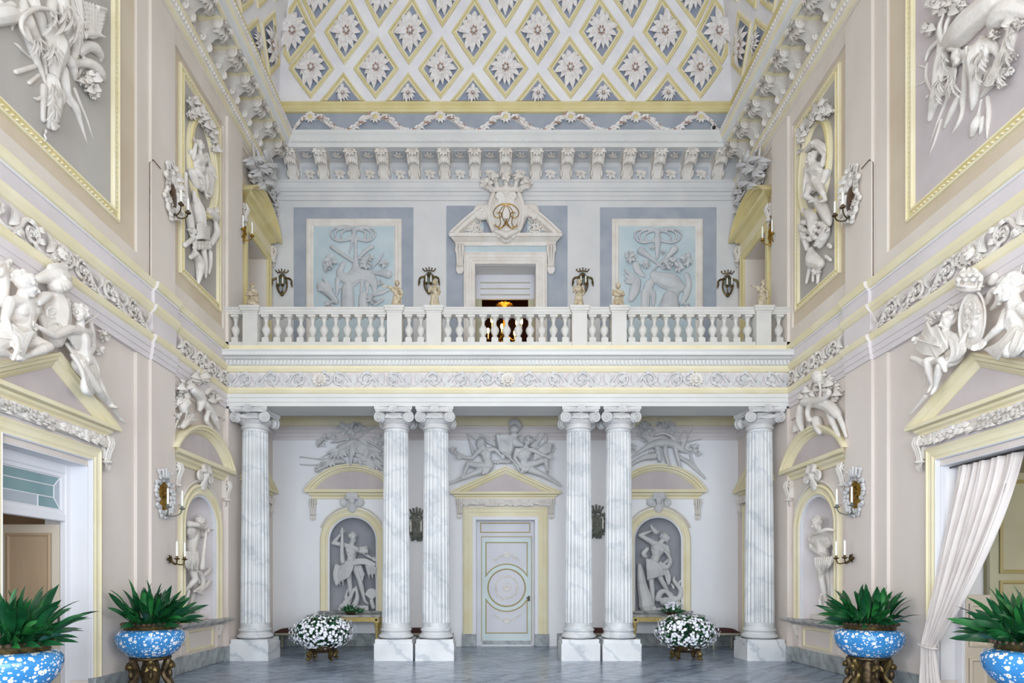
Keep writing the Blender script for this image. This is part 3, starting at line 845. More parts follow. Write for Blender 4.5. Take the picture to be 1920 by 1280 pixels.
for k, fr in (('L', LF), ('R', RF)):
    for i in range(9):
        a = DB - .72 - i * .645
        inst('modillion', MOD, corn[k], None, matrix=fmat(fr, a, 12.46, .03) if k == 'L' else fmat(fr, a, 12.46, .03))
        inst('rosette', ROSW2, corn[k], None, matrix=fmat(fr, a - .3225, 12.16, .035))
        mm = fmat(fr, a - .3225, 12.452, .34) @ Matrix.Rotation(pi / 2, 4, 'X'); inst('rosette', ROSW2, corn[k], None, matrix=mm)
        b = MB()   # yellow border of the soffit coffer
        b.path(WF, [(-.16, .1), (.16, .1), (.16, .52), (-.16, .52)], [(0, 0), (.0, -.03), (.05, -.02), (.05, 0)], 'yellow') if False else None
        e = MB()
        for da, oo, la, lo in ((-.3225 - .17, .33, .03, .26), (-.3225 + .17, .33, .03, .26), (-.3225, .57, .2, .03)):
            e.box(fr, a + da - la, a + da + la, 12.41 + (.002 if lo < .1 else 0), 12.458, oo - lo + (.003 if lo < .1 else 0), oo + lo, 'yellow')
        part('coffer_border', e, corn[k], smooth=False)

# ------------------------------------------------------------------ vault
R_V, Z_V, O_V = 7.0, 13.83, .25
W_V = HW - O_V
def vault(side, u, s, h=0.0):
    th = s / R_V; o = O_V + R_V * (1 - cos(th)) + h * cos(th); z = Z_V + R_V * sin(th) - h * sin(th)
    ob = O_V + R_V * (1 - cos(th))
    if side == 'B': return BF.P(XC + u * (HW - ob) / W_V, z, o)
    fr = LF if side == 'L' else RF
    return fr.P(DB - ob - u, z, o)
cv = MB()
ss = [i * .45 for i in range(18)]
for side in 'LRB':
    rows = []
    for s in ss:
        if side == 'B': us = [lerp(-W_V, W_V, i / 24) for i in range(25)]
        else:
            ob = O_V + R_V * (1 - cos(s / R_V)); us = [lerp(0, DB - ob + 4, i / 24) for i in range(25)]
        rows.append([vault(side, u, s) for u in us])
    cv.grid(rows, 'vault_white')
ob = O_V + R_V * (1 - cos(ss[-1] / R_V)); zt = Z_V + R_V * sin(ss[-1] / R_V)
cv.add([Vector((XL + ob, -4, zt)), Vector((XR - ob, -4, zt)), Vector((XR - ob, DB - ob, zt)), Vector((XL + ob, DB - ob, zt))], [(0, 1, 2, 3)], 'vault_white')
PRB = [(.30, 12.80), (O_V, 12.80), (O_V, 13.56), (O_V + .05, 13.57), (O_V + .07, 13.62), (O_V + .03, 13.66), (O_V + .03, 13.74), (O_V + .07, 13.77), (O_V + .07, 13.82), (O_V - .02, 13.84)]
mb_ = ['wall_white', 'blue'] + ['yellow_deep'] * 8
for fr, a0, a1, m0, m1 in ((LF, -4, DB, 0, -1), (RF, -4, DB, 0, -1), (BF, XL, XR, 1, -1)):
    cv.run(fr, a0, a1, PRB, mb_, m0, m1, False)
ceil = struct('ceiling', cv, 'white coved vault with lozenge coffers and blue garland band')
SP, PV = 1.65, .82
def lozenge(side, uc, sc_, hw=.59, hh=.74, lim=None, half=False, flip=1):
    """coffer: moulded yellow border round a blue field, on the curve of the vault"""
    rings = []
    for k, (q, h) in enumerate(((1.0, .003), (.97, .05), (.88, .055), (.84, .03), (.77, .03), (.74, .008))):
        ring = []
        c4 = [(hw * q, 0), (0, hh * q), (-hw * q, 0), (0, -hh * q)]
        for e in range(4):
            p0, p1 = c4[e], c4[(e + 1) % 4]
            for t in range(3):
                u = uc + lerp(p0[0], p1[0], t / 3); s = sc_ + lerp(p0[1], p1[1], t / 3)
                if lim is not None:
                    L_ = lim - (1 - q) * .5
                    u = max(-L_, min(L_, u)) if side == 'B' else max((1 - q) * .5 + lim, u)
                if half: s = max(s, 0.02)
                ring.append(vault(side, u, s, h))
        rings.append(ring)
    b = MB(); n = 12
    for r_ in range(5):
        for i in range(n):
            j = (i + 1) % n
            e = i // 3
            b.add([rings[r_][i], rings[r_][j], rings[r_ + 1][j], rings[r_ + 1][i]], [(0, 1, 2, 3)], 'yellow_deep' if r_ in (1, 2) else 'yellow')
    b.add(rings[5], [tuple(range(n))], 'blue_deep')
    o = part('coffer', b, ceil, ang=25)
    # carved flower in the field
    c = vault(side, uc, max(sc_, .2 if half else 0), .015); c1 = vault(side, uc, sc_ + .1 + (.2 if half else 0), .015); nn = (vault(side, uc, sc_, .1) - vault(side, uc, sc_, 0)).normalized()
    zz = (c1 - c).normalized() if not half else (vault(side, uc, .3, 0) - vault(side, uc, .2, 0)).normalized(); xx = (-nn).cross(zz).normalized() * -1
    xx = zz.cross(nn) * 1.0
    m = Matrix.Identity(4)
    xx = nn.cross(zz) * -1
    for i in range(3): m[i][0] = xx[i]; m[i][1] = -nn[i]; m[i][2] = zz[i]; m[i][3] = c[i]
    sc2 = .5 if half else 1.0
    m = m @ Matrix.Rotation(rng.uniform(-.15, .15), 4, 'Y') @ Matrix.Diagonal((sc2, 1, sc2, 1))
    r = bpy.data.objects.new('rosette', ROS[rng.randrange(3)]); COL.objects.link(r); r.parent = o; r.matrix_local = m
for row in range(4):
    s = row * PV
    if row % 2: us = [k * SP for k in range(-3, 4)]
    else: us = [(k + .5) * SP for k in range(-3, 3)]
    for u in us: lozenge('B', u, s, half=(row == 0))
    if row == 2:
        for u in (-5.52, 5.52): lozenge('B', u, s, lim=W_V - .04)
    for side in 'LR':
        for k in range(4):
            u = .70 + SP * (k if row % 2 else k + .5) 
            if row == 0 and k == 0: pass
            lozenge(side, u, s, half=(row == 0))
# painted garland in the blue band
GAR = []
def garl():
    b = MB()
    for i in range(40):
        t = i / 39; x = lerp(.14, SP - .14, t); z = -.2 * (1 - cos(2 * pi * t))
        for j in range(3):
            a = rng.uniform(-1, 1); b.leaf(Vector((x, -.02, z)), Vector((x + .13, -.04 - .03 * rng.random(), z + a * .12 - .05 * cos(pi * t))), .035, Vector((0, -1, 0)), 'petal' if rng.random() < .8 else 'petal_brown', .2, 3)
    q = [(x_, z_) for x_, z_ in [(lerp(.1, SP - .1, i / 20), -.2 * (1 - cos(2 * pi * i / 20))) for i in range(21)]]
    b.tube([Vector((x_, -.01, z_)) for x_, z_ in q], .035, 'petal', 6)
    return b.mesh('garland', recalc=False)
GAR = garl()
b = MB()
for i in range(10):
    t = 2 * pi * i / 10; b.leaf(Vector((0, -.03, 0)), Vector((.16 * cos(t), -.04, .16 * sin(t))), .045, Vector((0, -1, 0)), 'petal', .2, 3)
b.ell(Vector((0, -.03, 0)), Vector((.085, 0, 0)), Vector((0, 0, .085)), Vector((0, -.05, 0)), 'yellow_deep', 12, 6)
b.tube([Vector((.07 * cos(2 * pi * i / 12), -.06, .07 * sin(2 * pi * i / 12))) for i in range(13)], .012, 'yellow_deep', 5)
GROS = b.mesh('garland_rosette', recalc=False)
for k in range(-3, 4):
    inst('garland_rosette', GROS, ceil, None, matrix=fmat(BF, XC + k * SP, 13.44, O_V + .003))
    if k < 3: inst('garland', GAR, ceil, None, matrix=fmat(BF, XC + k * SP, 13.44, O_V + .003))
for s in (-1, 1):
    b = MB()
    for i in range(14):
        t = i / 13; x = s * lerp(.1, .45, t); z = -.42 * t ** 1.4
        for j in range(3): b.leaf(Vector((x, -.02, z)), Vector((x + s * .08, -.05, z - .06 + rng.uniform(-.08, .08))), .035, Vector((0, -1, 0)), 'petal' if rng.random() < .7 else 'petal_brown', .2, 3)
    inst('garland', b.mesh('garland', recalc=False), ceil, None, matrix=fmat(BF, XC + s * 3 * SP, 13.44, O_V + .003))

# ================================================================== DOOR AND NICHE SURROUNDS
def jamb_path(c, hw, z, z0=0.0): return [(c + hw, z0), (c + hw, z), (c - hw, z), (c - hw, z0)]
def console(fr, c, z0, z1, w, parent, m='stucco', dep=.16):
    """scrolled bracket under a cornice"""
    b = MB(); h = z1 - z0
    b.poly(fr, [(c - w, z1), (c - w, z1 - h * .3), (c - w * .7, z0 + h * .35), (c + w * .7, z0 + h * .35), (c + w, z1 - h * .3), (c + w, z1)], 0, dep * .6, m)
    for s in (-.8, 0, .8):
        b.tube([fr.P(c + s * w, z1 - .02, dep * .8), fr.P(c + s * w * .95, z1 - h * .2, dep), fr.P(c + s * w * .8, z1 - h * .45, dep * .7), fr.P(c + s * w * .7, z0 + h * .3, dep * .5)], [w * .35, w * .3, w * .26, w * .3], m, 6)
    for s in (-1, 1):
        q = spiral2(0, 0, h * .15, .008, 1.5, pi / 2, 16)
        b.tube([fr.P(c + s * w * 1.02, z1 - h * .16 + y, dep * .55 + x) for x, y in q], w * .22, m, 5)
    b.ell(fr.P(c, z0 + h * .28, dep * .5), fr.adir() * w * 1.1, Vector((0, 0, h * .06)), fr.n() * dep * .5, m)
    for s in (-.6, 0, .6): b.leaf(fr.P(c + s * w, z0 + h * .26, dep * .5), fr.P(c + s * w * .6, z0, dep * .25), w * .5, fr.n(), m, .2, 3)
    return part('console', b, parent)
def arc_pts(c, hw, z0, za, n=22):
    h = za - z0; R = (hw * hw + h * h) / (2 * h); t0 = math.asin(min(1, hw / R)); zc = za - R
    if h > hw: t0 = pi - t0
    return [(c + R * sin(t0 - 2 * t0 * i / n), zc + R * cos(t0 - 2 * t0 * i / n)) for i in range(n + 1)]
def pediment(fr, c, hw, zb, zt, za, lip, parent, kind='tri', my='yellow', tym='panel_lilac', rw=.17, base=0.0):
    hb = hw - lip
    b = MB()
    h = zt - zb
    pr = [(0, zb), (base + .04, zb), (base + .05, zb + h * .25), (base + lip * .5, zb + h * .42), (base + lip * .55, zb + h * .6), (base + lip * .95, zb + h * .66), (base + lip, zb + h * .7), (base + lip, zt), (0, zt)]
    b.run(fr, c - hb, c + hb, pr, my, -1, 1)
    part('cornice', b, parent)
    b = MB()
    pts = [(c + hw, zt + .003), (c, za), (c - hw, zt + .003)] if kind == 'tri' else arc_pts(c, hw, zt + .003, za)
    L_ = base + lip; h_ = za - zt
    sa_ = sin(atan2(h_, hw)) if kind == 'tri' else min(1, hw / ((hw * hw + h_ * h_) / (2 * h_)))
    en = [(-1 / sa_, 0), (1 / sa_, 0)]
    b.path(fr, pts, [(0, 0), (0, L_), (.035, L_), (.045, L_ * .85), (.085, L_ * .8), (.1, L_ * .6), (.13, L_ * .5), (rw, .05 + base * .5), (rw, 0)], my, closed=False, endn=en)
    part('raking_moulding', b, parent)
    b = MB()
    inner = [(c + hw - rw * 1.6, zt), (c, za - rw * .9), (c - hw + rw * 1.6, zt)] if kind == 'tri' else [(c + (x - c) * .93, zt + (z - zt) * .8) for x, z in pts]
    b.poly(fr, inner, 0, .035, tym)
    part('tympanum', b, parent, smooth=False)
def garland_band(fr, a0, a1, z, r, parent, o=.06, m='stucco', n=None, seed=1):
    """band of overlapping laurel leaves"""
    rd = random.Random(seed); b = MB(); n = n or int((a1 - a0) / .06); mid = (a0 + a1) / 2
    b.tube([fr.P(a0, z, o), fr.P(a1, z, o)], r * .75, m, 8)
    for i in range(n):
        a = lerp(a0, a1, (i + .5) / n); d = 1 if a > mid else -1
        for k in range(4):
            q = rd.uniform(-1, 1); b.leaf(fr.P(a, z + q * r * .5, o + r * .5), fr.P(a + d * .12, z + q * r * 1.1, o + r * rd.uniform(.5, 1)), r * .34, fr.n(), m, .2, 3)
    return part('laurel_band', b, parent, recalc=False)
def door_surround(fr, c, ohw, xhw, phw, lip, label, zo=ZD, zx=ZDO, base=0.0, zb=3.80, zt=3.97, za=4.63, seed=1, wb=.09):
    t = thing('door_surround', label, 'door frame', fr.P(c, 0, 0))
    b = MB(); w = xhw - ohw; f = w / .26
    b.path(fr, jamb_path(c, xhw, zx, .32), [(0, 0), (0, .07), (.035, .085), (.055, .07), (.09, .06), (.12, .065), (.15, .05), (w - wb, .05), (w - wb + .005, .06), (w - .005, .05), (w - .005, 0)], ['yellow'] * 7 + ['white_wood'] * 3, closed=False)
    part('architrave', b, t)
    for s in (-1, 1):
        a0, a1 = sorted((c + s * (ohw + .0), c + s * (xhw + .02))); part('plinth_block', MB().box(fr, a0, a1, 0, .325, 0, .10, 'marble_skirting', .01), t, smooth=False)
    pediment(fr, c, phw, zb, zt, za, lip, t, 'tri', base=base)
    b = MB().box(fr, c - xhw - .12, c + xhw + .12, zx, zb + .01, 0, .045, 'stucco_lilac'); part('frieze', b, t, smooth=False)
    garland_band(fr, c - xhw - .02, c + xhw + .02, (zx + zb) / 2, .085, t, .07, seed=seed)
    for s in (-1, 1): console(fr, c + s * (xhw + .09), 3.28, 3.80, .065, t)
    return t
DS_B = door_surround(BF, XC, .757, 1.09, 1.42, .18, 'yellow triangular-pediment door frame in the middle of the loggia back wall', seed=2)
DS_L = door_surround(LF, DOOR_S, DOOR_S_HW, .97, 1.27, .17, 'large yellow pedimented door frame on the left wall, nearest the camera', seed=3, wb=.025)
DS_R = door_surround(RF, DOOR_S, DOOR_S_HW, .97, 1.27, .17, 'large yellow pedimented door frame on the right wall, around the curtained doorway', seed=4, wb=.025)
door_surround(LF, LOG_S, .6, .82, 1.12, .2, 'yellow pedimented door frame half hidden behind the leftmost column', seed=5)
door_surround(RF, LOG_S, .6, .82, 1.12, .2, 'yellow pedimented door frame half hidden behind the rightmost column', seed=6)

def niche(fr, c, label, side=False):
    t = thing('niche_surround', label, 'niche', fr.P(c, NZ0, 0))
    sh = MB(); dep = .42; n = 20
    rows = [[fr.P(c + NHW * cos(pi * i / n), z, -dep * sin(pi * i / n)) for i in range(n + 1)] for z in (NZ0, NZS)]
    for j in range(1, 9):
        th = pi / 2 * (1 - j / 8); rows.append([fr.P(c + NHW * sin(th) * cos(pi * i / n), NZS + NHW * cos(th), -dep * sin(th) * sin(pi * i / n)) for i in range(n + 1)])
    sh.grid(rows, 'niche_grey' if not side else 'stucco_lilac')
    sh.add([fr.P(c + NHW * cos(pi * i / n), NZ0 + .001, -dep * sin(pi * i / n)) for i in range(n + 1)], [tuple(range(n + 1))], 'marble_grey')
    part('recess', sh, t, recalc=False)
    op = [(c + NHW, NZ0), (c + NHW, NZS)] + [(c + NHW * cos(pi * i / 24), NZS + NHW * sin(pi * i / 24)) for i in range(1, 24)] + [(c - NHW, NZS), (c - NHW, NZ0)]
    b = MB().path(fr, op, [(.005, -.03), (.005, .02), (-.035, .035), (-.04, .05), (-.075, .06), (-.1, .045), (-.15, .05), (-.2, .075), (-.225, .06), (-.235, .05), (-.235, 0)], ['white_wood'] * 2 + ['yellow'] * 8, closed=False)
    part('arch_frame', b, t)
    o2 = [(c + .93, NZS + .1)] + [(c + .93 * cos(pi * i / 24), NZS + .1 + .93 * sin(pi * i / 24)) for i in range(1, 24)] + [(c - .93, NZS + .1)]
    b = MB().path(fr, [(c + .90 * cos(pi * (.12 + .76 * i / 24)), NZS + .02 + .90 * sin(pi * (.12 + .76 * i / 24))) for i in range(25)], [(0, 0), (0, .05), (.03, .06), (.05, .03), (.05, 0)], 'stucco', closed=False)
    part('hood_mould', b, t)
    b = MB().box(fr, c - 1.02, c + 1.02, 2.95, 3.82, 0, .02, 'wall_lower'); 
    pediment(fr, c, 1.20, 3.80, 4.03, 4.68, .2, t, 'seg')
    for s in (-1, 1): console(fr, c + s * 1.0, 3.24, 3.80, .07, t)
    # shell cartouche at the crown of the arch
    k = MB(); P = fr.P; A = fr.adir(); N = fr.n(); Z = Vector((0, 0, 1))
    for i in range(7):
        a = lerp(-1.1, 1.1, i / 6); k.tube([P(c, 3.78, .1), P(c + sin(a) * .14, 3.78 + cos(a) * .24, .12)], [.035, .05], 'stucco', 6)
    for s in (-1, 1):
        q = spiral2(c + s * .2, 3.70, .1, .015, 1.4, pi * .5, 18, -s)
        k.tube([P(x, z, .1) for x, z in q], .032, 'stucco', 6)
        k.tube([P(c, 3.8, .12), P(c + s * .12, 3.82, .14), P(c + s * .2, 3.8, .1)], [.05, .05, .035], 'stucco', 6)
    for i in range(5):
        a = lerp(-.8, .8, i / 4); k.tube([P(c, 3.7, .1), P(c + sin(a) * .13, 3.7 - cos(a) * .24, .07)], [.05, .03], 'stucco', 6)
    k.ell(P(c, 3.74, .1), A * .09, Z * .1, N * .08, 'stucco')
    sculpt(k, 'stucco_grey' if not side else 'stucco', .014, 1, t, 'cartouche')
    b = MB(); sw = .98
    b.run(fr, c - sw + .1, c + sw - .1, [(0, .80), (.06, .80), (.09, .84), (.2, .86), (.22, .88), (.22, .92), (0, .92)] if side else [(0, .84), (.04, .84), (.07, .88), (.08, .92), (0, .92)], 'marble_grey', -1 if side else 0, 1 if side else 0)
    part('sill', b, t)
    if side:
        b = MB()
        for s in (-1, 1): b.box(fr, c + s * .72 - .1, c + s * .72 + .1, .34, .8, 0, .05, 'wall_lower', .01)
        b.path(fr, [(c - .52, .36), (c + .52, .36), (c + .52, .76), (c - .52, .76)], [(0, 0), (0, .025), (.03, .03), (.05, .005), (.05, 0)], 'yellow')
        part('apron_panel', b, t)
        for s in (-1, 1): console(fr, c + s * .72, .5, .8, .06, t, dep=.1)
    return t
N1 = niche(BF, NICHE_B[0], 'arched yellow niche frame with curved pediment in the back wall, left of the door')
N2 = niche(BF, NICHE_B[1], 'arched yellow niche frame with curved pediment in the back wall, right of the door')
N3 = niche(LF, NICHE_S, 'arched yellow niche frame with curved pediment on the left wall', True)
N4 = niche(RF, NICHE_S, 'arched yellow niche frame with curved pediment on the right wall', True)

# ------------------------------------------------------------------ upper doors in the loggia sides, with curved pediments
for fr, wd in ((LF, 'left'), (RF, 'right')):
    c, oh, xh = 14.635, .615, .80
    t = thing('door_surround', 'yellow door frame with curved pediment on the %s side of the balcony' % wd, 'door frame', fr.P(c, ZF, 0))
    b = MB().path(fr, jamb_path(c, xh, 9.94, ZF), [(0, 0), (0, .06), (.04, .075), (.06, .06), (.12, .05), (.16, .055), (xh - oh, .04), (xh - oh, 0)], 'yellow_deep', closed=False); part('architrave', b, t)
    b = MB().box(fr, c - xh, c + xh, 9.94, 10.2, 0, .04, 'yellow'); part('frieze', b, t, smooth=False)
    pediment(fr, c, 1.03, 10.2, 10.45, 10.98, .26, t, 'seg', 'yellow_deep', 'yellow_deep', .2)
    for s in (-1, 1): console(fr, c + s * (xh + .08), 9.7, 10.2, .06, t)
    b = MB().box(fr, c - oh - .03, c + oh + .03, ZF, 9.78, -.62, -.58, 'door_tan_frame')
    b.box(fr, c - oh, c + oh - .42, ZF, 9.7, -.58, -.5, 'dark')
    for z0, z1 in ((7.0, 8.2), (8.4, 9.5)): b.box(fr, c + .25, c + oh - .06, z0, z1, -.58, -.55, 'door_tan', .02)
    o = struct('door_%d' % (3 if fr.k == 'L' else 4), b, 'half-open door on the %s side of the balcony' % wd, smooth=False)

# ------------------------------------------------------------------ stucco wall panels on the side walls
def wall_panel(fr, a0, a1, z0, z1, label, w=.17, inner='panel_grey', tan=None):
    t = thing('stucco_frame', label, 'wall panel', fr.P((a0 + a1) / 2, z0, 0))
    if tan: part('recess_field', MB().box(fr, tan[0], tan[1], tan[2], tan[3], 0, .008, 'recess_tan'), t, smooth=False)
    pts = [(a0, z0), (a1, z0), (a1, z1), (a0, z1)]
    b = MB().path(fr, pts, [(0, 0), (0, .05), (.02, .065), (.04, .05), (.05, .04), (w * .62, .04), (w * .66, .06), (w * .8, .065), (w * .86, .035), (w, .02), (w, 0)], ['yellow', 'yellow', 'yellow', 'yellow_deep', 'yellow_deep', 'yellow_deep', 'yellow', 'yellow', 'yellow', 'yellow'])
    part('frame', b, t)
    # twisted ribbon carved in the frame
    b = MB(); rd = random.Random(4)
    for (p, q) in (((a0, z0), (a1, z0)), ((a1, z0), (a1, z1)), ((a1, z1), (a0, z1)), ((a0, z1), (a0, z0))):
        p = Vector(p); q = Vector(q); d = (q - p); n_ = int(d.length / .075); d.normalize(); nn = Vector((-d.y, d.x))
        for i in range(2, n_ - 1):
            e = p + d * (i * .075) + nn * (w * .42); a, z = e.x, e.y
            b.ell(fr.P(a, z, .042), (fr.P(a + d.x * .036 + nn.x * .02, z + d.y * .036 + nn.y * .02, .042) - fr.P(a, z, .042)), (fr.P(a + nn.x * .02, z + nn.y * .02, .042) - fr.P(a, z, .042)), fr.n() * .014, 'yellow', 5, 4)
    part('carved_ribbon', b, t, recalc=False)['kind'] = 'stuff'
    part('field', MB().box(fr, a0 + w - .01, a1 - w + .01, z0 + w - .01, z1 - w + .01, 0, .016, inner), t, smooth=False)
    return t
wall_panel(LF, 5.9, 9.22, 7.12, 11.1, 'tall yellow-framed grey stucco panel high on the left wall, nearest the camera', tan=(-3.9, 9.66, 6.9, 11.5))
wall_panel(RF, 5.9, 9.22, 7.12, 11.1, 'tall yellow-framed grey stucco panel high on the right wall, nearest the camera', inner='panel_lilac', tan=(-3.9, 9.66, 6.9, 11.5))
PAN = {}
for fr, wd in ((LF, 'left'), (RF, 'right')):
    t = wall_panel(fr, 11.0, 12.62, 7.27, 11.08, 'narrow yellow-framed stucco panel with oval medallion on the %s wall' % wd, .15, tan=(10.8, 12.75, 6.98, 11.24)); PAN[fr.k] = t
    c, zc, ra, rz = 11.83, 9.72, .56, .92
    pts = [(c + ra * cos(2 * pi * i / 40), zc + rz * sin(2 * pi * i / 40)) for i in range(40)]
    b = MB().path(fr, pts, [(-.02, 0), (-.02, .09), (.0, .12), (.03, .12), (.045, .09), (.07, .08), (.09, .1), (.11, .06), (.13, .02)], ['yellow', 'yellow_deep', 'yellow_deep', 'yellow', 'yellow', 'yellow_deep', 'yellow', 'yellow'])
    part('oval_frame', b, t)
    b = MB().poly(fr, [(c + (x - c) * .85, zc + (z - zc) * .88) for x, z in pts], 0, .03, 'panel_grey'); part('oval_field', b, t, smooth=False)
# thin conduit lines beside the pilasters
for fr, wd in ((LF, 'left'), (RF, 'right')):
    b = MB().tube([fr.P(9.975, 6.64, .07), fr.P(9.975, 8.55, .07), fr.P(10.0, 8.62, .115), fr.P(10.22, 8.62, .115)], .007, 'mirror_brown', 6)
    solo('electric_cable', b, 'thin dark cable running up the edge of the %s pilaster to its sconce' % wd, 'cable')

# ------------------------------------------------------------------ upper back wall: blue fields and painted panels
ub = MB()
def rect(fr, x0, x1, y0, y1, o):   # pixels on a wall
    a0, z1 = fr.az(x0, y0, o); a1, z0 = fr.az(x1, y1, o); return a0, a1, z0, z1
for x0, x1, y0, label in ((551, 775, 389, 'left'), (1125, 1343, 389, 'right'), (837, 1064, 386, 'middle')):
    a0, a1, _, z1 = rect(BF, x0, x1, y0, 600, .0)
    bf_ = MB()
    if label == 'middle':
        bf_.box(BF, a0, XC - .79, ZF, z1, 0, .012, 'blue'); bf_.box(BF, XC + .79, a1, ZF, z1, 0, .012, 'blue'); bf_.box(BF, XC - .79, XC + .79, 9.85, z1, 0, .012, 'blue')
    else: bf_.box(BF, a0, a1, ZF, z1, 0, .012, 'blue')
    part('blue_field', bf_, wall_back_up, smooth=False)
    if label != 'middle':
        b0, b1 = (574, 753) if label == 'left' else (1147, 1318)
        a0, a1, _, z1 = rect(BF, b0, b1, 410, 600, .02)
        t = thing('stucco_frame', 'white-framed pale blue painted panel on the upper back wall, %s of the crest' % label, 'wall panel', BF.P((a0 + a1) / 2, ZF + .2, 0))
        b = MB().path(BF, [(a0, ZF + .15), (a1, ZF + .15), (a1, z1), (a0, z1)], [(0, 0), (0, .03), (.02, .045), (.08, .05), (.1, .035), (.16, .04), (.19, .02), (.19, 0)], 'stucco'); part('frame', b, t)
        part('field', MB().box(BF, a0 + .18, a1 - .18, ZF + .33, z1 - .18, 0, .02, 'light_blue'), t, smooth=False)
        globals()['UP_' + label] = t
b = MB().path(BF, jamb_path(XC, 1.07, 10.14, ZF), [(0, 0), (0, .08), (.04, .09), (.06, .07), (.13, .07), (.14, .055), (.2, .055), (.21, .04), (.285, .04), (.285, 0)], 'stucco', closed=False)
UD = thing('door_surround', 'white door frame with broken curved pediment under the crowned crest', 'door frame', BF.P(XC, ZF, 0))
part('architrave', b, UD)
part('frieze', MB().box(BF, XC - 1.07, XC + 1.07, 10.14, 10.32, 0, .05, 'light_blue'), UD, smooth=False)
b = MB().run(BF, XC - 1.2, XC + 1.2, [(0, 10.30), (.08, 10.30), (.1, 10.38), (.16, 10.42), (.2, 10.45), (.24, 10.46), (.24, 10.54), (0, 10.55)], 'stucco', -1, 1); part('cornice', b, UD)
ap = arc_pts(XC, 1.44, 10.55, 11.55, 30)
for s in (0, 1):
    sg = 1 if s else -1
    seg = [(XC + sg * lerp(1.44, .6, i / 12), 10.553 + .68 * (1 - (1 - i / 12) ** 1.25)) for i in range(13)]
    if not s: seg = seg[::-1]
    b = MB().path(BF, seg, [(0, 0), (0, .24), (.05, .24), (.07, .2), (.14, .17), (.19, .05), (.19, 0)], 'stucco', closed=False, endn=[(-1.5, 0), (.3, -.95)] if s else [(-.3, -.95), (1.5, 0)]); part('raking_moulding', b, UD)
    inner = [(XC + (x - XC) * .96, 10.55 + (z - 10.55) * .86) for x, z in seg] + ([(XC + sg * .55, 10.56)] if s else [])
    if not s: inner = [(XC + sg * .55, 10.56)] + inner[::-1]
    part('tympanum', MB().poly(BF, inner, 0, .03, 'light_blue'), UD, smooth=False)
    k = MB(); rd = random.Random(8); sg = 1 if s else -1
    for i in range(16):
        a = XC + sg * rd.uniform(.62, 1.08); z = 10.6 + rd.uniform(.02, .62) * max(.1, (1.2 - abs(a - XC)) / .62)
        q = spiral2(a, z, .09, .02, 1.1, rd.uniform(0, 6), 12, rd.choice((-1, 1))); k.tube([BF.P(x, zz, .07) for x, zz in q], .022, 'stucco', 5)
    part('acanthus_relief', k, UD)
    console(BF, XC + sg * 1.17, 9.58, 10.32, .1, UD)

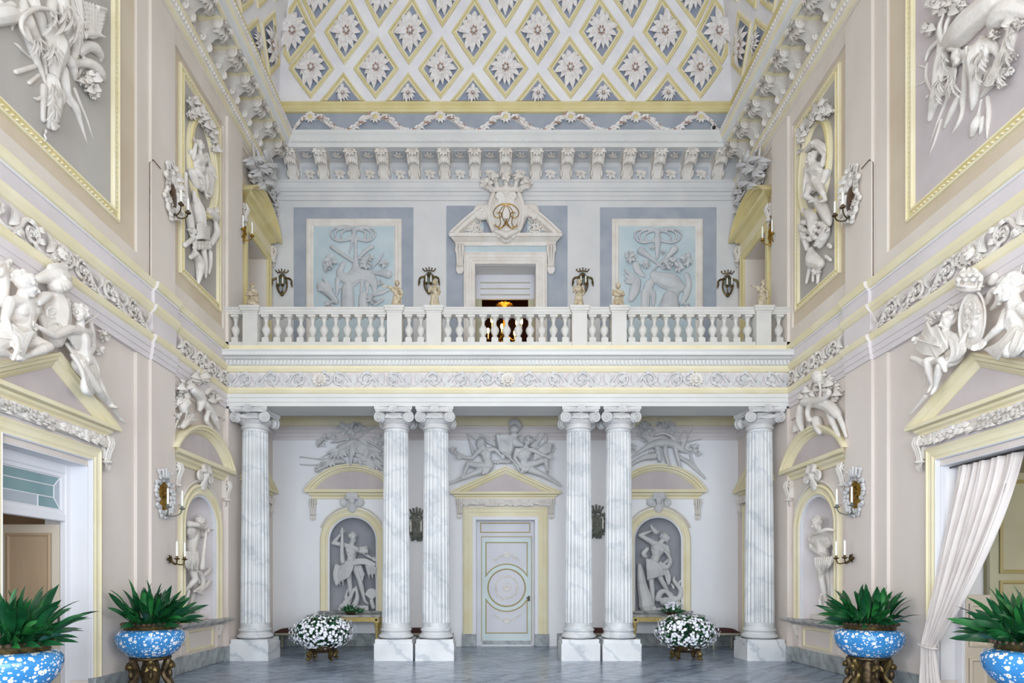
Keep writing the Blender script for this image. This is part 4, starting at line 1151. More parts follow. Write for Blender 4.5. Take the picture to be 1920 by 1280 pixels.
# ================================================================== COLUMNS
def make_column():
    t = thing('column', 'x', 'column', (0, 0, 0), 'marble columns of the loggia')
    b = MB().wbox(-.41, .41, -.36, .36, 0, .37, 'marble_plinth', .0); b.wbox(-.39, .39, -.34, .34, .37, .455, 'marble_plinth')
    part('plinth', b, t, smooth=False)
    pr = [(.37, .455)] + [(.33 + .045 * sin(pi * i / 6), .455 + .1 * i / 6) for i in range(7)] + [(.325, .565), (.315, .59), (.32, .605)] + [(.31 + .03 * sin(pi * i / 5), .605 + .07 * i / 5) for i in range(6)] + [(.305, .685), (.305, .71), (.29, .73)]
    part('base', MB().lathe((0, 0, 0), pr, 'marble_column', 40), t)
    nf, per = 22, 6
    def wob(th, z):
        q = (th * nf / (2 * pi)) % 1.0
        d = 0 if q < .18 else sin(pi * (q - .18) / .82) ** .8
        k = 1.0 if .80 < z < 4.88 else 0.0
        return 1 - .085 * d * k
    zs = [.71, .79, .801, 1.2, 1.7, 2.2, 2.7, 3.2, 3.7, 4.2, 4.6, 4.879, 4.89, 4.95]
    pr = [((.302 - .042 * ((z - .71) / 4.24) ** 1.35), z) for z in zs]
    part('shaft', MB().lathe((0, 0, 0), pr, 'marble_column', nf * per, wob), t, ang=30)
    pr = [(.26, 4.94), (.285, 4.95), (.29, 4.975), (.285, 5.0), (.265, 5.005), (.27, 5.04), (.33, 5.09), (.35, 5.13), (.34, 5.17), (.3, 5.19), (.3, 5.26)]
    cap = part('capital', MB().lathe((0, 0, 0), pr, 'stucco_grey', 36), t)
    b = MB(); q = []
    for e in range(4):      # concave-sided abacus
        for i in range(8):
            s = i / 8; x = lerp(-.40, .40, s); y = -.40 + .07 * sin(pi * s)
            an = e * pi / 2; q.append((x * cos(an) - y * sin(an), x * sin(an) + y * cos(an)))
    n = len(q)
    for z0, z1, k in ((5.27, 5.31, .95), (5.31, 5.375, 1.0)):
        b.add([Vector((x * k, y * k, z)) for z in (z0, z1) for x, y in q], [tuple(range(n)), tuple(range(n, 2 * n))] + [(i, (i + 1) % n, (i + 1) % n + n, i + n) for i in range(n)], 'stucco_grey')
    part('abacus', b, cap, smooth=False)
    for sx in (-1, 1):
        for sy in (-1, 1):
            b = MB(); fr = TurnFrame((sx * .285, sy * .27, 5.165), 0 if sy < 0 else pi)
            tw = (-.42 if sx < 0 else .42) * (1 if sy < 0 else -1)
            fr = TurnFrame((sx * .283, sy * .27, 5.165), (0 if sy < 0 else pi) + tw)
            sg = -1 if (sx * (1 if sy < 0 else -1)) < 0 else 1
            pts = spiral2(0, 0, .112, .022, 2.1, pi / 2, 44, -sg)
            b.tube([fr.P(x, z, .07) for x, z in pts], [.026 - .012 * i / 44 for i in range(45)], 'stucco_grey', 6)
            b.tube([fr.P(-sg * .3, .105, .03), fr.P(-sg * .15, .125, .05), fr.P(0, .118, .07)], [.03, .03, .026], 'stucco_grey', 6)
            b.ell(fr.P(0, 0, 0), fr.ax * .12, Vector((0, 0, .12)), fr.nx * .075, 'stucco_grey', 16, 7); b.ball(fr.P(0, 0, .075), .026, 'stucco_grey')
            part('volute', b, cap)
    rd = random.Random(5)
    for sy in (-1, 1):
        b = MB()
        for i in range(7):
            a = lerp(-1.3, 1.3, i / 6); b.leaf(Vector((0, sy * .36, 5.25)), Vector((sin(a) * .12, sy * .42, 5.30 + cos(a) * .13)), .035, Vector((0, sy, 0)), 'stucco_grey', .25, 3)
        b.ball((0, sy * .39, 5.27), .035, 'stucco_grey')
        for i in range(9):
            x = lerp(-.17, .17, i / 8); b.leaf(Vector((x * .6, sy * .36, 5.2)), Vector((x, sy * .39, 5.12 - .03 * cos(x * 9))), .028, Vector((0, sy, 0)), 'stucco_grey', .25, 3)
            b.ball((x, sy * .345, 5.145), .03, 'stucco_grey', 6, 4)
        part('flower_ornament', b, cap, recalc=False)
    return t
col0 = make_column()
CX = [-5.47, -2.415, -1.545, 1.545, 2.415, 5.47]
CLAB = ['fluted marble column standing against the left wall', 'left column of the marble pair to the left of the door', 'right column of the marble pair to the left of the door',
        'left column of the marble pair to the right of the door', 'right column of the marble pair to the right of the door', 'fluted marble column standing against the right wall']
for i, x in enumerate(CX):
    p = (XC + x, DC + .36, 0)
    if i == 0: col0.location = p; col0['label'] = CLAB[0]
    else: copy_tree(col0, p, CLAB[i])

# ================================================================== BALUSTRADE
DBAL = DC + .10
bal = thing('balustrade', 'long white stone balustrade along the front of the balcony', 'balustrade', (XC, DBAL, 6.64))
b = MB().wbox(XL, XR, DBAL - .11, DBAL + .11, 6.642, 6.735, 'stone_balustrade'); part('base_course', b, bal, smooth=False)
PX = [-5.42, -2.385, -1.555, 1.51, 2.345, 5.385]
b = MB()
FBAL = Frame('B', DBAL)
pr = [(-.10, 7.325), (.10, 7.325), (.10, 7.35), (.12, 7.37), (.135, 7.41), (.15, 7.42), (.15, 7.455), (-.15, 7.455), (-.15, 7.42), (-.1, 7.35), (-.10, 7.325)]
b.run(FBAL, XL, XR, pr, 'stone_balustrade'); part('hand_rail', b, bal, ang=25)
for x in PX:
    b = MB().wbox(XC + x - .155, XC + x + .155, DBAL - .16, DBAL + .16, 6.643, 7.34, 'stone_balustrade')
    for z0, z1, w in ((7.34, 7.37, .17), (7.37, 7.42, .195), (7.42, 7.47, .21)): b.wbox(XC + x - w, XC + x + w, DBAL - w, DBAL + w, z0, z1, 'stone_balustrade')
    part('pedestal', b, bal, smooth=False)
pr = [(.0, .115), (.05, .115), (.065, .13), (.05, .15), (.045, .17), (.075, .22), (.092, .27), (.085, .32), (.055, .36), (.035, .40), (.033, .45), (.05, .5), (.06, .51), (.045, .525), (.07, .545), (.0, .545)]
b = MB().lathe((0, 0, 0), pr, 'stone_balustrade', 16); b.wbox(-.072, .072, -.072, .072, 0, .105, 'stone_balustrade'); b.wbox(-.055, .055, -.055, .055, .1, .12, 'stone_balustrade'); b.wbox(-.08, .08, -.08, .08, .545, .592, 'stone_balustrade')
BALM = b.mesh('baluster')
spans = [(XL + .02, PX[0] + XC - .16, 1)] + [(XC + PX[i] + .16, XC + PX[i + 1] - .16, n) for i, n in ((0, 11), (1, 2), (2, 11), (3, 2), (4, 11))] + [(PX[5] + XC + .16, XR - .02, 1)]
for a0, a1, n in spans:
    for i in range(n): inst('baluster', BALM, bal, (lerp(a0, a1, (i + .5) / n), DBAL, 6.735))

# ================================================================== SCROLL FRIEZES
def scroll_unit(seed, m='stucco', flat=1.3):
    rd = random.Random(seed); b = MB()
    q = [(-.30, -.10), (-.22, -.125), (-.12, -.10), (-.04, -.02), (.01, .07)]
    sp = spiral2(.11, .0, .115, .02, 1.55, pi * .78, 30, -1)
    pts = q + sp; n = len(pts)
    b.tube([Vector((x, -.022, z)) for x, z in pts], [.026 - .012 * i / n for i in range(n)], m, 6)
    for i in range(7):
        x, z = pts[2 + i * 4]; a = rd.uniform(0, 6.28)
        b.leaf(Vector((x, -.02, z)), Vector((x + .09 * cos(a), -.04, z + .08 * sin(a))), .028, Vector((0, -1, 0)), m, .25, 3)
    for k in range(6):
        a = 2 * pi * k / 6; b.leaf(Vector((.11, -.02, 0)), Vector((.11 + .06 * cos(a), -.05, .06 * sin(a))), .022, Vector((0, -1, 0)), m, .2, 2)
    b.ball((.11, -.035, 0), .024, m, 7, 5)
    for k in range(5):
        a = -1.9 + .35 * k; b.leaf(Vector((-.1, -.015, -.05)), Vector((-.1 + .13 * cos(a), -.03, -.05 + .1 * sin(a))), .024, Vector((0, -1, 0)), m, .2, 3)
        a = .2 + .4 * k; b.leaf(Vector((-.16, -.015, -.06)), Vector((-.16 + .1 * cos(a), -.035, .02 + .1 * sin(a))), .026, Vector((0, -1, 0)), m, .2, 3)
    for q in b.v: q.x *= 1.25; q.z *= 1.3; q.y *= flat
    return b.mesh('scroll', recalc=False, ang=80)
SCR = [scroll_unit(k) for k in (1, 2)]; SCRG = [scroll_unit(k, 'stucco_grey', .8) for k in (3, 4)]
def mask_mesh():
    b = MB(); m = 'stucco'
    head(b, (0, -.035, 0), .085, Vector((0, -1, 0)), Vector((0, 0, 1)), m, 24, 8, random.Random(2))
    for i in range(12):
        a = 2 * pi * i / 12; b.leaf(Vector((.06 * cos(a), -.02, .06 * sin(a))), Vector((.17 * cos(a), -.05, .15 * sin(a))), .04, Vector((0, -1, 0)), m, .25, 3)
    return b.mesh('mask')
MASK = mask_mesh()
def frieze_row(fr, par, a0, a1, zc, o, masks, pitch=.57, SCR=SCR):
    n = round((a1 - a0) / pitch); pitch = (a1 - a0) / n
    for i in range(n):
        a = a0 + (i + .5) * pitch
        nm = min(masks, key=lambda q: abs(q - a)); fl = -1 if a < nm else 1
        m = fmat(fr, a, zc, o) @ Matrix.Diagonal((-fl * 1.0, 1, 1, 1))
        inst('scroll', SCR[i % 2], par, None, matrix=m)
    for q in masks: inst('mask', MASK, par, None, matrix=fmat(fr, q, zc, o + .01))
frieze_row(CF, loggia, XL + .05, XR - .05, 5.92, .035, [XC - 3.95, XC, XC + 3.95], SCR=SCRG)
for fr in (LF, RF):
    tr = globals()['ENT_' + fr.k]
    frieze_row(fr, tr, 5.2, 9.9, 5.92, .075, [7.85]); frieze_row(fr, tr, 10.74, DC - .05, 5.92, .075, [13.5])

# ================================================================== DOORS AND WHAT IS BEHIND THEM
# middle door of the loggia
o0 = -.25; D0 = .305
d1 = struct('door_1', MB().box(BF, D0 - .645, D0 + .645, .12, 2.82, o0 - .05, o0, 'door_blue'), 'pale blue panelled door with round medallion in the middle of the loggia', smooth=False)
b = MB().box(BF, XC - .757, D0 - .645, 0, 2.82, o0 - .06, o0 + .03, 'door_panel'); b.box(BF, D0 + .645, XC + .757, 0, 2.82, o0 - .06, o0 + .03, 'door_panel')
b.box(BF, XC - .757, XC + .757, 2.82, 2.90, o0 - .06, o0 + .03, 'door_panel'); b.box(BF, XC - .757, XC + .757, 2.9, ZD, o0 - .06, o0 - .01, 'door_panel')
b.path(BF, [(XC - .66, 2.95), (XC + .66, 2.95), (XC + .66, 3.22), (XC - .66, 3.22)], [(0, o0 - .01), (0, o0 + .01), (.025, o0 + .01), (.03, o0 - .01)], 'line_gold')
b.path(BF, jamb_path(D0, .665, 2.86, .1), [(0, o0 + .02), (0, o0 + .045), (.02, o0 + .045), (.02, o0 + .02)], 'line_gold', closed=False)
part('frame', b, d1, smooth=False)
part('kick_plate', MB().box(BF, D0 - .64, D0 + .64, .02, .125, o0 - .04, o0 + .005, 'marble_skirting'), d1, smooth=False)
zc, rc = 1.512, .505
ring = lambda r, n=48: [(D0 + r * cos(2 * pi * i / n), zc + r * sin(2 * pi * i / n)) for i in range(n)]
b = MB().path(BF, ring(rc), [(0, o0), (0, o0 + .02), (.02, o0 + .025), (.035, o0 + .008), (.035, o0)], 'line_gold'); b.poly(BF, ring(rc - .03), o0, o0 + .006, 'door_panel')
b.path(BF, ring(.15), [(0, o0), (0, o0 + .018), (.02, o0 + .02), (.025, o0)], 'stucco')
rd = random.Random(6)
for i in range(44):
    a = 2 * pi * i / 44
    for k in range(2):
        r0 = .29 + rd.uniform(-.03, .03); a2 = a + .13
        b.leaf(BF.P(D0 + r0 * cos(a), zc + r0 * sin(a), o0 + .01), BF.P(D0 + (r0 + rd.uniform(-.06, .06)) * cos(a2), zc + (r0 + rd.uniform(-.06, .06)) * sin(a2), o0 + .02), .022, BF.n(), 'stucco', .2, 3)
for i in range(10):
    a = 2 * pi * i / 10; b.leaf(BF.P(D0, zc, o0 + .015), BF.P(D0 + .11 * cos(a), zc + .11 * sin(a), o0 + .025), .025, BF.n(), 'stucco', .2, 3)
part('medallion', b, d1)
for sgn, zlim in ((1, 2.68), (-1, .34)):
    R2 = .635; hw = .525
    t0 = math.acos(hw / R2)
    arc = [(D0 + R2 * cos(t0 + (pi - 2 * t0) * i / 16), zc + sgn * R2 * sin(t0 + (pi - 2 * t0) * i / 16)) for i in range(17)]
    pts = arc + [(D0 - hw, zlim), (D0 + hw, zlim)]
    if sgn < 0: pts = pts[::-1]
    pts = pts[::-1]
    b = MB().path(BF, pts, [(0, o0), (0, o0 + .02), (-.02, o0 + .022), (-.03, o0 + .005), (-.03, o0)], 'line_gold'); b.poly(BF, pts, o0, o0 + .005, 'door_panel')
    cz = zc + sgn * .86
    for i in range(9):
        a = 2 * pi * i / 9; b.leaf(BF.P(D0, cz, o0 + .01), BF.P(D0 + .1 * cos(a), cz + .1 * sin(a), o0 + .03), .03, BF.n(), 'stucco', .2, 3)
    for s in (-1, 1):
        for i in range(10):
            t = i / 9; x = D0 + s * (.1 + .24 * t); z = cz - sgn * .14 * t
            a = rd.uniform(0, 6.28); b.leaf(BF.P(x, z, o0 + .01), BF.P(x + .06 * cos(a), z + .06 * sin(a), o0 + .025), .02, BF.n(), 'stucco', .2, 3)
    part('panel', b, d1)
b = MB().box(BF, D0 + .555, D0 + .615, 1.16, 1.30, o0, o0 + .012, 'sconce_dark'); b.tube([BF.P(D0 + .585, 1.25, o0), BF.P(D0 + .585, 1.25, o0 + .06), BF.P(D0 + .52, 1.25, o0 + .07)], .012, 'black', 6); b.ball(BF.P(D0 + .585, 1.19, o0 + .02), .018, 'black')
part('handle', b, d1)

# small closed doors in the sides of the loggia
for i, fr in enumerate((LF, RF)):
    b = MB().box(fr, LOG_S - .6, LOG_S + .6, 0.01, ZD, -.3, -.25, 'door_blue')
    for z0, z1 in ((.3, 1.2), (1.4, 3.0)):
        for s in (-1, 1): b.path(fr, [(LOG_S + s * .3 - .22, z0), (LOG_S + s * .3 + .22, z0), (LOG_S + s * .3 + .22, z1), (LOG_S + s * .3 - .22, z1)], [(0, -.25), (0, -.23), (.03, -.23), (.03, -.25)], 'line_gold')
    struct('door_%d' % (5 + i), b, 'closed pale door in the %s side of the loggia behind the column' % ('left', 'right')[i], smooth=False)

# left doorway: white frame with glazed transom, one leaf standing open at a right angle
fr = LF; a1 = DOOR_S + DOOR_S_HW; a0 = DOOR_S - DOOR_S_HW
b = MB().box(fr, a1 - .10, a1, 0, ZD, -.32, -.24, 'white_wood', .01); b.box(fr, a0, a0 + .10, 0, ZD, -.32, -.24, 'white_wood', .01)
b.box(fr, a0 + .1, a1 - .1, 3.18, ZD, -.32, -.24, 'white_wood', .01); b.box(fr, a0 + .1, a1 - .1, 2.52, 2.62, -.32, -.24, 'white_wood', .01)
dl = struct('door_2', b, 'white wooden door frame with glazed transom in the left doorway', smooth=False)
part('reveal', MB().box(fr, a1 - .012, a1 + .002, .3, ZD, -.6, 0, 'white_wood'), dl, smooth=False); part('reveal', MB().box(fr, a0, a1, ZD - .012, ZD + .002, -.6, 0, 'white_wood'), dl, smooth=False)
tw = part('transom_sash', MB().path(fr, [(a0 + .1, 2.62), (a1 - .1, 2.62), (a1 - .1, 3.18), (a0 + .1, 3.18)], [(0, -.30), (0, -.26), (.05, -.26), (.06, -.30)], 'white_wood'), dl)
y0, y1, q0, q1 = a0 + .16, a1 - .16, 2.68, 3.12
panes = [([(y0 + .12, q1 - .13), (y1 - .12, q1 - .13), (y1, q1), (y0, q1)], 'glass_teal'), ([(y0 + .12, q0 + .15), (y1 - .12, q0 + .15), (y1 - .12, q1 - .13), (y0 + .12, q1 - .13)], 'glass_teal'),
         ([(y1, q0), (y1, q1), (y1 - .12, q1 - .13), (y1 - .12, q0 + .15)], 'glass_grey'), ([(y0, q0), (y0 + .12, q0 + .15), (y0 + .12, q1 - .13), (y0, q1)], 'glass_grey'),
         ([(y0, q0), (DOOR_S + .2, q0), (DOOR_S + .2, q0 + .15), (y0 + .12, q0 + .15)], 'glass_grey'), ([(DOOR_S + .2, q0), (y1, q0), (y1 - .12, q0 + .15), (DOOR_S + .2, q0 + .15)], 'glass_teal')]
for pts, m in panes:
    pn = part('pane', MB().poly(fr, pts, -.292, -.284, m), dl, smooth=False)
b = MB()
for pts, m in panes:
    for i in range(len(pts)):
        p, q = pts[i], pts[(i + 1) % len(pts)]; b.tube([fr.P(p[0], p[1], -.282), fr.P(q[0], q[1], -.282)], .008, 'white_wood', 5)
part('glazing_bars', b, dl)
def panel_leaf(name, label, x0, x1, y, m, mf, line, z1=2.5):
    """door leaf facing the camera"""
    W_ = Frame('B', y); xs = sorted((x0, x1))
    o = struct(name, MB().box(W_, xs[0], xs[1], .02, z1, -.05, 0, mf), label, smooth=False)
    w = xs[1] - xs[0]
    for z0, z2 in ((.15, .62), (.78, z1 - .12)) if line != 'line_gold' else ((.15, .7), (.82, 1.7), (1.8, z1 - .1)):
        b = MB().box(W_, xs[0] + .12 * w, xs[1] - .12 * w, z0, z2, 0, .006, m)
        b.path(W_, [(xs[0] + .12 * w, z0), (xs[1] - .12 * w, z0), (xs[1] - .12 * w, z2), (xs[0] + .12 * w, z2)], [(0, 0), (0, .02), (.03, .028), (.05, .01), (.05, 0)], line)
        part('panel', b, o)
    return o
dlf = panel_leaf('door_7', 'beige panelled door leaf standing open inside the left doorway', XL - .33, XL - 1.15, a1 - .12, 'door_tan', 'door_tan_frame', 'door_tan', 2.48)
part('hinge', MB().tube([Vector((XL - .315, a1 - .14, 1.12)), Vector((XL - .315, a1 - .14, 1.28))], .012, 'black', 6), dlf)
fr = RF
b = MB().box(fr, a1 - .10, a1, 0, ZD, -.32, -.24, 'white_wood', .01); b.box(fr, a0, a1 - .1, ZD - .1, ZD, -.32, -.24, 'white_wood', .01)
dr = struct('door_8', b, 'white wooden frame inside the right doorway', smooth=False)
part('reveal', MB().box(fr, a1 - .012, a1 + .002, .3, ZD, -.6, 0, 'white_wood'), dr, smooth=False); part('reveal', MB().box(fr, a0, a1, ZD - .012, ZD + .002, -.6, 0, 'white_wood'), dr, smooth=False)
drl = panel_leaf('door_9', 'greenish beige panelled door leaf standing open inside the right doorway', XR + .28, XR + .62, a1 - .11, 'door_tan_frame', 'door_tan_frame', 'door_tan_frame', 1.5)
drl2 = panel_leaf('door_10', 'tall panelled door behind the curtain of the right doorway', XR + .62, XR + 1.7, a1 - .10, 'door_green', 'door_green', 'line_gold', 3.2)
part('knob', MB().ball(Vector((XR + .70, a1 - .15, .95)), .03, 'gold').ell(Vector((XR + .70, a1 - .11, .95)), Vector((.03, 0, 0)), Vector((0, .01, 0)), Vector((0, 0, .09)), 'gold'), drl2)
# plain rooms beyond the doorways
for nm, fr, m in (('wall_left_room', LF, 'door_tan'), ('wall_right_room', RF, 'door_green')):
    b = MB()
    b.box(fr, 4.5, 10.5, 0, 4, -4.2, -4.1, m); b.box(fr, 4.5, 4.6, 0, 4, -4.1, -.6, m); b.box(fr, 10.4, 10.5, 0, 4, -4.1, -.6, m); b.box(fr, 4.5, 10.5, 3.9, 4, -4.1, -.6, m); b.box(fr, 4.5, 10.5, -.1, 0, -4.1, -.6, 'marble_floor')
    struct(nm, b, 'plain room beyond the %s doorway' % ('left' if fr.k == 'L' else 'right'), smooth=False)
b = MB()
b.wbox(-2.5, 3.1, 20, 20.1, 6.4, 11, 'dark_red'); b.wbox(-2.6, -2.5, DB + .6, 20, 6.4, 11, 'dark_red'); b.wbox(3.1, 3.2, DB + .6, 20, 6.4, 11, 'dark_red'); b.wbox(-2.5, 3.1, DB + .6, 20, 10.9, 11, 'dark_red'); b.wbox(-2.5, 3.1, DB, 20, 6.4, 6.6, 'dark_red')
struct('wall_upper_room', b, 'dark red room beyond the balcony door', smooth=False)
b = MB()
W_ = Frame('B', DB + .5)
b.box(W_, XC - .78, XC + .78, 9.2, 9.84, -.06, 0, 'door_panel'); b.box(W_, XC - .78, XC - .62, 6.6, 9.2, -.06, 0, 'door_green'); b.box(W_, XC + .62, XC + .78, 6.6, 9.2, -.06, 0, 'door_green')
for z in (9.3, 9.46, 9.62): b.box(W_, XC - .66, XC + .66, z, z + .02, 0, .02, 'door_green')
struct('door_11', b, 'grey panelled lining of the open balcony door', smooth=False)

# ================================================================== STUCCO SCULPTURE
WD = walldir
def relief(name, label, cat, fr, loc, group=None): return thing(name, label, cat, loc, group)

def feathers(c, b, spots, rd, o=.16, near=False):
    """hanging wings: fans of long narrow blades"""
    if b.lv is None: b.lv = MB()
    n_ = c.fr.n()
    for x, y, L, w, n in spots:
        for i in range(n):
            if near: a = pi / 2 + .5 * (2 * i / (n - 1) - 1) + rd.uniform(-.08, .08); w_ = w * .5; x_ = x + rd.uniform(-.16, .16) * L; y_ = y + rd.uniform(-.3, .3) * L
            else: a = lerp(.35, pi - .35, i / (n - 1)); w_ = w; x_, y_ = x, y
            x2, y2 = x_ - L * cos(a), y_ + L * sin(a) * .8; oo = o + rd.uniform(-.03, .05)
            p, q = c.w(x_, y_, oo + .04), c.w(x2, y2, oo); b.lv.leaf(p, q, c.r(x, w_), n_, c.m, .1 if near else .14, 6)
# ---- trophy of arms and game, upper left wall
c = Crop(LF, 0, 0, 4.267, .016); rd = random.Random(11)
t = thing('trophy_relief', 'white stucco trophy of horn, basket and boar head in the upper left panel', 'relief', c.w(430, 700, 0))
b = MB()
c.tube(b, [(430, 260, 62), (455, 350, 88), (440, 450, 80), (430, 540, 58), (430, 620, 42)])
c.tube(b, [(250, -40, 55), (280, 60, 52), (325, 160, 46), (350, 270, 30)]); c.tube(b, [(420, 20, 40), (405, 150, 44), (430, 260, 40)])
c.tube(b, [(490, -20, 60), (510, 120, 58), (530, 240, 50), (540, 340, 36)]); c.tube(b, [(600, -20, 55), (615, 160, 56), (610, 290, 50), (605, 390, 34), (590, 460, 26)])
c.tube(b, [(420, 660, 60), (430, 760, 66), (430, 860, 58), (410, 950, 42), (395, 1010, 26)]); c.tube(b, [(350, 700, 30), (345, 850, 22), (345, 960, 20)])
for i in range(16): c.ell(b, 440 + 18 * sin(i * 1.9), 790 + i * 16, 24, 18, 0, .12)
c.tube(b, [(350, 770, 16), (300, 795, 14), (268, 780, 7)]); c.tube(b, [(470, 700, 24), (500, 780, 30), (480, 840, 20)])
for i in range(7): c.ell(b, 365 + 8 * sin(i * 1.7), 1040 + i * 15, 12, 9, 0, .07)
feathers(c, b, [(520, 100, 200, 26, 13), (430, 700, 150, 20, 12), (420, 120, 170, 24, 12), (610, 180, 190, 22, 12), (300, 330, 150, 20, 9), (430, 380, 170, 24, 12), (430, 850, 120, 20, 12)], rd, .2, True)
sculpt(b, 'stucco', .013, 1, t, 'hanging_game')
b = MB()
c.tube(b, [(525, 145, 8), (420, 88, 14), (300, 68, 18), (200, 120, 20), (168, 210, 18), (225, 320, 14), (320, 380, 11), (425, 425, 8)], .14)
sculpt(b, 'stucco', .014, 1, t, 'hunting_horn')
b = MB()
c.tube(b, [(195, 230, 36), (250, 380, 38), (300, 500, 30), (340, 600, 20), (368, 685, 9)]); c.tube(b, [(350, 450, 22), (362, 560, 18), (378, 640, 9)])
c.tube(b, [(108, 342, 5), (150, 372, 16), (195, 420, 14), (285, 495, 8)]); c.tube(b, [(125, 577, 20), (280, 530, 18)]); c.tube(b, [(232, 665, 17), (310, 600, 14)])
c.tube(b, [(500, 560, 46), (520, 680, 42), (545, 770, 32), (600, 860, 36), (640, 970, 20), (705, 1168, 4)]); c.tube(b, [(595, 715, 18), (650, 850, 13), (700, 970, 10), (750, 1125, 5)]); c.tube(b, [(520, 800, 10), (560, 855, 7)])
sculpt(b, 'stucco', .014, 1, t, 'spears_and_quiver')
b = MB()
c.tube(b, [(-60, 140, 60), (30, 120, 66), (110, 120, 58), (160, 190, 24)]); c.tube(b, [(60, 60, 30), (110, 40, 24), (150, 110, 16)]); c.tube(b, [(95, 200, 18), (98, 248, 8)]); c.tube(b, [(0, 20, 24), (40, 60, 20)])
c.tube(b, [(190, 20, 30), (210, 150, 60), (250, 230, 50), (290, 300, 40)])
sculpt(b, 'stucco', .015, 1, t, 'boar_head')
b = MB()
for i in range(9):
    q = i / 8; c.tube(b, [(lerp(640, 850, q), lerp(0, 70, q), 10), (lerp(670, 820, q), lerp(150, 190, q), 13), (lerp(690, 800, q), lerp(300, 270, q), 9)], .07 + .05 * sin(pi * q))
for i in range(8):
    q = i / 7; c.tube(b, [(lerp(645, 690, q), lerp(20, 290, q), 9), (lerp(745, 745, q), lerp(50, 300, q), 10), (lerp(855, 800, q), lerp(75, 285, q), 9)], .12)
c.tube(b, [(600, -10, 10), (640, 130, 9), (690, 305, 10)], .13); c.tube(b, [(690, 280, 14), (760, 270, 12), (842, 296, 8)], .14); c.tube(b, [(790, 60, 14), (858, 78, 8)], .14)
sculpt(b, 'stucco', .014, 1, t, 'wicker_basket')
b = MB()
c.tube(b, [(640, 400, 40), (700, 370, 40), (760, 385, 44), (800, 440, 34), (805, 490, 12)]); c.tube(b, [(560, 500, 46), (640, 510, 30), (710, 510, 40), (780, 560, 48), (815, 610, 36), (832, 652, 10)]); c.tube(b, [(555, 480, 40), (590, 570, 36), (600, 640, 12)]); c.tube(b, [(690, 480, 12), (650, 560, 14), (610, 640, 10)])
sculpt(b, 'stucco', .015, 2, t, 'leather_bags')
b = MB()
for x, y, R in ((660, 650, 55), (720, 640, 60), (690, 590, 40), (730, 720, 60), (745, 770, 30)): c.leafs(b, x, y, R, 7, .3, rd)
sculpt(b, 'stucco', .012, 0, t, 'foliage')

# ---- trophy of game, upper right wall
c = Crop(RF, 1690, 0, 4.265, .016); rd = random.Random(12)
t = thing('trophy_relief', 'white stucco trophy of stag heads and swollen bag in the upper right panel', 'relief', c.w(450, 700, 0))
b = MB()
c.tube(b, [(430, 300, 95), (520, 220, 120), (620, 130, 118), (740, 20, 105)], push=.3); sculpt(b, 'stucco', .02, 3, t, 'game_bag')
b = MB()
c.tube(b, [(1010, 110, 40), (930, 90, 66), (840, 90, 96), (770, 160, 86), (745, 230, 44)], push=.35); c.tube(b, [(900, 120, 60), (890, 240, 48), (860, 350, 50), (820, 460, 58), (770, 570, 56), (720, 670, 40), (640, 775, 14)])
for i in range(14): q = i / 13; c.tube(b, [(lerp(815, 690, q) + 40, lerp(420, 680, q), 6), (lerp(815, 690, q), lerp(430, 690, q), 8), (lerp(815, 690, q) - 45, lerp(420, 680, q), 6)], .19)
feathers(c, b, [(860, 300, 130, 20, 12), (820, 430, 130, 20, 12), (770, 560, 130, 18, 12)], rd, .22, True)
sculpt(b, 'stucco', .014, 1, t, 'swan')
b = MB()
c.tube(b, [(300, 240, 24), (330, 340, 40), (330, 450, 56), (315, 560, 62), (295, 690, 50), (275, 800, 52), (250, 880, 34), (230, 950, 22)]); c.tube(b, [(255, 745, 11), (225, 690, 14), (200, 620, 14), (200, 550, 12), (210, 500, 8)]); c.tube(b, [(200, 640, 12), (165, 665, 9), (115, 685, 5)]); c.tube(b, [(200, 545, 9), (160, 528, 8), (125, 524, 5)]); c.tube(b, [(210, 770, 14), (190, 800, 6)])
c.tube(b, [(320, 740, 12), (380, 710, 10), (430, 690, 6)]); c.tube(b, [(330, 760, 10), (400, 745, 9), (440, 700, 5)])
feathers(c, b, [(330, 420, 150, 22, 12), (300, 620, 130, 18, 12), (280, 760, 110, 16, 10), (400, 640, 150, 18, 10)], rd, .2, True)
sculpt(b, 'stucco', .012, 1, t, 'stag_head')
b = MB()
c.tube(b, [(640, 330, 40), (620, 430, 90), (615, 530, 82), (600, 620, 56)]); c.tube(b, [(590, 650, 44), (590, 750, 42), (580, 820, 30), (568, 870, 16)]); c.tube(b, [(690, 330, 30), (740, 380, 36), (765, 450, 14), (740, 520, 13), (640, 605, 9)]); c.tube(b, [(540, 560, 10), (560, 620, 12), (600, 640, 9)]); c.tube(b, [(680, 590, 18), (660, 640, 10)])
for i in range(5): c.tube(b, [(520 + i * 30, 380, 14), (530 + i * 24, 480, 16), (540 + i * 18, 580, 8)], .15)
feathers(c, b, [(630, 420, 150, 24, 14), (600, 560, 120, 18, 10)], rd, .24, True)
sculpt(b, 'stucco', .012, 1, t, 'fur_and_stag_head')
b = MB()
c.tube(b, [(340, 110, 10), (306, 220, 20), (330, 330, 22), (380, 385, 16), (450, 398, 9)], .13); c.tube(b, [(460, 20, 16), (400, 110, 18), (360, 200, 18), (350, 290, 14)], .13); c.tube(b, [(300, 325, 18), (225, 400, 18), (195, 480, 12)], .08)
for i in range(3): c.tube(b, [(440 - i * 12, 430 + i * 10, 40 - i * 10), (450, 490, 40 - i * 8), (420, 520, 14)], .08 + .03 * i)
c.tube(b, [(510, 400, 14), (510, 540, 20), (505, 680, 26), (495, 800, 28), (490, 890, 20), (455, 990, 18), (395, 1085, 5)])
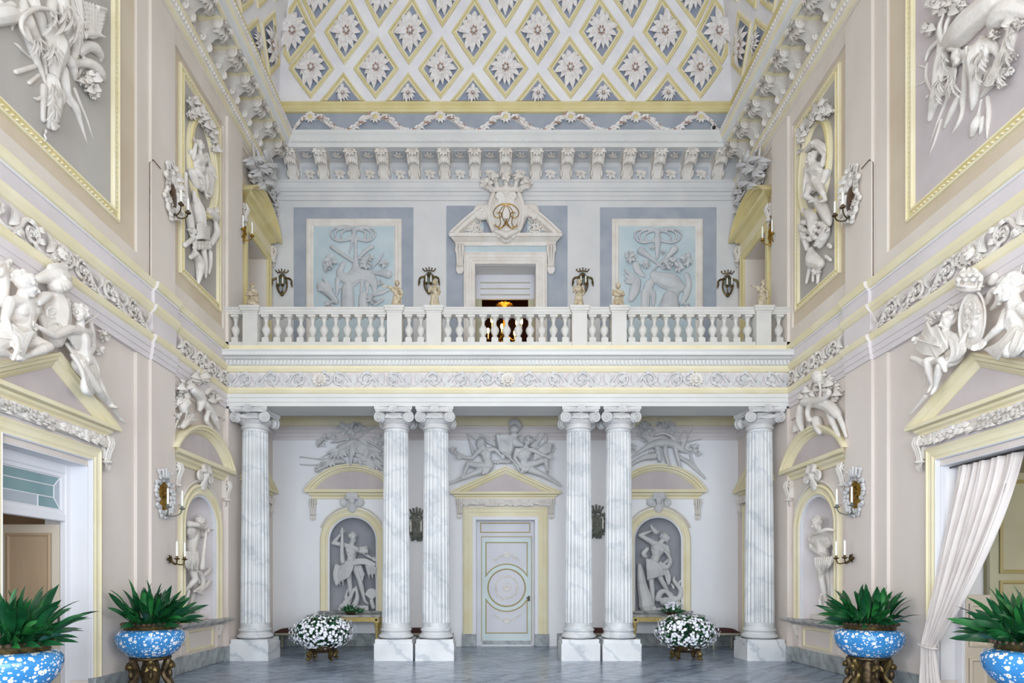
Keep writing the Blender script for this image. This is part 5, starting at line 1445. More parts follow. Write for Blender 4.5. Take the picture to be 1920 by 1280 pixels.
c.tube(b, [(455, 790, 30), (410, 880, 30), (340, 1025, 10)]); c.tube(b, [(420, 640, 26), (370, 780, 18), (310, 930, 14), (222, 1160, 4)]); c.tube(b, [(320, 960, 14), (270, 1120, 12), (212, 1265, 3)])
for i in range(8): a = radians(100 + i * 14); c.tube(b, [(440, 560, 9), (440 + 200 * cos(a) * .9, 560 + 190 * sin(a), 8)], .07)
sculpt(b, 'stucco', .014, 1, t, 'straps_and_weapons')
b = MB()
for x, y, R, n in ((230, 220, 60, 8), (900, 200, 60, 8), (960, 190, 50, 6), (900, 440, 50, 7), (860, 560, 70, 9), (810, 670, 40, 6), (430, 20, 90, 10), (330, 60, 70, 8), (490, 40, 50, 6), (250, 20, 60, 7), (760, 280, 50, 8)): c.leafs(b, x, y, R, n, .32, rd)
c.tube(b, [(640, 800, 12), (620, 900, 14), (600, 990, 44), (570, 1070, 24)]); c.tube(b, [(690, 780, 18), (700, 900, 22), (690, 1010, 16), (685, 1110, 6)]); c.tube(b, [(650, 950, 24), (640, 1030, 18), (620, 1085, 6)])
sculpt(b, 'stucco', .013, 0, t, 'foliage')

# ---- figures over the left door
c = Crop(LF, 0, 440, 3.767, .0); rd = random.Random(13); N = LF.n()
t = thing('figure_group', 'white stucco group of seated youth, kneeling companion and armour above the left door', 'sculpture', c.w(420, 830, 0))
b = MB(); u = c.r(185, 150)
J = c.J(dict(head=(185, 345, .34), sl=(72, 470, .30), sr=(235, 470, .26), pel=(175, 690, .24), el=(35, 600, .36), wl=(85, 745, .44), er=(285, 560, .14), wr=(320, 650, .2), hl=(110, 720, .28), kl=(-60, 810, .46), al=(70, 850, .42), hr=(190, 740, .22), kr=(345, 790, .40), ar=(210, 850, .42), tr=(110, 880, .48)))
J['look'] = WD(LF, .9, -.12, .5); J['out'] = WD(LF, .35, 0, .9); figure(b, J, u, N)
sculpt(b, 'stucco', .0095, 1, t, 'seated_youth')
b = MB()
cloth(b, [c.w(0, 630, .34), c.w(90, 640, .4), c.w(160, 700, .42)], [c.w(0, 720, .42), c.w(110, 740, .46), c.w(240, 730, .4)], 5, .022)
cloth(b, [c.w(110, 720, .46), c.w(120, 800, .5), c.w(90, 880, .5)], [c.w(230, 690, .42), c.w(180, 790, .48), c.w(150, 890, .46)], 5, .016)
c.tube(b, [(20, 480, 36, .1), (30, 380, 34, .1), (35, 310, 44, .1)])
for i in range(16): c.ell(b, 40 + rd.uniform(-50, 55), 235 + rd.uniform(-60, 60), 24, 24, 0, .12)
sculpt(b, 'stucco', .014, 1, t, 'drapery_and_flower_vase')
b = MB()
c.tube(b, [(395, 410, 46, .2), (392, 470, 84, .2), (390, 560, 98, .2), (385, 650, 86, .2), (380, 730, 66, .2)])
q = spiral2(0, 0, 48, 10, 1.2, 1.2, 16)
c.tube(b, [(370 + x, 545 + y, 7) for x, y in q], .36); c.tube(b, [(340, 640, 7), (400, 620, 7), (440, 660, 7)], .34)
c.tube(b, [(265, 315, 28), (330, 300, 44), (390, 290, 60), (440, 300, 60)], .24); c.ell(b, 425, 360, 62, 60, 0, .28, .13)
for i in range(8): c.ell(b, 355 + i * 15, 232 - 10 * sin(pi * i / 7), 22, 30, 0, .24)
c.tube(b, [(460, 300, 12), (480, 350, 14), (455, 390, 10)], .36); c.tube(b, [(440, 350, 9), (462, 388, 12)], .40); c.ell(b, 420, 440, 60, 14, 10, .26)
c.tube(b, [(270, 480, 26), (310, 440, 34), (350, 430, 26)], .3); c.tube(b, [(470, 460, 22), (480, 560, 24), (470, 650, 18)], .22)
sculpt(b, 'stucco', .014, 1, t, 'armour_and_helmet')
b = MB(); u = c.r(560, 128)
J = c.J(dict(head=(565, 555, .30), sl=(500, 665, .34), sr=(625, 690, .22), pel=(585, 890, .24), el=(390, 715, .42), wl=(275, 655, .42), er=(660, 790, .18), wr=(620, 860, .3), hl=(560, 920, .3), kl=(690, 1090, .32), al=(760, 1200, .2), hr=(625, 930, .2), kr=(735, 1130, .26), ar=(840, 1290, .16), tr=(870, 1320, .16)))
J['look'] = WD(LF, -.8, -.1, .25); J['hair'] = 60; J['out'] = WD(LF, -.8, 0, -.3); figure(b, J, u, N); sculpt(b, 'stucco', .0095, 1, t, 'kneeling_companion')
b = MB()
cloth(b, [c.w(510, 850, .32), c.w(560, 930, .36), c.w(590, 1010, .36), c.w(600, 1110, .3)], [c.w(650, 860, .26), c.w(690, 950, .28), c.w(690, 1040, .28), c.w(700, 1120, .24)], 6, .022)
cloth(b, [c.w(470, 770, .2), c.w(540, 880, .26)], [c.w(520, 740, .2), c.w(600, 860, .26)], 3, .025)
c.tube(b, [(590, 1040, 20, .36), (600, 1100, 26, .36), (640, 1130, 16, .34)])
c.tube(b, [(690, 568, 6), (600, 625, 9)], .24); c.tube(b, [(640, 620, 18), (660, 740, 16), (650, 850, 8)], .12); 
for x, y in ((720, 730), (690, 820), (710, 700)): c.leafs(b, x, y, 40, 6, .3, rd, .04)
sculpt(b, 'stucco', .013, 1, t, 'drapery')

# ---- figures over the right door
c = Crop(RF, 1690, 440, 3.765, .0); rd = random.Random(14); N = RF.n()
t = thing('figure_group', 'white stucco group with oval shield, crown and bearded man above the right door', 'sculpture', c.w(480, 830, 0))
b = MB()
c.ell(b, 500, 600, 92, 205, -4, .28, .05)
q = [(500 + 92 * cos(2 * pi * i / 30) - 4 * sin(2 * pi * i / 30) * 3, 600 + 203 * sin(2 * pi * i / 30), 9) for i in range(31)]
c.tube(b, q, .31, 6, 1)
for i in range(14):
    x, y = 495 + rd.uniform(-50, 55), 590 + rd.uniform(-120, 120); s = spiral2(0, 0, rd.uniform(18, 34), 5, 1.1, rd.uniform(0, 6), 10, rd.choice((1, -1)))
    c.tube(b, [(x + p, y + z, 7) for p, z in s], .335, 6, 1)
sculpt(b, 'stucco', .012, 1, t, 'oval_shield')
b = MB()
c.ell(b, 480, 360, 80, 22, 6, .28, .14); c.tube(b, [(400, 380, 12), (470, 395, 14), (550, 385, 12)], .36)
for i in range(7): x = 400 + i * 26; c.tube(b, [(x, 365, 12), (x - 4 + i * 2, 300 - 26 * (i % 2), 14), (470 + (x - 470) * .6, 260 - 20 * (i % 2), 12)], .32); 
c.ell(b, 475, 290, 62, 40, 0, .27, .12)
for i in range(7): c.ell(b, 400 + i * 26, 318 - 34 * (i % 2), 18, 18, 0, .38)
sculpt(b, 'stucco', .013, 1, t, 'crown')
b = MB(); u = c.r(760, 175)
J = c.J(dict(head=(765, 375, .34), sl=(700, 530, .30), sr=(850, 520, .32), pel=(860, 760, .24), el=(700, 650, .40), wl=(605, 735, .42), er=(960, 600, .34), wr=(1000, 720, .4), hl=(830, 800, .3), kl=(760, 830, .46), hr=(900, 800, .3), kr=(1000, 820, .46)))
J['sl'] = c.w(760, 540, .3)
J['look'] = WD(RF, -.15, -.1, 1); J['beard'] = 14; figure(b, J, u, N); sculpt(b, 'stucco', .0095, 1, t, 'bearded_man')
b = MB()
c.tube(b, [(600, 480, 20), (640, 400, 24), (680, 400, 22), (680, 470, 20), (640, 520, 18)], .16); c.tube(b, [(640, 330, 30), (660, 290, 26), (600, 330, 16)], .12)
cloth(b, [c.w(800, 640, .36), c.w(690, 760, .44), c.w(590, 810, .4)], [c.w(850, 680, .4), c.w(740, 800, .5), c.w(680, 880, .46)], 6, .02)
cloth(b, [c.w(820, 680, .44), c.w(780, 780, .5), c.w(750, 850, .48)], [c.w(900, 700, .44), c.w(860, 800, .5), c.w(800, 860, .46)], 4, .02)
c.tube(b, [(850, 220, 8), (800, 420, 10), (840, 600, 12)], .1)
sculpt(b, 'stucco', .013, 1, t, 'drapery')
b = MB(); u = c.r(335, 115)
J = c.J(dict(head=(335, 605, .26), sl=(250, 690, .26), sr=(370, 720, .28), pel=(380, 860, .24), er=(420, 780, .34), wr=(455, 700, .34), el=(180, 760, .3), wl=(130, 745, .3), hl=(330, 880, .24), kl=(180, 890, .4), al=(220, 1060, .34), tl=(190, 1110, .38), hr=(370, 880, .28), kr=(270, 930, .44), ar=(240, 1080, .36), tr=(215, 1120, .4)))
J['look'] = WD(RF, -.3, -.25, .8); figure(b, J, u, N); sculpt(b, 'stucco', .0095, 1, t, 'seated_companion')
b = MB()
cloth(b, [c.w(180, 620, .3), c.w(220, 700, .36), c.w(280, 790, .36)], [c.w(110, 810, .3), c.w(160, 840, .36), c.w(230, 850, .36)], 6, .02)
cloth(b, [c.w(250, 640, .32), c.w(290, 720, .38), c.w(330, 800, .36)], [c.w(150, 700, .3), c.w(200, 770, .36), c.w(250, 860, .38)], 6, .02)
cloth(b, [c.w(340, 740, .34), c.w(360, 830, .4), c.w(330, 900, .4)], [c.w(440, 760, .34), c.w(450, 820, .38), c.w(400, 880, .36)], 5, .025)
c.tube(b, [(80, 870, 20), (130, 890, 24), (180, 920, 26)], .34); c.tube(b, [(230, 900, 20, .4), (280, 890, 26, .44), (310, 960, 14, .42)])
for x, y in ((220, 590), (260, 560), (390, 510)): c.leafs(b, x, y, 40, 6, .3, rd, .2)
c.tube(b, [(115, 740, 6), (260, 785, 6)], .42); c.tube(b, [(170, 960, 8), (160, 1080, 4)], .15); c.tube(b, [(170, 1140, 18), (130, 1190, 16), (60, 1270, 8)], .2)
sculpt(b, 'stucco', .012, 1, t, 'cloak_and_leaves')

# ---- figures over the middle door of the loggia
c = Crop(BF, 830, 770, 6.096, .0, 'stucco_grey'); rd = random.Random(15); N = BF.n()
t = thing('figure_group', 'grey stucco group of two winged figures with armour above the middle loggia door', 'sculpture', c.w(730, 620, 0))
b = MB(); u = c.r(0, 122)
J = c.J(dict(head=(435, 375, .26), sl=(410, 455, .22), sr=(545, 440, .26), pel=(530, 620, .22), el=(340, 540, .28), wl=(225, 530, .26), er=(600, 440, .3), wr=(660, 500, .3), hl=(500, 640, .24), kl=(290, 600, .36), al=(240, 730, .28), tl=(215, 760, .3), hr=(520, 650, .2), kr=(320, 730, .3), ar=(150, 800, .22), tr=(60, 835, .24)))
J['look'] = WD(BF, -.6, -.4, .6); figure(b, J, u, N, 'stucco_grey'); sculpt(b, 'stucco_grey', .012, 1, t, 'winged_figure')
b = MB(); u = c.r(0, 122)
J = c.J(dict(head=(975, 345, .26), sl=(850, 450, .26), sr=(1030, 445, .24), pel=(925, 610, .22), el=(820, 540, .3), wl=(900, 640, .34), er=(1130, 500, .3), wr=(1190, 520, .32), hl=(900, 640, .24), kl=(1180, 560, .36), al=(1200, 700, .28), hr=(950, 650, .22), kr=(1150, 730, .3), ar=(1300, 820, .22), tr=(1350, 860, .2)))
J['look'] = WD(BF, -.35, .1, .9); figure(b, J, u, N, 'stucco_grey'); sculpt(b, 'stucco_grey', .012, 1, t, 'winged_figure')
b = MB()
for p in (((265, 262), (390, 300), (600, 395)), ((280, 265), (320, 380), (350, 490)), ((360, 240), (480, 290), (620, 380)), ((300, 270), (400, 340), (480, 400))): c.tube(b, [(p[0][0], p[0][1], 5), (p[1][0], p[1][1], 14), (p[2][0], p[2][1], 22)], .08)
for p in (((1195, 250), (1110, 320), (1020, 400)), ((1120, 240), (1060, 300), (1000, 390)), ((1195, 250), (1180, 350), (1080, 440)), ((1160, 245), (1110, 340), (1050, 420))): c.tube(b, [(p[0][0], p[0][1], 5), (p[1][0], p[1][1], 14), (p[2][0], p[2][1], 22)], .08)
sculpt(b, 'stucco_grey', .015, 1, t, 'wings')
b = MB()
for i in range(9): a = lerp(-2.6, .9, i / 8); c.tube(b, [(820, 200, 16), (820 + 66 * cos(a), 170 + 66 * sin(a), 18)], .2)
c.ell(b, 820, 215, 58, 58, 0, .22, .12); c.ell(b, 815, 285, 52, 50, 0, .24, .14); c.tube(b, [(790, 290, 12), (860, 280, 10), (880, 240, 8)], .34)
c.tube(b, [(640, 290, 40), (680, 370, 80), (740, 420, 84), (740, 480, 60)], .2); c.tube(b, [(760, 320, 50), (830, 360, 50), (900, 390, 30)], .22)
for i in range(7): c.tube(b, [(620 + i * 28, 270 + 12 * (i % 2), 12), (640 + i * 24, 370, 14), (660 + i * 20, 460, 9)], .32)
for i in range(6): c.ell(b, 600 + i * 34, 580 + 6 * sin(i * 2), 17, 26, 0, .22)
c.tube(b, [(640, 440, 9), (760, 540, 10), (900, 660, 7)], .34); c.tube(b, [(700, 480, 12), (820, 590, 12), (880, 690, 8)], .36); c.ell(b, 760, 520, 30, 22, 30, .36)
sculpt(b, 'stucco_grey', .015, 1, t, 'armour_and_helmet')
b = MB()
c.ell(b, 1130, 490, 130, 70, -52, .16, .1)
for i in range(9): q = i / 8; c.tube(b, [(lerp(1060, 1030, q), lerp(470, 580, q), 8), (lerp(1180, 1130, q), lerp(380, 500, q), 9), (lerp(1250, 1230, q), lerp(370, 470, q), 7)], .25)
for i in range(8): c.tube(b, [(1230, 440, 7), (1230 + 90 * cos(-1 + i * .3), 440 + 110 * sin(-1 + i * .3), 4)], .08)
c.tube(b, [(60, 430, 6), (110, 440, 14), (190, 500, 20), (290, 535, 14)], .24); c.leafs(b, 130, 450, 50, 8, .3, rd, .2)
cloth(b, [c.w(420, 620, .34), c.w(470, 660, .38), c.w(450, 720, .36)], [c.w(540, 640, .32), c.w(530, 680, .34), c.w(500, 720, .32)], 5, .022)
cloth(b, [c.w(880, 600, .32), c.w(910, 660, .36), c.w(890, 710, .34)], [c.w(990, 620, .32), c.w(980, 670, .36), c.w(940, 700, .34)], 5, .022)
sculpt(b, 'stucco_grey', .015, 1, t, 'drapery_and_quiver')

# ---- trophies over the four niches
c = Crop(BF, 540, 770, 6.735, .0, 'stucco_grey'); rd = random.Random(16)
t = thing('trophy_relief', 'grey stucco trophy of birds, spears and leaves above the back niche left of the door', 'relief', c.w(790, 690, 0))
b = MB()
for p in ([(830, 380, 40), (740, 430, 60), (640, 490, 50), (520, 600, 26), (400, 660, 10)], [(830, 380, 40), (940, 430, 56), (1060, 510, 54), (1180, 620, 34), (1260, 720, 16)], [(810, 380, 40), (800, 500, 46), (800, 600, 40), (790, 680, 24)],
          [(880, 560, 50), (1000, 610, 50), (1120, 690, 40), (1240, 760, 20)], [(900, 560, 34), (910, 620, 30), (930, 690, 24)], [(700, 640, 40), (600, 640, 46), (480, 690, 34), (350, 760, 24)], [(540, 400, 14), (620, 380, 24), (760, 350, 26)], [(1000, 380, 20), (1100, 430, 26), (1220, 520, 14)]):
    jo = rd.uniform(-.03, .07); c.tube(b, [(x, y, r * .72, .06 + jo + .12 * exp(-((x - 800) / 350) ** 2)) for x, y, r in p])
feathers(c, b, [(830, 390, 240, 30, 9), (640, 490, 150, 26, 7), (1010, 470, 190, 28, 8), (520, 620, 120, 20, 6), (1080, 640, 150, 22, 7), (900, 600, 120, 22, 6)], rd)
sculpt(b, 'stucco_grey', .016, 1, t, 'birds_and_game')
b = MB()
c.tube(b, [(150, 590, 8), (180, 578, 9), (360, 605, 9), (520, 600, 10)], .08); c.tube(b, [(150, 675, 8), (330, 682, 9), (480, 660, 10)], .08); c.tube(b, [(1095, 200, 10), (900, 330, 8), (620, 480, 8), (380, 610, 8)], .1); c.tube(b, [(620, 190, 10), (760, 300, 9), (1000, 470, 9), (1190, 580, 8)], .1)
sculpt(b, 'stucco_grey', .014, 0, t, 'spears')
b = MB()
for x, y, R, n in ((810, 220, 100, 12), (700, 230, 90, 9), (920, 230, 80, 9), (890, 140, 60, 7), (420, 400, 80, 10), (480, 330, 60, 7), (590, 320, 60, 7), (1150, 370, 90, 11), (1170, 560, 60, 7), (400, 730, 60, 7), (1130, 790, 50, 7)): c.leafs(b, x, y, R, n, .3, rd)
sculpt(b, 'stucco_grey', .013, 0, t, 'foliage')

c = Crop(BF, 1160, 770, 6.735, .0, 'stucco_grey'); rd = random.Random(17)
t = thing('trophy_relief', 'grey stucco trophy of slain deer and branches above the back niche right of the door', 'relief', c.w(560, 660, 0))
b = MB()
for p in ([(150, 600, 14), (280, 510, 30), (420, 430, 56), (560, 400, 66), (700, 420, 60), (800, 490, 44), (860, 520, 26)], [(800, 460, 40), (830, 400, 34), (850, 350, 22), (790, 380, 20)], [(460, 310, 20), (560, 280, 24), (660, 320, 22), (740, 390, 18)],
          [(480, 440, 40), (500, 530, 40), (520, 620, 34)], [(590, 480, 40), (600, 560, 36), (640, 690, 20)], [(720, 480, 36), (740, 560, 34), (780, 720, 18)], [(440, 570, 60), (320, 590, 46), (200, 650, 34), (120, 720, 18)], [(780, 590, 34), (880, 650, 36), (980, 750, 20), (1090, 860, 10)],
          [(380, 520, 12), (470, 510, 16)], [(900, 540, 16), (930, 640, 18), (1000, 740, 12), (1100, 850, 8)]):
    jo = rd.uniform(-.03, .07); c.tube(b, [(x, y, r * .8, .06 + jo + .12 * exp(-((x - 560) / 330) ** 2)) for x, y, r in p])
c.tube(b, [(880, 330, 10), (870, 280, 11), (830, 250, 9), (760, 360, 8)], .12); c.tube(b, [(870, 300, 9), (930, 240, 7)], .12); c.tube(b, [(870, 390, 10), (960, 370, 9), (1050, 350, 6)], .12)
sculpt(b, 'stucco_grey', .016, 1, t, 'slain_deer')
b = MB()
for x, y, R, n in ((530, 130, 90, 12), (570, 90, 50, 8), (460, 110, 50, 7), (330, 230, 110, 12), (400, 260, 70, 8), (280, 300, 60, 8), (640, 200, 90, 10), (700, 270, 60, 8), (330, 350, 70, 8), (160, 470, 70, 9), (940, 470, 80, 10), (1000, 540, 50, 7), (640, 310, 40, 6)): c.leafs(b, x, y, R, n, .26, rd)
sculpt(b, 'stucco_grey', .013, 0, t, 'branches')

c = Crop(LF, 240, 680, 6.4, .0); rd = random.Random(18)
t = thing('trophy_relief', 'white stucco trophy of antelope heads and leaves above the left wall niche', 'relief', c.w(850, 740, 0))
b = MB()
for p in ([(780, 330, 50), (860, 400, 66), (880, 470, 56), (860, 560, 30)], [(700, 480, 60), (660, 540, 56), (700, 580, 40)], [(930, 500, 46), (1000, 600, 50), (1050, 700, 44), (1090, 790, 22)], [(760, 640, 40), (710, 700, 46), (660, 760, 34)], [(780, 260, 20), (830, 340, 20), (880, 380, 14)], [(960, 600, 30), (940, 690, 30), (1000, 780, 20)]):
    c.tube(b, [(x, y, r, .14) for x, y, r in p])
c.tube(b, [(690, 680, 9), (700, 620, 10), (730, 575, 6)], .2); c.tube(b, [(740, 690, 9), (770, 640, 9), (805, 612, 5)], .22); c.tube(b, [(760, 692, 12), (840, 690, 8)], .2); c.tube(b, [(1060, 690, 10), (1130, 680, 9), (1165, 630, 5)], .2); c.tube(b, [(1070, 650, 12), (1070, 600, 6)], .2); c.tube(b, [(560, 800, 14), (590, 700, 16), (640, 600, 20)], .08); c.tube(b, [(940, 360, 30), (980, 320, 30), (1030, 310, 18)], .1)
sculpt(b, 'stucco', .015, 1, t, 'antelope_heads')
b = MB()
for x, y, R, n in ((830, 170, 110, 12), (900, 160, 70, 8), (660, 290, 100, 11), (640, 400, 80, 9), (560, 480, 60, 7), (1020, 430, 80, 9), (560, 640, 50, 6), (600, 760, 40, 6), (940, 470, 40, 6)): c.leafs(b, x, y, R, n, .3, rd)
sculpt(b, 'stucco', .013, 0, t, 'foliage')

c = Crop(RF, 1360, 400, 3.048, .0); rd = random.Random(19)
t = thing('trophy_relief', 'white stucco trophy of bull, snake and mace above the right wall niche', 'relief', c.w(530, 1250, 0))
b = MB()
for p in ([(450, 1080, 24), (520, 1080, 34), (590, 1100, 34), (640, 1150, 26)], [(590, 1110, 22), (610, 1180, 20), (650, 1270, 12)], [(640, 1140, 18), (670, 1210, 14), (690, 1275, 9)], [(520, 1180, 26), (530, 1220, 26), (540, 1250, 16)], [(430, 1110, 20), (425, 1180, 22), (440, 1240, 14)]):
    c.tube(b, [(x, y, r, .14) for x, y, r in p])
c.tube(b, [(480, 1180, 14), (470, 1130, 15), (500, 1080, 15), (560, 1060, 15), (595, 1020, 14), (560, 1010, 10)], .24); c.tube(b, [(540, 1060, 8), (545, 1000, 9), (530, 950, 10)], .16); c.ell(b, 527, 935, 24, 42, 0, .16, .1)
sculpt(b, 'stucco', .015, 1, t, 'bull_and_snake')
b = MB()
for x, y, R, n in ((580, 960, 60, 9), (500, 1010, 50, 8), (460, 1050, 40, 7), (620, 1030, 50, 8), (560, 920, 40, 6), (630, 980, 40, 6), (430, 1230, 40, 6), (500, 1220, 30, 6)): c.leafs(b, x, y, R, n, .28, rd)
sculpt(b, 'stucco', .013, 0, t, 'foliage')

# ---- corner trophies above the balcony side doors
c = Crop(LF, 400, 220, 6.4, .0, 'stucco_grey'); rd = random.Random(20)
def corner(c, label, flip=False):
    fx = (lambda x: x)
    t = thing('trophy_relief', label, 'relief', c.w(520, 800, 0))
    b = MB()
    for p in ([(440, 560, 60), (480, 620, 60), (540, 680, 56), (600, 740, 40)], [(530, 400, 24), (545, 480, 30), (550, 600, 34), (545, 700, 30)], [(620, 420, 50), (640, 500, 60), (690, 560, 40), (640, 600, 30)], [(475, 340, 14), (482, 400, 22), (490, 470, 16)], [(440, 700, 36), (500, 740, 44), (570, 820, 46), (640, 860, 34)], [(650, 860, 18), (700, 950, 18), (770, 1060, 12)], [(700, 640, 30), (740, 740, 30), (720, 840, 24)], [(590, 700, 30), (640, 740, 36), (700, 760, 26)]):
        c.tube(b, [(x, y, r * .7, .12 + rd.uniform(0, .06)) for x, y, r in p])
    feathers(c, b, [(480, 480, 150, 26, 6), (560, 620, 150, 24, 6), (650, 560, 120, 22, 6), (620, 780, 130, 22, 6)], rd, .2)
    sculpt(b, 'stucco_grey', .013, 1, t, 'armour')
    b = MB()
    for x, y, R, n in ((460, 560, 80, 8), (560, 760, 80, 9), (640, 680, 70, 8), (480, 740, 60, 7), (720, 900, 60, 7), (740, 1010, 50, 6), (660, 440, 60, 7), (760, 1150, 40, 6)): c.leafs(b, x, y, R, n, .3, rd)
    sculpt(b, 'stucco_grey', .014, 0, t, 'foliage')
corner(c, 'grey stucco trophy of arms above the left side door of the balcony')
class Mirror(Crop):      # the same composition on the opposite wall
    def px(s, x, y): return 2 * 950 - (s.x + x / s.k) , s.y + y / s.k
corner(Mirror(RF, 400, 220, 6.4, .0, 'stucco_grey'), 'grey stucco trophy of arms above the right side door of the balcony')

# ---- oval medallions
for fr, x0, wd in ((LF, 280, 'left'), (RF, 1440, 'right')):
    c = Crop(fr, x0, 150, 2.845, .02); rd = random.Random(21 + (fr.k == 'R')); P = PAN[fr.k]; L = fr.k == 'L'
    mx = (lambda x: x) if L else (lambda x: 540 - x)
    t = thing('trophy_relief', 'white stucco garland, putto and trophy on the %s oval medallion panel' % wd, 'relief', c.w(mx(270), 700, 0))
    b = MB()
    for x, y, R in (((225, 115, 30), (230, 160, 34), (260, 160, 26), (265, 205, 30), (285, 195, 24), (310, 245, 34), (330, 285, 30), (335, 320, 24), (345, 370, 22), (215, 185, 24)) if L else ((310, 130, 30), (320, 165, 34), (285, 150, 34), (300, 200, 30), (255, 190, 28), (230, 220, 26), (215, 255, 34), (190, 285, 30), (185, 320, 26), (180, 380, 20))):
        c.leafs(b, x, y, R, 7, .36, rd); c.ell(b, x, y, 12, 14, 0)
    sculpt(b, 'stucco', .014, 0, t, 'garland')
    b = MB(); N = fr.n()
    if L:
        J = c.J(dict(head=(245, 395, .18), sl=(235, 415, .12), sr=(305, 400, .14), pel=(275, 480, .12), el=(250, 330, .16), wl=(240, 320, .18), er=(325, 470, .14), wr=(340, 495, .16), hl=(255, 490, .14), kl=(285, 520, .2), al=(300, 600, .14), tl=(308, 630, .14), hr=(290, 490, .12), kr=(310, 540, .16), ar=(300, 615, .12)))
        J['head'] = c.w(270, 350, .16); J['look'] = WD(fr, -.5, -.1, .6)
    else:
        J = c.J(dict(head=(235, 415, .18), sl=(215, 460, .14), sr=(290, 450, .14), pel=(255, 540, .12), el=(200, 520, .16), wl=(190, 590, .16), er=(300, 400, .16), wr=(250, 345, .16), hl=(235, 560, .14), kl=(200, 620, .2), al=(250, 640, .14), hr=(270, 560, .14), kr=(290, 600, .22), ar=(310, 640, .14)))
        J['look'] = WD(fr, -.5, -.2, .6)
    figure(b, J, c.r(265, 52 if L else 60), N)
    c.tube(b, [(mx(225), 390, 20, .1), (mx(240), 440, 30, .1), (mx(250), 500, 18, .1)]) if L else c.tube(b, [(210, 370, 16, .1), (250, 340, 22, .1), (300, 370, 20, .1), (305, 410, 12, .1)])
    cloth(b, [c.w(mx(230), 500, .1), c.w(mx(250), 560, .12)], [c.w(mx(330), 480, .1), c.w(mx(320), 600, .08)], 4, .02)
    sculpt(b, 'stucco', .0095, 1, t, 'putto')
    b = MB()
    if L:
        for p in ([(195, 500, 10), (195, 620, 14), (215, 740, 22), (230, 830, 16)], [(250, 640, 20), (260, 700, 40), (270, 760, 36)], [(320, 700, 20), (350, 730, 26), (365, 755, 10)], [(355, 770, 14), (360, 820, 18), (330, 870, 16)], [(190, 880, 14), (240, 840, 12)], [(245, 930, 22), (270, 980, 26), (265, 1050, 16), (262, 1085, 6)], [(290, 910, 16), (300, 980, 14), (300, 1050, 8)], [(325, 920, 12), (325, 980, 12), (318, 1030, 7)]): c.tube(b, [(x, y, r, .09) for x, y, r in p])
        for i in range(6): c.tube(b, [(255, 775 + i * 14, 6, .14), (285, 765 + i * 15, 8, .17), (320, 790 + i * 12, 6, .14)])
        for i in range(10): c.ell(b, 245 + (i % 5) * 18, 870 + 22 * (i // 5), 14, 16, 0, .1)
        c.tube(b, [(220, 945, 12, .12), (250, 925, 14, .14)]); c.tube(b, [(240, 600, 12, .1), (245, 650, 14, .1)])
    else:
        for p in ([(260, 640, 22), (290, 680, 28), (320, 740, 24), (330, 770, 10)], [(215, 710, 26), (240, 740, 34), (250, 800, 36)], [(180, 780, 20), (200, 850, 20), (210, 900, 14)], [(300, 770, 20), (310, 820, 22), (280, 880, 18)], [(230, 910, 20), (240, 960, 40), (280, 980, 26)], [(225, 1000, 14), (205, 1080, 8)], [(245, 1000, 12), (240, 1070, 8)], [(270, 1000, 14), (265, 1080, 8)], [(325, 880, 12), (335, 890, 10)], [(310, 940, 10), (335, 960, 8)]): c.tube(b, [(x, y, r, .09) for x, y, r in p])
        for i in range(12): c.ell(b, 190 + (i % 4) * 30, 760 + 40 * (i // 4) + 8 * (i % 2), 17, 17, 0, .13)
        for i in range(8): c.ell(b, 300 - i * 7, 790 + i * 13, 9, 9, 0, .17)
    for x, y in ((mx(340), 700), (mx(220), 800), (mx(270), 1020)): c.leafs(b, x, y, 24, 6, .3, rd)
    sculpt(b, 'stucco', .013, 1, t, 'trophy')

# ---- trophies in the pale blue panels: low relief in grey
c = Crop(BF, 560, 400, 6.736, .02, 'grisaille'); rd = random.Random(23)
t = thing('painted_trophy', 'grey ribbon, horn, quiver and game trophy on the left pale blue panel', 'relief', c.w(700, 1150, 0))
def bow(b, c, x, y, lx, rx):
    for sgn, X in ((-1, lx), (1, rx)):
        for k in (1, .8, .55):
            pts = [(x + sgn * X * k * (.5 - .5 * cos(2 * pi * i / 14)), y + 55 * (1 - k) + (40 + 80 * k) * (-sin(2 * pi * i / 14)) * (.55 if i < 7 else 1) + 30 * (.5 - .5 * cos(2 * pi * i / 14)), 13) for i in range(15)]
            c.tube(b, pts, .04 + .02 * k)
    c.ell(b, x, y, 40, 36, 0, .06)
b = MB(); bow(b, c, 700, 215, 300, 270)
c.tube(b, [(690, 250, 18), (670, 380, 14), (640, 500, 10)], .04); c.tube(b, [(710, 250, 20), (720, 400, 22), (720, 560, 26)], .04); sculpt(b, 'grisaille', .016, 1, t, 'ribbon')
b = MB()
for p in ([(720, 560, 30), (725, 660, 50), (720, 780, 100), (620, 830, 80), (520, 760, 50), (560, 640, 36)], [(760, 780, 90), (880, 800, 80), (950, 880, 60), (960, 960, 36)], [(620, 960, 80), (620, 1080, 90), (620, 1200, 90)], [(820, 1040, 60), (820, 1150, 70), (820, 1220, 60)], [(490, 830, 34), (490, 950, 30), (480, 1040, 16)], [(500, 930, 16), (620, 945, 16), (740, 890, 14)], [(940, 1020, 30), (1040, 1000, 34), (1140, 960, 20)], [(960, 1150, 30), (1060, 1090, 24)], [(800, 880, 20), (790, 980, 24)], [(860, 900, 30), (870, 990, 20)]): c.tube(b, [(x, y, r, .04) for x, y, r in p], flat=(BF.n(), .6))
sculpt(b, 'grisaille', .017, 2, t, 'game_bags')
b = MB()
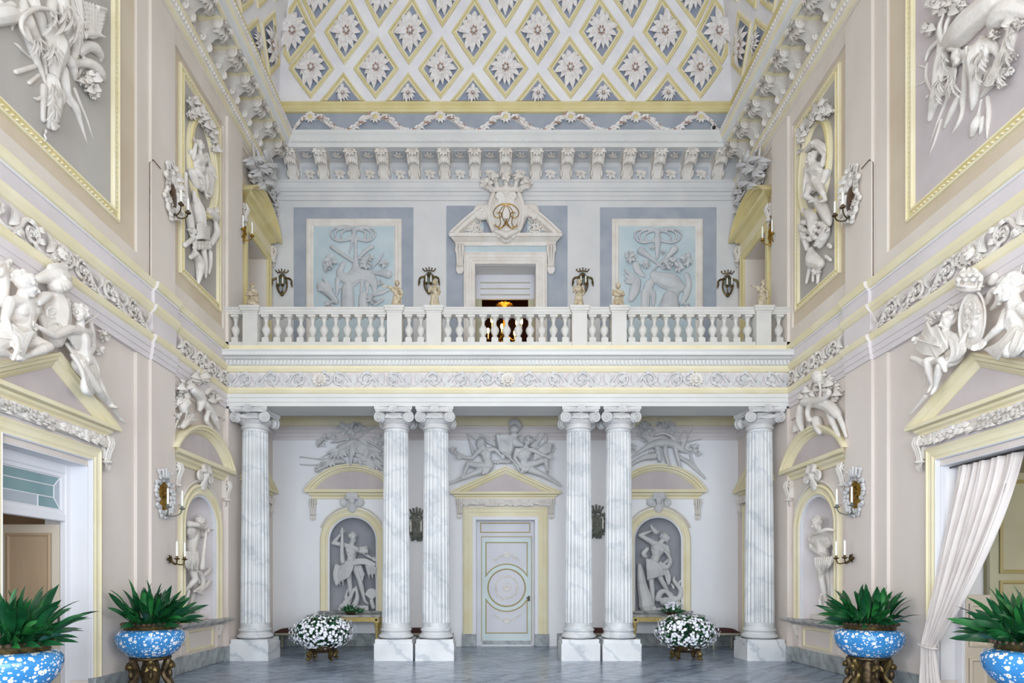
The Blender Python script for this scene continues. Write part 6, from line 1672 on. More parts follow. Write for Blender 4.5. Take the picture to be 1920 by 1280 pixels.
c.tube(b, [(420, 425, 28), (560, 520, 28), (680, 600, 24)], .05); c.tube(b, [(930, 420, 26), (830, 490, 24), (760, 570, 18)], .05); c.tube(b, [(1080, 490, 6), (1020, 580, 16), (930, 690, 10)], .05); c.tube(b, [(870, 720, 14), (960, 750, 24), (1050, 760, 40), (1130, 770, 56)], .04)
c.tube(b, [(290, 920, 64), (380, 1000, 60), (470, 1110, 40)], .05); 
for i in range(14): c.tube(b, [(240 + 26 * (i % 5), 890 + 34 * (i // 5), 7), (262 + 26 * (i % 5), 912 + 34 * (i // 5), 9)], .13)
c.tube(b, [(310, 820, 14), (430, 940, 14)], .1)
sculpt(b, 'grisaille', .015, 1, t, 'quiver_and_trumpets')
b = MB()
for x, y, R, n in ((400, 600, 100, 10), (370, 680, 70, 8), (850, 640, 90, 10), (900, 560, 60, 7), (1080, 640, 70, 8), (1030, 880, 50, 7), (400, 1150, 70, 8), (920, 1100, 70, 8)): c.leafs(b, x, y, R, n, .3, rd)
sculpt(b, 'grisaille', .014, 0, t, 'foliage')
c = Crop(BF, 1130, 400, 6.736, .02, 'grisaille'); rd = random.Random(24)
t = thing('painted_trophy', 'grey ribbon, crossed trumpets and slain boar trophy on the right pale blue panel', 'relief', c.w(750, 1150, 0))
b = MB(); bow(b, c, 695, 235, 290, 300); c.tube(b, [(690, 280, 40), (690, 400, 44), (690, 560, 20)], .04); sculpt(b, 'grisaille', .016, 1, t, 'ribbon')
b = MB()
for p in ([(650, 780, 60), (760, 840, 100), (880, 870, 110), (980, 930, 70)], [(600, 880, 60), (570, 960, 60), (640, 1020, 40), (640, 1150, 24)], [(930, 950, 60), (930, 1060, 30), (920, 1150, 16)], [(850, 1080, 110), (840, 1180, 140)], [(1060, 780, 40), (1090, 900, 40), (1050, 1040, 44), (1000, 1140, 24)], [(430, 860, 60), (400, 980, 70), (360, 1080, 40)], [(540, 1000, 60), (540, 1180, 60)], [(420, 650, 50), (450, 730, 46), (520, 790, 24)]): c.tube(b, [(x, y, r, .04) for x, y, r in p], flat=(BF.n(), .6))
sculpt(b, 'grisaille', .017, 2, t, 'slain_boar')
b = MB()
c.tube(b, [(480, 475, 50), (560, 530, 32), (680, 620, 20), (780, 700, 16)], .05); c.tube(b, [(900, 460, 52), (840, 530, 34), (720, 640, 20), (640, 710, 16)], .05)
for i in range(9): c.tube(b, [(270 + 12 * (i % 3), 700 + i * 22, 8), (400, 780 + i * 14, 9)], .06)
sculpt(b, 'grisaille', .015, 1, t, 'trumpets_and_arrows')
b = MB()
for x, y, R, n in ((340, 560, 80, 9), (540, 650, 70, 8), (800, 660, 80, 9), (880, 620, 70, 8), (960, 680, 80, 9), (1060, 590, 90, 10), (620, 440, 40, 6), (760, 500, 40, 6), (1060, 1160, 50, 7)): c.leafs(b, x, y, R, n, .28, rd)
sculpt(b, 'grisaille', .014, 0, t, 'foliage')

# ---- crowned crest over the balcony door
c = Crop(BF, 820, 310, 4.573, .0); rd = random.Random(25); N = BF.n()
t = thing('crest', 'white crowned shield with gold monogram above the balcony door', 'coat of arms', c.w(590, 620, 0))
b = MB()
for p in ([(590, 250, 90), (590, 400, 135), (590, 520, 110), (590, 600, 70)],): c.tube(b, [(x, y, r, .12) for x, y, r in p], flat=(N, .55), n=14)
c.ell(b, 590, 400, 128, 160, 0, .16, .17); c.ell(b, 590, 570, 90, 60, 0, .16, .14)
for s in (-1, 1):
    c.tube(b, [(590 + s * 110, 250, 22), (590 + s * 140, 330, 20), (590 + s * 145, 430, 20), (590 + s * 120, 540, 20), (590 + s * 60, 610, 22)], .2)
    q = spiral2(0, 0, 44, 8, 1.3, pi / 2, 18, s); c.tube(b, [(590 + s * 60 + x, 265 + y, 12) for x, y in q], .3, 6, 1)
    c.tube(b, [(590, 600, 30), (590 + s * 60, 575, 20), (590 + s * 100, 560, 10)], .28)
sculpt(b, 'stucco', .016, 2, t, 'shield')
b = MB()
for i in range(13):
    a = lerp(-1.25, 1.25, i / 12); c.ell(b, 590 + 130 * sin(a), 215 - 10 * cos(a), 22, 24, 0, .1 + .16 * cos(a), .05)
for i in range(5):
    a = lerp(-1.3, 1.3, i / 4); x = 590 + 150 * sin(a); y = 130 - 22 * cos(a) + (30 if i in (0, 4) else 0)
    c.tube(b, [(590 + 120 * sin(a), 200, 20, .1 + .16 * cos(a)), (x, y + 20, 22, .12 + .18 * cos(a)), (x + 20 * sin(a), y - 15, 34, .14 + .2 * cos(a))]); c.leafs(b, x + 14 * sin(a), y - 5, 46, 6, .4, rd, .14 + .2 * cos(a))
for s in (-1, 1): c.tube(b, [(590 + s * 120, 200, 24, .14), (590 + s * 170, 180, 24, .16), (590 + s * 215, 160, 20, .14)]); c.leafs(b, 590 + s * 190, 165, 46, 6, .4, rd, .14)
sculpt(b, 'stucco', .015, 1, t, 'crown')
b = MB()
for s in (-1, 1):
    q = spiral2(0, 0, 58, 12, 1.5, pi / 2 + .4, 24, s)
    c.tube(b, [(590 + s * 130, 480, 34, .12), (590 + s * 150, 420, 40, .14), (590 + s * 170, 370, 34, .16)] , n=8)
    c.tube(b, [(590 + s * 215 - x * s * s * (1), 395 + y, 22) for x, y in q], .16, 7, 1); c.ell(b, 590 + s * 215, 395, 50, 50, 0, .1, .1)
sculpt(b, 'stucco', .016, 1, t, 'side_scrolls')
# gold cipher of mirrored interlaced letters
b = MB()
for s in (-1, 1):
    X = lambda x: 590 + s * x
    for pts in ([(0, 325), (50, 335), (90, 365), (108, 400), (100, 435), (70, 450), (45, 440), (40, 415), (60, 400), (80, 410)],
                [(-40, 335), (10, 345), (45, 375), (60, 420), (50, 470), (50, 500), (65, 525), (90, 525), (92, 505)],
                [(-60, 545), (-20, 520), (20, 470), (35, 420), (20, 370), (0, 350)], [(-10, 455), (15, 500), (45, 540), (80, 520)]):
        c.tube(b, [(X(x), y, 3.4) for x, y in pts], .335, 6, 4, m='gold')
part('monogram', b, t, 'gold intertwined monogram')

# ================================================================== NICHE STATUES
def statue(label, c, jd, u, build, look, vox=.016, m='stucco_grey', base=None, extra=None, beard=0, hair=46, out=None):
    n = c.fr.n()
    t = thing('statue', label, 'statue', c.w(base[0], base[1], -.15) if base else (0, 0, 0), 'statues in the niches')
    b = MB(); J = c.J(jd); J['look'] = look; J['beard'] = beard; J['hair'] = hair; J['hs'] = .86; u *= 1.2
    if out: J['out'] = out
    figure(b, J, u, n, m); sculpt(b, m, vox * .72, 1, t, 'body')
    for nm, fn, sm in build:
        b = MB(); fn(b); sculpt(b, m, vox * .9, sm, t, nm)
    return t
c = Crop(BF, 590, 940, 5.82, -.16, 'stucco_grey')
def f1(b):
    cloth(b, [c.w(310, 655, .1), c.w(270, 760, .06), c.w(235, 890, .0)], [c.w(430, 650, .14), c.w(410, 740, .14), c.w(370, 830, .12)], 9, .016)
    for i in range(8): c.tube(b, [(230 + i * 14, 700, 10, .04), (215 + i * 14, 800 + 20 * sin(i * 2), 11, .02), (225 + i * 12, 890 + 25 * sin(i * 2), 5, .0)])
    cloth(b, [c.w(430, 630, .1), c.w(550, 625, .12), c.w(665, 675, .06)], [c.w(440, 685, .14), c.w(545, 680, .14), c.w(650, 725, .07)], 6, .016)
    for i in range(9): c.tube(b, [(560 + i * 13, 690 + 4 * i, 11, .1), (575 + i * 11, 760 + 20 * sin(i * 1.7), 9, .07), (585 + i * 10, 810 + 30 * sin(i * 1.7), 5, .05)])
    cloth(b, [c.w(500, 700, .0), c.w(540, 790, .02)], [c.w(470, 700, .0), c.w(520, 860, .02)], 3, .03)
    c.tube(b, [(240, 700, 24), (225, 800, 30), (240, 900, 20)], .0)
def f2(b):
    c.tube(b, [(300, 290, 11, .12), (300, 420, 17, .14), (298, 550, 22, .14), (305, 655, 28, .13)])
def f3(b):
    for x, y, r in ((530, 530, 42), (500, 510, 24), (560, 500, 22), (540, 560, 24)): c.ell(b, x, y, r, r, 0, .02)
    for i in range(9): c.ell(b, 500 + 12 * (i % 4) * 2, 500 + 26 * (i // 3), 15, 13, 0, .08)
    for p in ([(330, 1110, 34), (380, 1060, 26), (430, 950, 14)], [(440, 1120, 34), (465, 1040, 24), (450, 930, 12)], [(360, 1120, 24), (340, 1040, 18), (360, 960, 10)], [(300, 1140, 34), (350, 1150, 36), (430, 1160, 34)]): c.tube(b, [(x, y, r, -.04) for x, y, r in p])
    for i in range(10): c.tube(b, [(620, 1060, 14, -.08), (620 + 70 * cos(-2.8 + i * .28), 1040 + 90 * sin(-2.8 + i * .28), 9, -.06)])
    c.tube(b, [(620, 1080, 24, -.06), (640, 1150, 26, -.06)]); b.box(BF, *sorted((c.w(470, 0)[0], c.w(600, 0)[0])), NZ0 + .002, NZ0 + .14, -.24, .02, 'stucco_grey')
    b.box(BF, *sorted((c.w(270, 0)[0], c.w(480, 0)[0])), NZ0 + .002, NZ0 + .08, -.24, .0, 'stucco_grey')
S1 = statue('grey statue of a man with club and lion skin, left of the middle door', c,
    dict(head=(415, 385, .10), sl=(335, 475, .08), sr=(468, 520, .06), pel=(395, 670, .06), waist=(405, 610, .06), el=(200, 455, .10), wl=(285, 355, .14), er=(550, 575, .06), wr=(620, 615, .08), hl=(355, 690, .08), kl=(380, 870, .12), al=(398, 1060, .06), tl=(380, 1110, .12), hr=(440, 690, .08), kr=(495, 870, .14), ar=(545, 1080, .06), tr=(575, 1110, .13)),
    c.r(0, 102), [('lion_skin', f1, 1), ('club', f2, 1), ('rocks_and_beast', f3, 1)], WD(BF, .5, -.35, .8), base=(420, 1180), beard=8)
c = Crop(BF, 1170, 940, 5.82, -.16, 'stucco_grey'); c2_ = c
def g1(b):
    c = c2_
    cloth(b, [c.w(250, 630, .08), c.w(255, 740, .1), c.w(260, 850, .06)], [c.w(340, 660, .12), c.w(400, 720, .12), c.w(430, 800, .08)], 7, .032)
    cloth(b, [c.w(440, 540, .02), c.w(500, 620, .04), c.w(470, 700, .08), c.w(400, 660, .1)], [c.w(480, 560, .0), c.w(520, 660, .0), c.w(460, 730, .08), c.w(350, 690, .12)], 4, .03)
    cloth(b, [c.w(430, 740, .06), c.w(450, 800, .06), c.w(480, 900, .04)], [c.w(470, 740, .02), c.w(500, 830, .02), c.w(490, 900, .04)], 3, .028); c.tube(b, [(250, 520, 24), (210, 570, 28), (240, 600, 18)], -.05)
def g2(b):
    c = c2_; c.tube(b, [(295, 255, 10, .1), (310, 290, 18, .12), (345, 335, 26, .1), (370, 330, 20, .06)])
def g3(b):
    c = c2_
    c.tube(b, [(170, 700, 26), (185, 800, 44), (200, 920, 56), (230, 1040, 76), (250, 1130, 90)], -.12)
    for p in ([(370, 1060, 34), (400, 990, 34), (460, 980, 26), (520, 1040, 30), (590, 1060, 34), (625, 980, 34), (590, 920, 26), (545, 860, 22), (550, 820, 10)], [(430, 1090, 44), (520, 1120, 46), (600, 1130, 40)], [(590, 900, 20), (620, 860, 12)], [(540, 940, 18), (520, 900, 10)]): c.tube(b, [(x, y, r, -.02) for x, y, r in p])
    for i in range(8): c.ell(b, 420 + i * 25, 1070 - 10 * sin(i), 22, 20, 0, .04)
    b.box(BF, *sorted((c.w(215, 0)[0], c.w(330, 0)[0])), NZ0 + .002, NZ0 + .12, -.24, .02, 'stucco_grey')
    b.box(BF, *sorted((c.w(300, 0)[0], c.w(560, 0)[0])), NZ0 + .002, NZ0 + .08, -.24, .0, 'stucco_grey')
S2 = statue('grey statue of a man swinging a club over a dragon, right of the middle door', c,
    dict(head=(445, 390, .12), sl=(305, 440, .08), sr=(465, 500, .08), pel=(310, 690, .06), waist=(345, 610, .06), el=(175, 368, .10), wl=(285, 325, .12), er=(495, 630, .04), wr=(420, 690, .1), hl=(285, 705, .08), kl=(300, 890, .1), al=(322, 1080, .06), tl=(320, 1120, .14), hr=(350, 710, .1), kr=(410, 860, .16), ar=(485, 985, .1), tr=(525, 1010, .16)),
    c.r(0, 104), [('drapery', g1, 1), ('club', g2, 1), ('dragon_and_trunk', g3, 1)], WD(BF, .75, -.1, .6), base=(400, 1180))
c = Crop(LF, 290, 920, 3.736, -.18); c3_ = c
def h1(b):
    c = c3_
    cloth(b, [c.w(218, 430, .12), c.w(215, 480, .16), c.w(225, 530, .16)], [c.w(300, 430, .06), c.w(305, 490, .08), c.w(290, 560, .06)], 9, .014)
    for i in range(7): c.tube(b, [(222 + i * 12, 430, 9, .14), (220 + i * 13, 490 + 10 * sin(i * 2), 11, .16), (226 + i * 12, 540 + 18 * sin(i * 2.4), 5, .13)])
def h2(b):
    c = c3_; c.tube(b, [(362, 285, 8, .14), (350, 380, 11, .14), (338, 480, 16, .13), (332, 535, 22, .12)])
def h3(b):
    c = c3_
    for p in ([(300, 560, 18), (330, 600, 20), (335, 660, 18), (300, 690, 14), (280, 700, 8)], [(345, 590, 14), (375, 565, 18), (390, 545, 10)], [(320, 690, 20), (360, 660, 22), (382, 635, 12)], [(270, 560, 12), (290, 590, 12), (310, 640, 12)], [(240, 700, 10), (225, 760, 12), (215, 800, 8)], [(300, 705, 12), (330, 720, 12), (345, 700, 8)]): c.tube(b, [(x, y, r, .0) for x, y, r in p])
    for x, y in ((388, 548), (384, 636), (284, 702)): c.ell(b, x, y, 14, 11, -30, .03); c.tube(b, [(x + 4, y - 8, 4, .05), (x + 8, y - 20, 2, .04)])
    c.tube(b, [(220, 830, 16, -.04), (260, 835, 18, -.04), (310, 840, 10, -.04)])
    b.box(LF, 11.42, 12.2, NZ0 + .002, NZ0 + .1, -.32, -.04, 'stucco')
S3 = statue('white statue of a stooping man swinging a club in the left wall niche', c,
    dict(head=(318, 218, .08), sl=(240, 230, .16), sr=(305, 275, .0), pel=(258, 470, .06), waist=(254, 400, .08), el=(302, 240, .26), wl=(352, 268, .20), er=(335, 315, .04), wr=(358, 295, .10), hl=(245, 490, .12), kl=(285, 620, .22), al=(222, 690, .1), tl=(205, 725, .1), hr=(268, 490, .02), kr=(296, 650, .04), ar=(250, 800, -.02), tr=(285, 832, .04)),
    c.r(300, 79), [('loincloth', h1, 1), ('club', h2, 1), ('hounds', h3, 1)], WD(LF, .7, -.5, .3), .014, 'stucco', (300, 850), out=WD(LF, .6, 0, .7))
c = Crop(RF, 1470, 920, 3.733, -.18); c4_ = c
def k1(b):
    c = c4_
    cloth(b, [c.w(215, 470, .14), c.w(225, 520, .18), c.w(245, 585, .16)], [c.w(345, 460, .08), c.w(330, 510, .12), c.w(300, 545, .12)], 9, .014)
    c.tube(b, [(200, 305, 12, .16), (250, 290, 14, .2), (300, 270, 14, .16), (345, 275, 10, .08)])
    for i in range(8): c.tube(b, [(220 + i * 16, 470 - i, 8, .17), (226 + i * 13, 515, 10, .19), (240 + i * 9, 575 - i * 5 + 8 * sin(i * 2), 5, .16)])
def k2(b):
    c = c4_
    c.tube(b, [(352, 470, 22, -.06), (346, 560, 24, -.06), (350, 660, 26, -.06), (356, 760, 30, -.06), (350, 830, 34, -.06)])
    for p in ([(262, 720, 10), (250, 770, 12), (262, 815, 12)], [(320, 790, 16), (350, 800, 22), (375, 815, 14)]): c.tube(b, [(x, y, r, -.02) for x, y, r in p])
    b.box(RF, 11.42, 12.2, NZ0 + .002, NZ0 + .1, -.32, -.04, 'stucco')
S4 = statue('white statue of a brooding bearded man by a tree stump, right wall niche', c,
    dict(head=(232, 222, .14), sl=(190, 320, .10), sr=(335, 305, .04), pel=(285, 485, .06), waist=(272, 425, .09), el=(193, 405, .14), wl=(275, 455, .20), er=(362, 395, .0), wr=(345, 460, .04), hl=(262, 505, .1), kl=(262, 625, .18), al=(298, 785, .06), tl=(280, 828, .14), hr=(312, 505, .04), kr=(325, 640, .1), ar=(330, 785, .02), tr=(318, 828, .1)),
    c.r(260, 80), [('loincloth', k1, 1), ('tree_stump', k2, 1)], WD(RF, -.35, -.5, .8), .014, 'stucco', (290, 850), beard=14)

# ================================================================== STATUETTES ON THE BALUSTRADE
def statuette(x, label, pose):
    t = thing('statuette', label, 'statuette', (XC + x, DBAL, 7.47), 'statuettes on the balustrade')
    O = Vector((XC + x, DBAL, 7.47)); V = lambda a, z, o=0: O + Vector((a, -o, z))
    part('base', MB().lathe(O, [(.13, .0), (.14, .005), (.14, .03), (.12, .035)], 'bronze_gilt', 16), t)
    b = MB(); n = Vector((0, -1, 0))
    if pose == 'stand':      # draped woman standing
        J = dict(head=V(.01, .56, .02), sl=V(-.075, .46), sr=V(.075, .46), pel=V(0, .27), el=V(-.12, .36, .04), wl=V(-.05, .33, .1), er=V(.12, .36, .02), wr=V(.08, .42, .1)); sk = (.10, .13)
    elif pose == 'bow':      # bending sideways
        J = dict(head=V(.04, .53, .04), sl=V(-.06, .44, .02), sr=V(.09, .43), pel=V(.03, .26), el=V(-.13, .44, .06), wl=V(-.2, .45, .08), er=V(.15, .35), wr=V(.13, .25, .05)); sk = (.10, .12)
    else:                    # seated and wrapped
        J = dict(head=V(.0, .48, .03), sl=V(-.08, .38), sr=V(.08, .38), pel=V(0, .18), el=V(-.12, .28, .06), wl=V(-.03, .24, .12), er=V(.12, .28, .06), wr=V(.04, .26, .12)); sk = (.14, .17)
    J['look'] = Vector((.3 * (1 if x < 0 else -1), -.9, -.1)); J['hair'] = 26
    figure(b, J, .13, n, 'statuette', True)
    for i in range(14):
        a = 2 * pi * i / 14; w0, w1 = .055, sk[0]
        tw = .5 if pose == 'bow' else .15
        stube(b, [(J['pel'] + Vector((cos(a) * w0, sin(a) * w0, .06)), .022), (lerp(J['pel'], O, .5) + Vector((cos(a + tw) * w1 * .8, sin(a + tw) * w1 * .7, 0)), .026), (O + Vector((cos(a + tw * 1.5) * w1, sin(a + tw * 1.5) * w1 * .75, .065)), .024)], 'statuette', 6)
    for i in range(4 if pose != 'stand' else 2): q = i * .03; stube(b, [(J['sl'] + Vector((-.02, -.03, .02 - q)), .02), (lerp(J['sl'], J['pel'], .5) + Vector((.02, -.07, -q * .5)), .02), (J['sr'] + Vector((.03, -.01, -.12 - q)), .018)], 'statuette', 6)
    stube(b, [(O + Vector((0, 0, .13)), sk[0] * .8), (J['pel'], .06)], 'statuette', 10)
    sculpt(b, 'statuette', .009, 1, t, 'figure')
for x, l, p in zip(PX, ('small seated draped figure on the pedestal beside the left wall', 'small bowing draped figure on the pedestal right of the left blue panel', 'small standing draped figure on the pedestal left of the balcony door',
                        'small standing veiled figure on the pedestal right of the balcony door', 'small kneeling figure on the pedestal in front of the right blue panel', 'small draped figure on the pedestal beside the right wall'), ('sit', 'bow', 'stand', 'stand', 'sit', 'bow')):
    statuette(x, l, p)

# ================================================================== SCONCES
def crown_bits(b, fr, c, z, w, h, m, o=.04):
    for i in range(5):
        s = (i - 2) / 2; b.tube([fr.P(c + s * w * .7, z, o + .03 * (1 - s * s)), fr.P(c + s * w, z + h * (1 - .35 * abs(s)), o + .03 * (1 - s * s))], [h * .14, h * .2], m, 6)
        b.ball(fr.P(c + s * w, z + h * (1.02 - .35 * abs(s)), o + .03), h * .16, m, 6, 4)
    b.tube([fr.P(c - w * .72, z, o), fr.P(c, z - h * .05, o + .05), fr.P(c + w * .72, z, o)], h * .17, m, 6)
def candle_arm(t, fr, a0, z0, a1, z1, o1, m, flame=False, hc=.26):
    b = MB(); stube(b, [(fr.P(a0, z0, .05), .012), (fr.P(lerp(a0, a1, .3), z0 - .07, o1 * .5), .012), (fr.P(lerp(a0, a1, .8), z1 - .09, o1 * .9), .012), (fr.P(a1, z1, o1), .012)], m, 6)
    p = fr.P(a1, z1, o1); b.lathe(p, [(.012, -.02), (.045, .0), (.05, .012), (.02, .015), (.022, .05), (.0, .05)], m, 10)
    ar = part('arm', b, t)
    part('candle', MB().lathe(p, [(.018, .04), (.016, .05 + hc), (.003, .055 + hc), (.003, .075 + hc)], 'candle', 8), ar)
def sconce_crest(fr, c, z, h, label, m, mid='gold', arms=True, broken=False, group=None):
    t = thing('wall_sconce', label, 'sconce', fr.P(c, z - h / 2, 0), group)
    b = MB(); rd = random.Random(int(c * 100)); w = h * .26
    for i in range(26):          # frilled border of the cartouche
        a = 2 * pi * i / 26; rr = 1 + .12 * sin(i * 2.6)
        b.ell(fr.P(c + w * 1.15 * rr * cos(a) * (1.05 if sin(a) > 0 else .8), z - .03 * h + h * .36 * rr * sin(a), .035), fr.adir() * h * .05, Vector((0, 0, h * .055)), fr.n() * .035, m, 7, 5)
        b.leaf(fr.P(c + w * cos(a), z - .03 * h + h * .33 * sin(a), .04), fr.P(c + w * 1.4 * rr * cos(a + .15), z - .03 * h + h * .42 * rr * sin(a + .1), .07), h * .04, fr.n(), m, .3, 3)
    crown_bits(b, fr, c, z + h * .36, w * .8, h * .16, m)
    for s in (-1, 1): q = spiral2(c + s * w * .5, z - h * .42, h * .06, .006, 1.3, pi / 2, 12, s); b.tube([fr.P(x, y, .05) for x, y in q], h * .018, m, 5)
    part('cartouche', b, t)
    b = MB(); b.ell(fr.P(c, z - .03 * h, .03), fr.adir() * w * .85, Vector((0, 0, h * .31)), fr.n() * .02, mid)
    for i in range(12): a = rd.uniform(0, 6.28); r = rd.uniform(0, .7); b.leaf(fr.P(c + w * r * .5 * cos(a), z + h * .24 * r * sin(a), .045), fr.P(c + w * r * .5 * cos(a) + rd.uniform(-.04, .04), z + h * .24 * r * sin(a) + rd.uniform(-.07, .07), .06), .02, fr.n(), mid, .2, 3)
    part('medallion', b, t)
    if arms:
        for s in (-1, 1): candle_arm(t, fr, c, z - h * .34, c + s * h * .16, z - h * .26, .22 + .05 * s, 'sconce_dark' if m != 'gold' else 'gold')
    return t
gl = 'crowned white sconces on the pilasters'
for fr, wd in ((LF, 'left'), (RF, 'right')):
    x, y = (304, 928) if fr.k == 'L' else (1607, 925)
    a, z = fr.az(x, y, .1)
    class Off(Frame):
        def P(s, a, z, o=0): return Frame.P(s, a, z, o + .1)
    fo = Off(fr.k)
    sconce_crest(fo, a, z, .84, 'crowned white sconce with gold medallion on the lower %s wall beside the niche' % wd, 'stucco_grey')
    x, y = (313, 1048) if fr.k == 'L' else (1602, 1046)
    a, z = fr.az(x, y, .1)
    t = thing('candle_bracket', 'small bronze two-candle bracket on the %s wall above the blue urn' % wd, 'sconce', fo.P(a, z, 0))
    b = MB()
    for i in range(6): q = 2 * pi * i / 6; b.leaf(fo.P(a, z, .01), fo.P(a + .09 * cos(q), z + .09 * sin(q), .05), .035, fr.n(), 'bronze_gilt', .3, 3)
    b.ball(fo.P(a, z, .03), .03, 'bronze_gilt'); part('wall_rosette', b, t)
    for s in (-1, 1): candle_arm(t, fo, a, z, a + s * .13, z + .0, .24, 'bronze_gilt', hc=.24)
    # upper pilaster: white shell sconce with brown mirror
    x, y = (318, 366) if fr.k == 'L' else (1601, 371)
    a, z = fr.az(x, y, .1)
    t = thing('wall_sconce', 'white ruffled stucco sconce with brown centre high on the %s pilaster' % wd, 'sconce', fo.P(a, z - .4, 0))
    b = MB(); rd = random.Random(4)
    for i in range(60):
        q = rd.uniform(0, 6.28); r = rd.uniform(.6, 1.1); b.ell(fo.P(a + .24 * r * cos(q), z + .38 * r * sin(q), .04 + .03 * rd.random()), fr.adir() * .05, Vector((0, 0, .055)), fr.n() * .04, 'stucco', 7, 5)
    for i in range(30): b.ell(fo.P(a + rd.uniform(-.16, .16), z + .36 + rd.uniform(-.1, .12), .05), fr.adir() * .05, Vector((0, 0, .05)), fr.n() * .04, 'stucco', 7, 5)
    b.lv = MB()
    for i in range(70): q = rd.uniform(0, 6.28); r = rd.uniform(.7, 1.0); p_ = fo.P(a + .24 * r * cos(q), z + .06 + .42 * r * sin(q), .06); b.lv.leaf(p_, p_ + fr.adir() * .11 * cos(q + rd.uniform(-1, 1)) + Vector((0, 0, .11 * sin(q + rd.uniform(-1, 1)))) + fr.n() * .05, .035, fr.n(), 'stucco', .3, 4)
    sculpt(b, 'stucco', .014, 0, t, 'ruffled_cartouche')
    b = MB().ell(fo.P(a + .02, z - .06, .06), fr.adir() * .1, Vector((0, 0, .26)), fr.n() * .025, 'mirror_brown'); part('medallion', b, t)
    for s in (-1, 1): candle_arm(t, fo, a, z - .3, a + s * .12, z - .24, .26, 'bronze', hc=.2)
    # gilt sconce on the balcony side walls
    x, y = (446, 420) if fr.k == 'L' else (1457, 428)
    a, z = fr.az(x, y, 0)
    sconce_crest(fr, a, z, .78, 'gilt sconce on the %s side wall of the balcony' % wd, 'gold', 'mirror_brown')
for x, y, l in ((530, 530, 'gilt crowned sconce on the balcony back wall, left of the left blue panel'), (805, 527, 'gilt crowned sconce on the balcony back wall, between left blue panel and door'), (1092, 528, 'gilt crowned sconce on the balcony back wall, between door and right blue panel'), (1363, 532, 'gilt crowned sconce on the balcony back wall, right of the right blue panel')):
    a, z = BF.az(x, y, 0)
    t = thing('wall_sconce', l, 'sconce', BF.P(a, z - .4, 0), 'gilt sconces on the balcony back wall')
    b = MB(); m = 'bronze_gilt'
    crown_bits(b, BF, a, z + .24, .16, .08, m); b.ell(BF.P(a, z + .05, .02), Vector((.12, 0, 0)), Vector((0, 0, .2)), Vector((0, -.03, 0)), 'sconce_dark')
    for s in (-1, 1):
        stube(b, [(BF.P(a + s * .08, z + .1, .04), .025), (BF.P(a + s * .19, z + .08, .05), .025), (BF.P(a + s * .25, z + .02, .06), .022), (BF.P(a + s * .25, z - .1, .06), .014)], m, 6)
        stube(b, [(BF.P(a + s * .1, z + .12, .04), .02), (BF.P(a + s * .13, z - .1, .05), .022), (BF.P(a + s * .08, z - .26, .05), .02), (BF.P(a, z - .32, .05), .03)], m, 6)
        b.tube([BF.P(a + s * .25, z - .04, .06), BF.P(a + s * .27, z - .14, .06)], [.03, .01], m, 5)
    head(b, BF.P(a, z + .13, .06), .06, Vector((0, -1, 0)), Vector((0, 0, 1)), m, 10, 0, random.Random(3)); b.ball(BF.P(a, z - .32, .06), .05, m)
    part('frame', b, t)
    part('mirror_plate', MB().ell(BF.P(a, z - .08, .02), Vector((.1, 0, 0)), Vector((0, 0, .18)), Vector((0, -.02, 0)), 'glass_grey'), t)
    for s in (-1, 1): candle_arm(t, BF, a, z - .24, a + s * .06, z - .16, .18, m, hc=.16)
for x, y, l in ((782, 985, 'dark weathered sconce on the loggia wall behind the left column pair'), (1117, 980, 'dark weathered sconce on the loggia wall behind the right column pair')):
    a, z = BF.az(x, y, 0); sconce_crest(BF, a, z, .86, l, 'sconce_dark', 'sconce_dark', True)

# ================================================================== CHANDELIER BEYOND THE BALCONY DOOR
cp = Vector((.27, 17.2, 8.55)); rd = random.Random(30)
t = thing('chandelier', 'gilt candle chandelier with lit flames seen through the balcony door', 'chandelier', cp)
b = MB(); b.lathe(cp, [(.0, -.25), (.06, -.2), (.03, -.1), (.12, 0), (.16, .08), (.05, .2), (.04, .6), (.09, .7), (.03, .8), (.02, 2.3)], 'gold', 16); part('stem', b, t)
b = MB()
for i in range(13):
    a = 2 * pi * i / 13; b.leaf(cp + Vector((.06 * cos(a), .06 * sin(a), .82)), cp + Vector((.26 * cos(a), .26 * sin(a), .93)), .06, Vector((0, 0, 1)), 'gold', .25, 3)
part('leaf_coronet', b, t)
for i in range(8):
    a = 2 * pi * i / 8 + .2; d = Vector((cos(a), sin(a), 0)); R = .56 if i % 2 else .36; zz = .05 + .14 * (i % 2 == 0)
    b = MB(); stube(b, [(cp + d * .08 + Vector((0, 0, .1)), .02), (cp + d * R * .5 + Vector((0, 0, -.12)), .02), (cp + d * R * .9 + Vector((0, 0, -.04)), .018), (cp + d * R + Vector((0, 0, zz)), .018)], 'gold', 6)
    b.lathe(cp + d * R + Vector((0, 0, zz)), [(.02, 0), (.07, .02), (.075, .035), (.02, .04)], 'gold', 10)
    ar = part('arm', b, t)
    part('candle', MB().lathe(cp + d * R + Vector((0, 0, zz + .04)), [(.022, 0), (.022, .2), (.004, .205)], 'candle', 8), ar)
    part('flame', MB().ell(cp + d * R + Vector((0, 0, zz + .29)), Vector((.04, 0, 0)), Vector((0, .04, 0)), Vector((0, 0, .085)), 'flame', 8, 6), ar)
l = bpy.data.lights.new('chandelier_glow', 'POINT'); l.energy = 25; l.color = (1, .62, .28); l.shadow_soft_size = .3
lo = bpy.data.objects.new('chandelier_glow', l); lo.location = cp + Vector((0, -.1, .7)); COL.objects.link(lo)

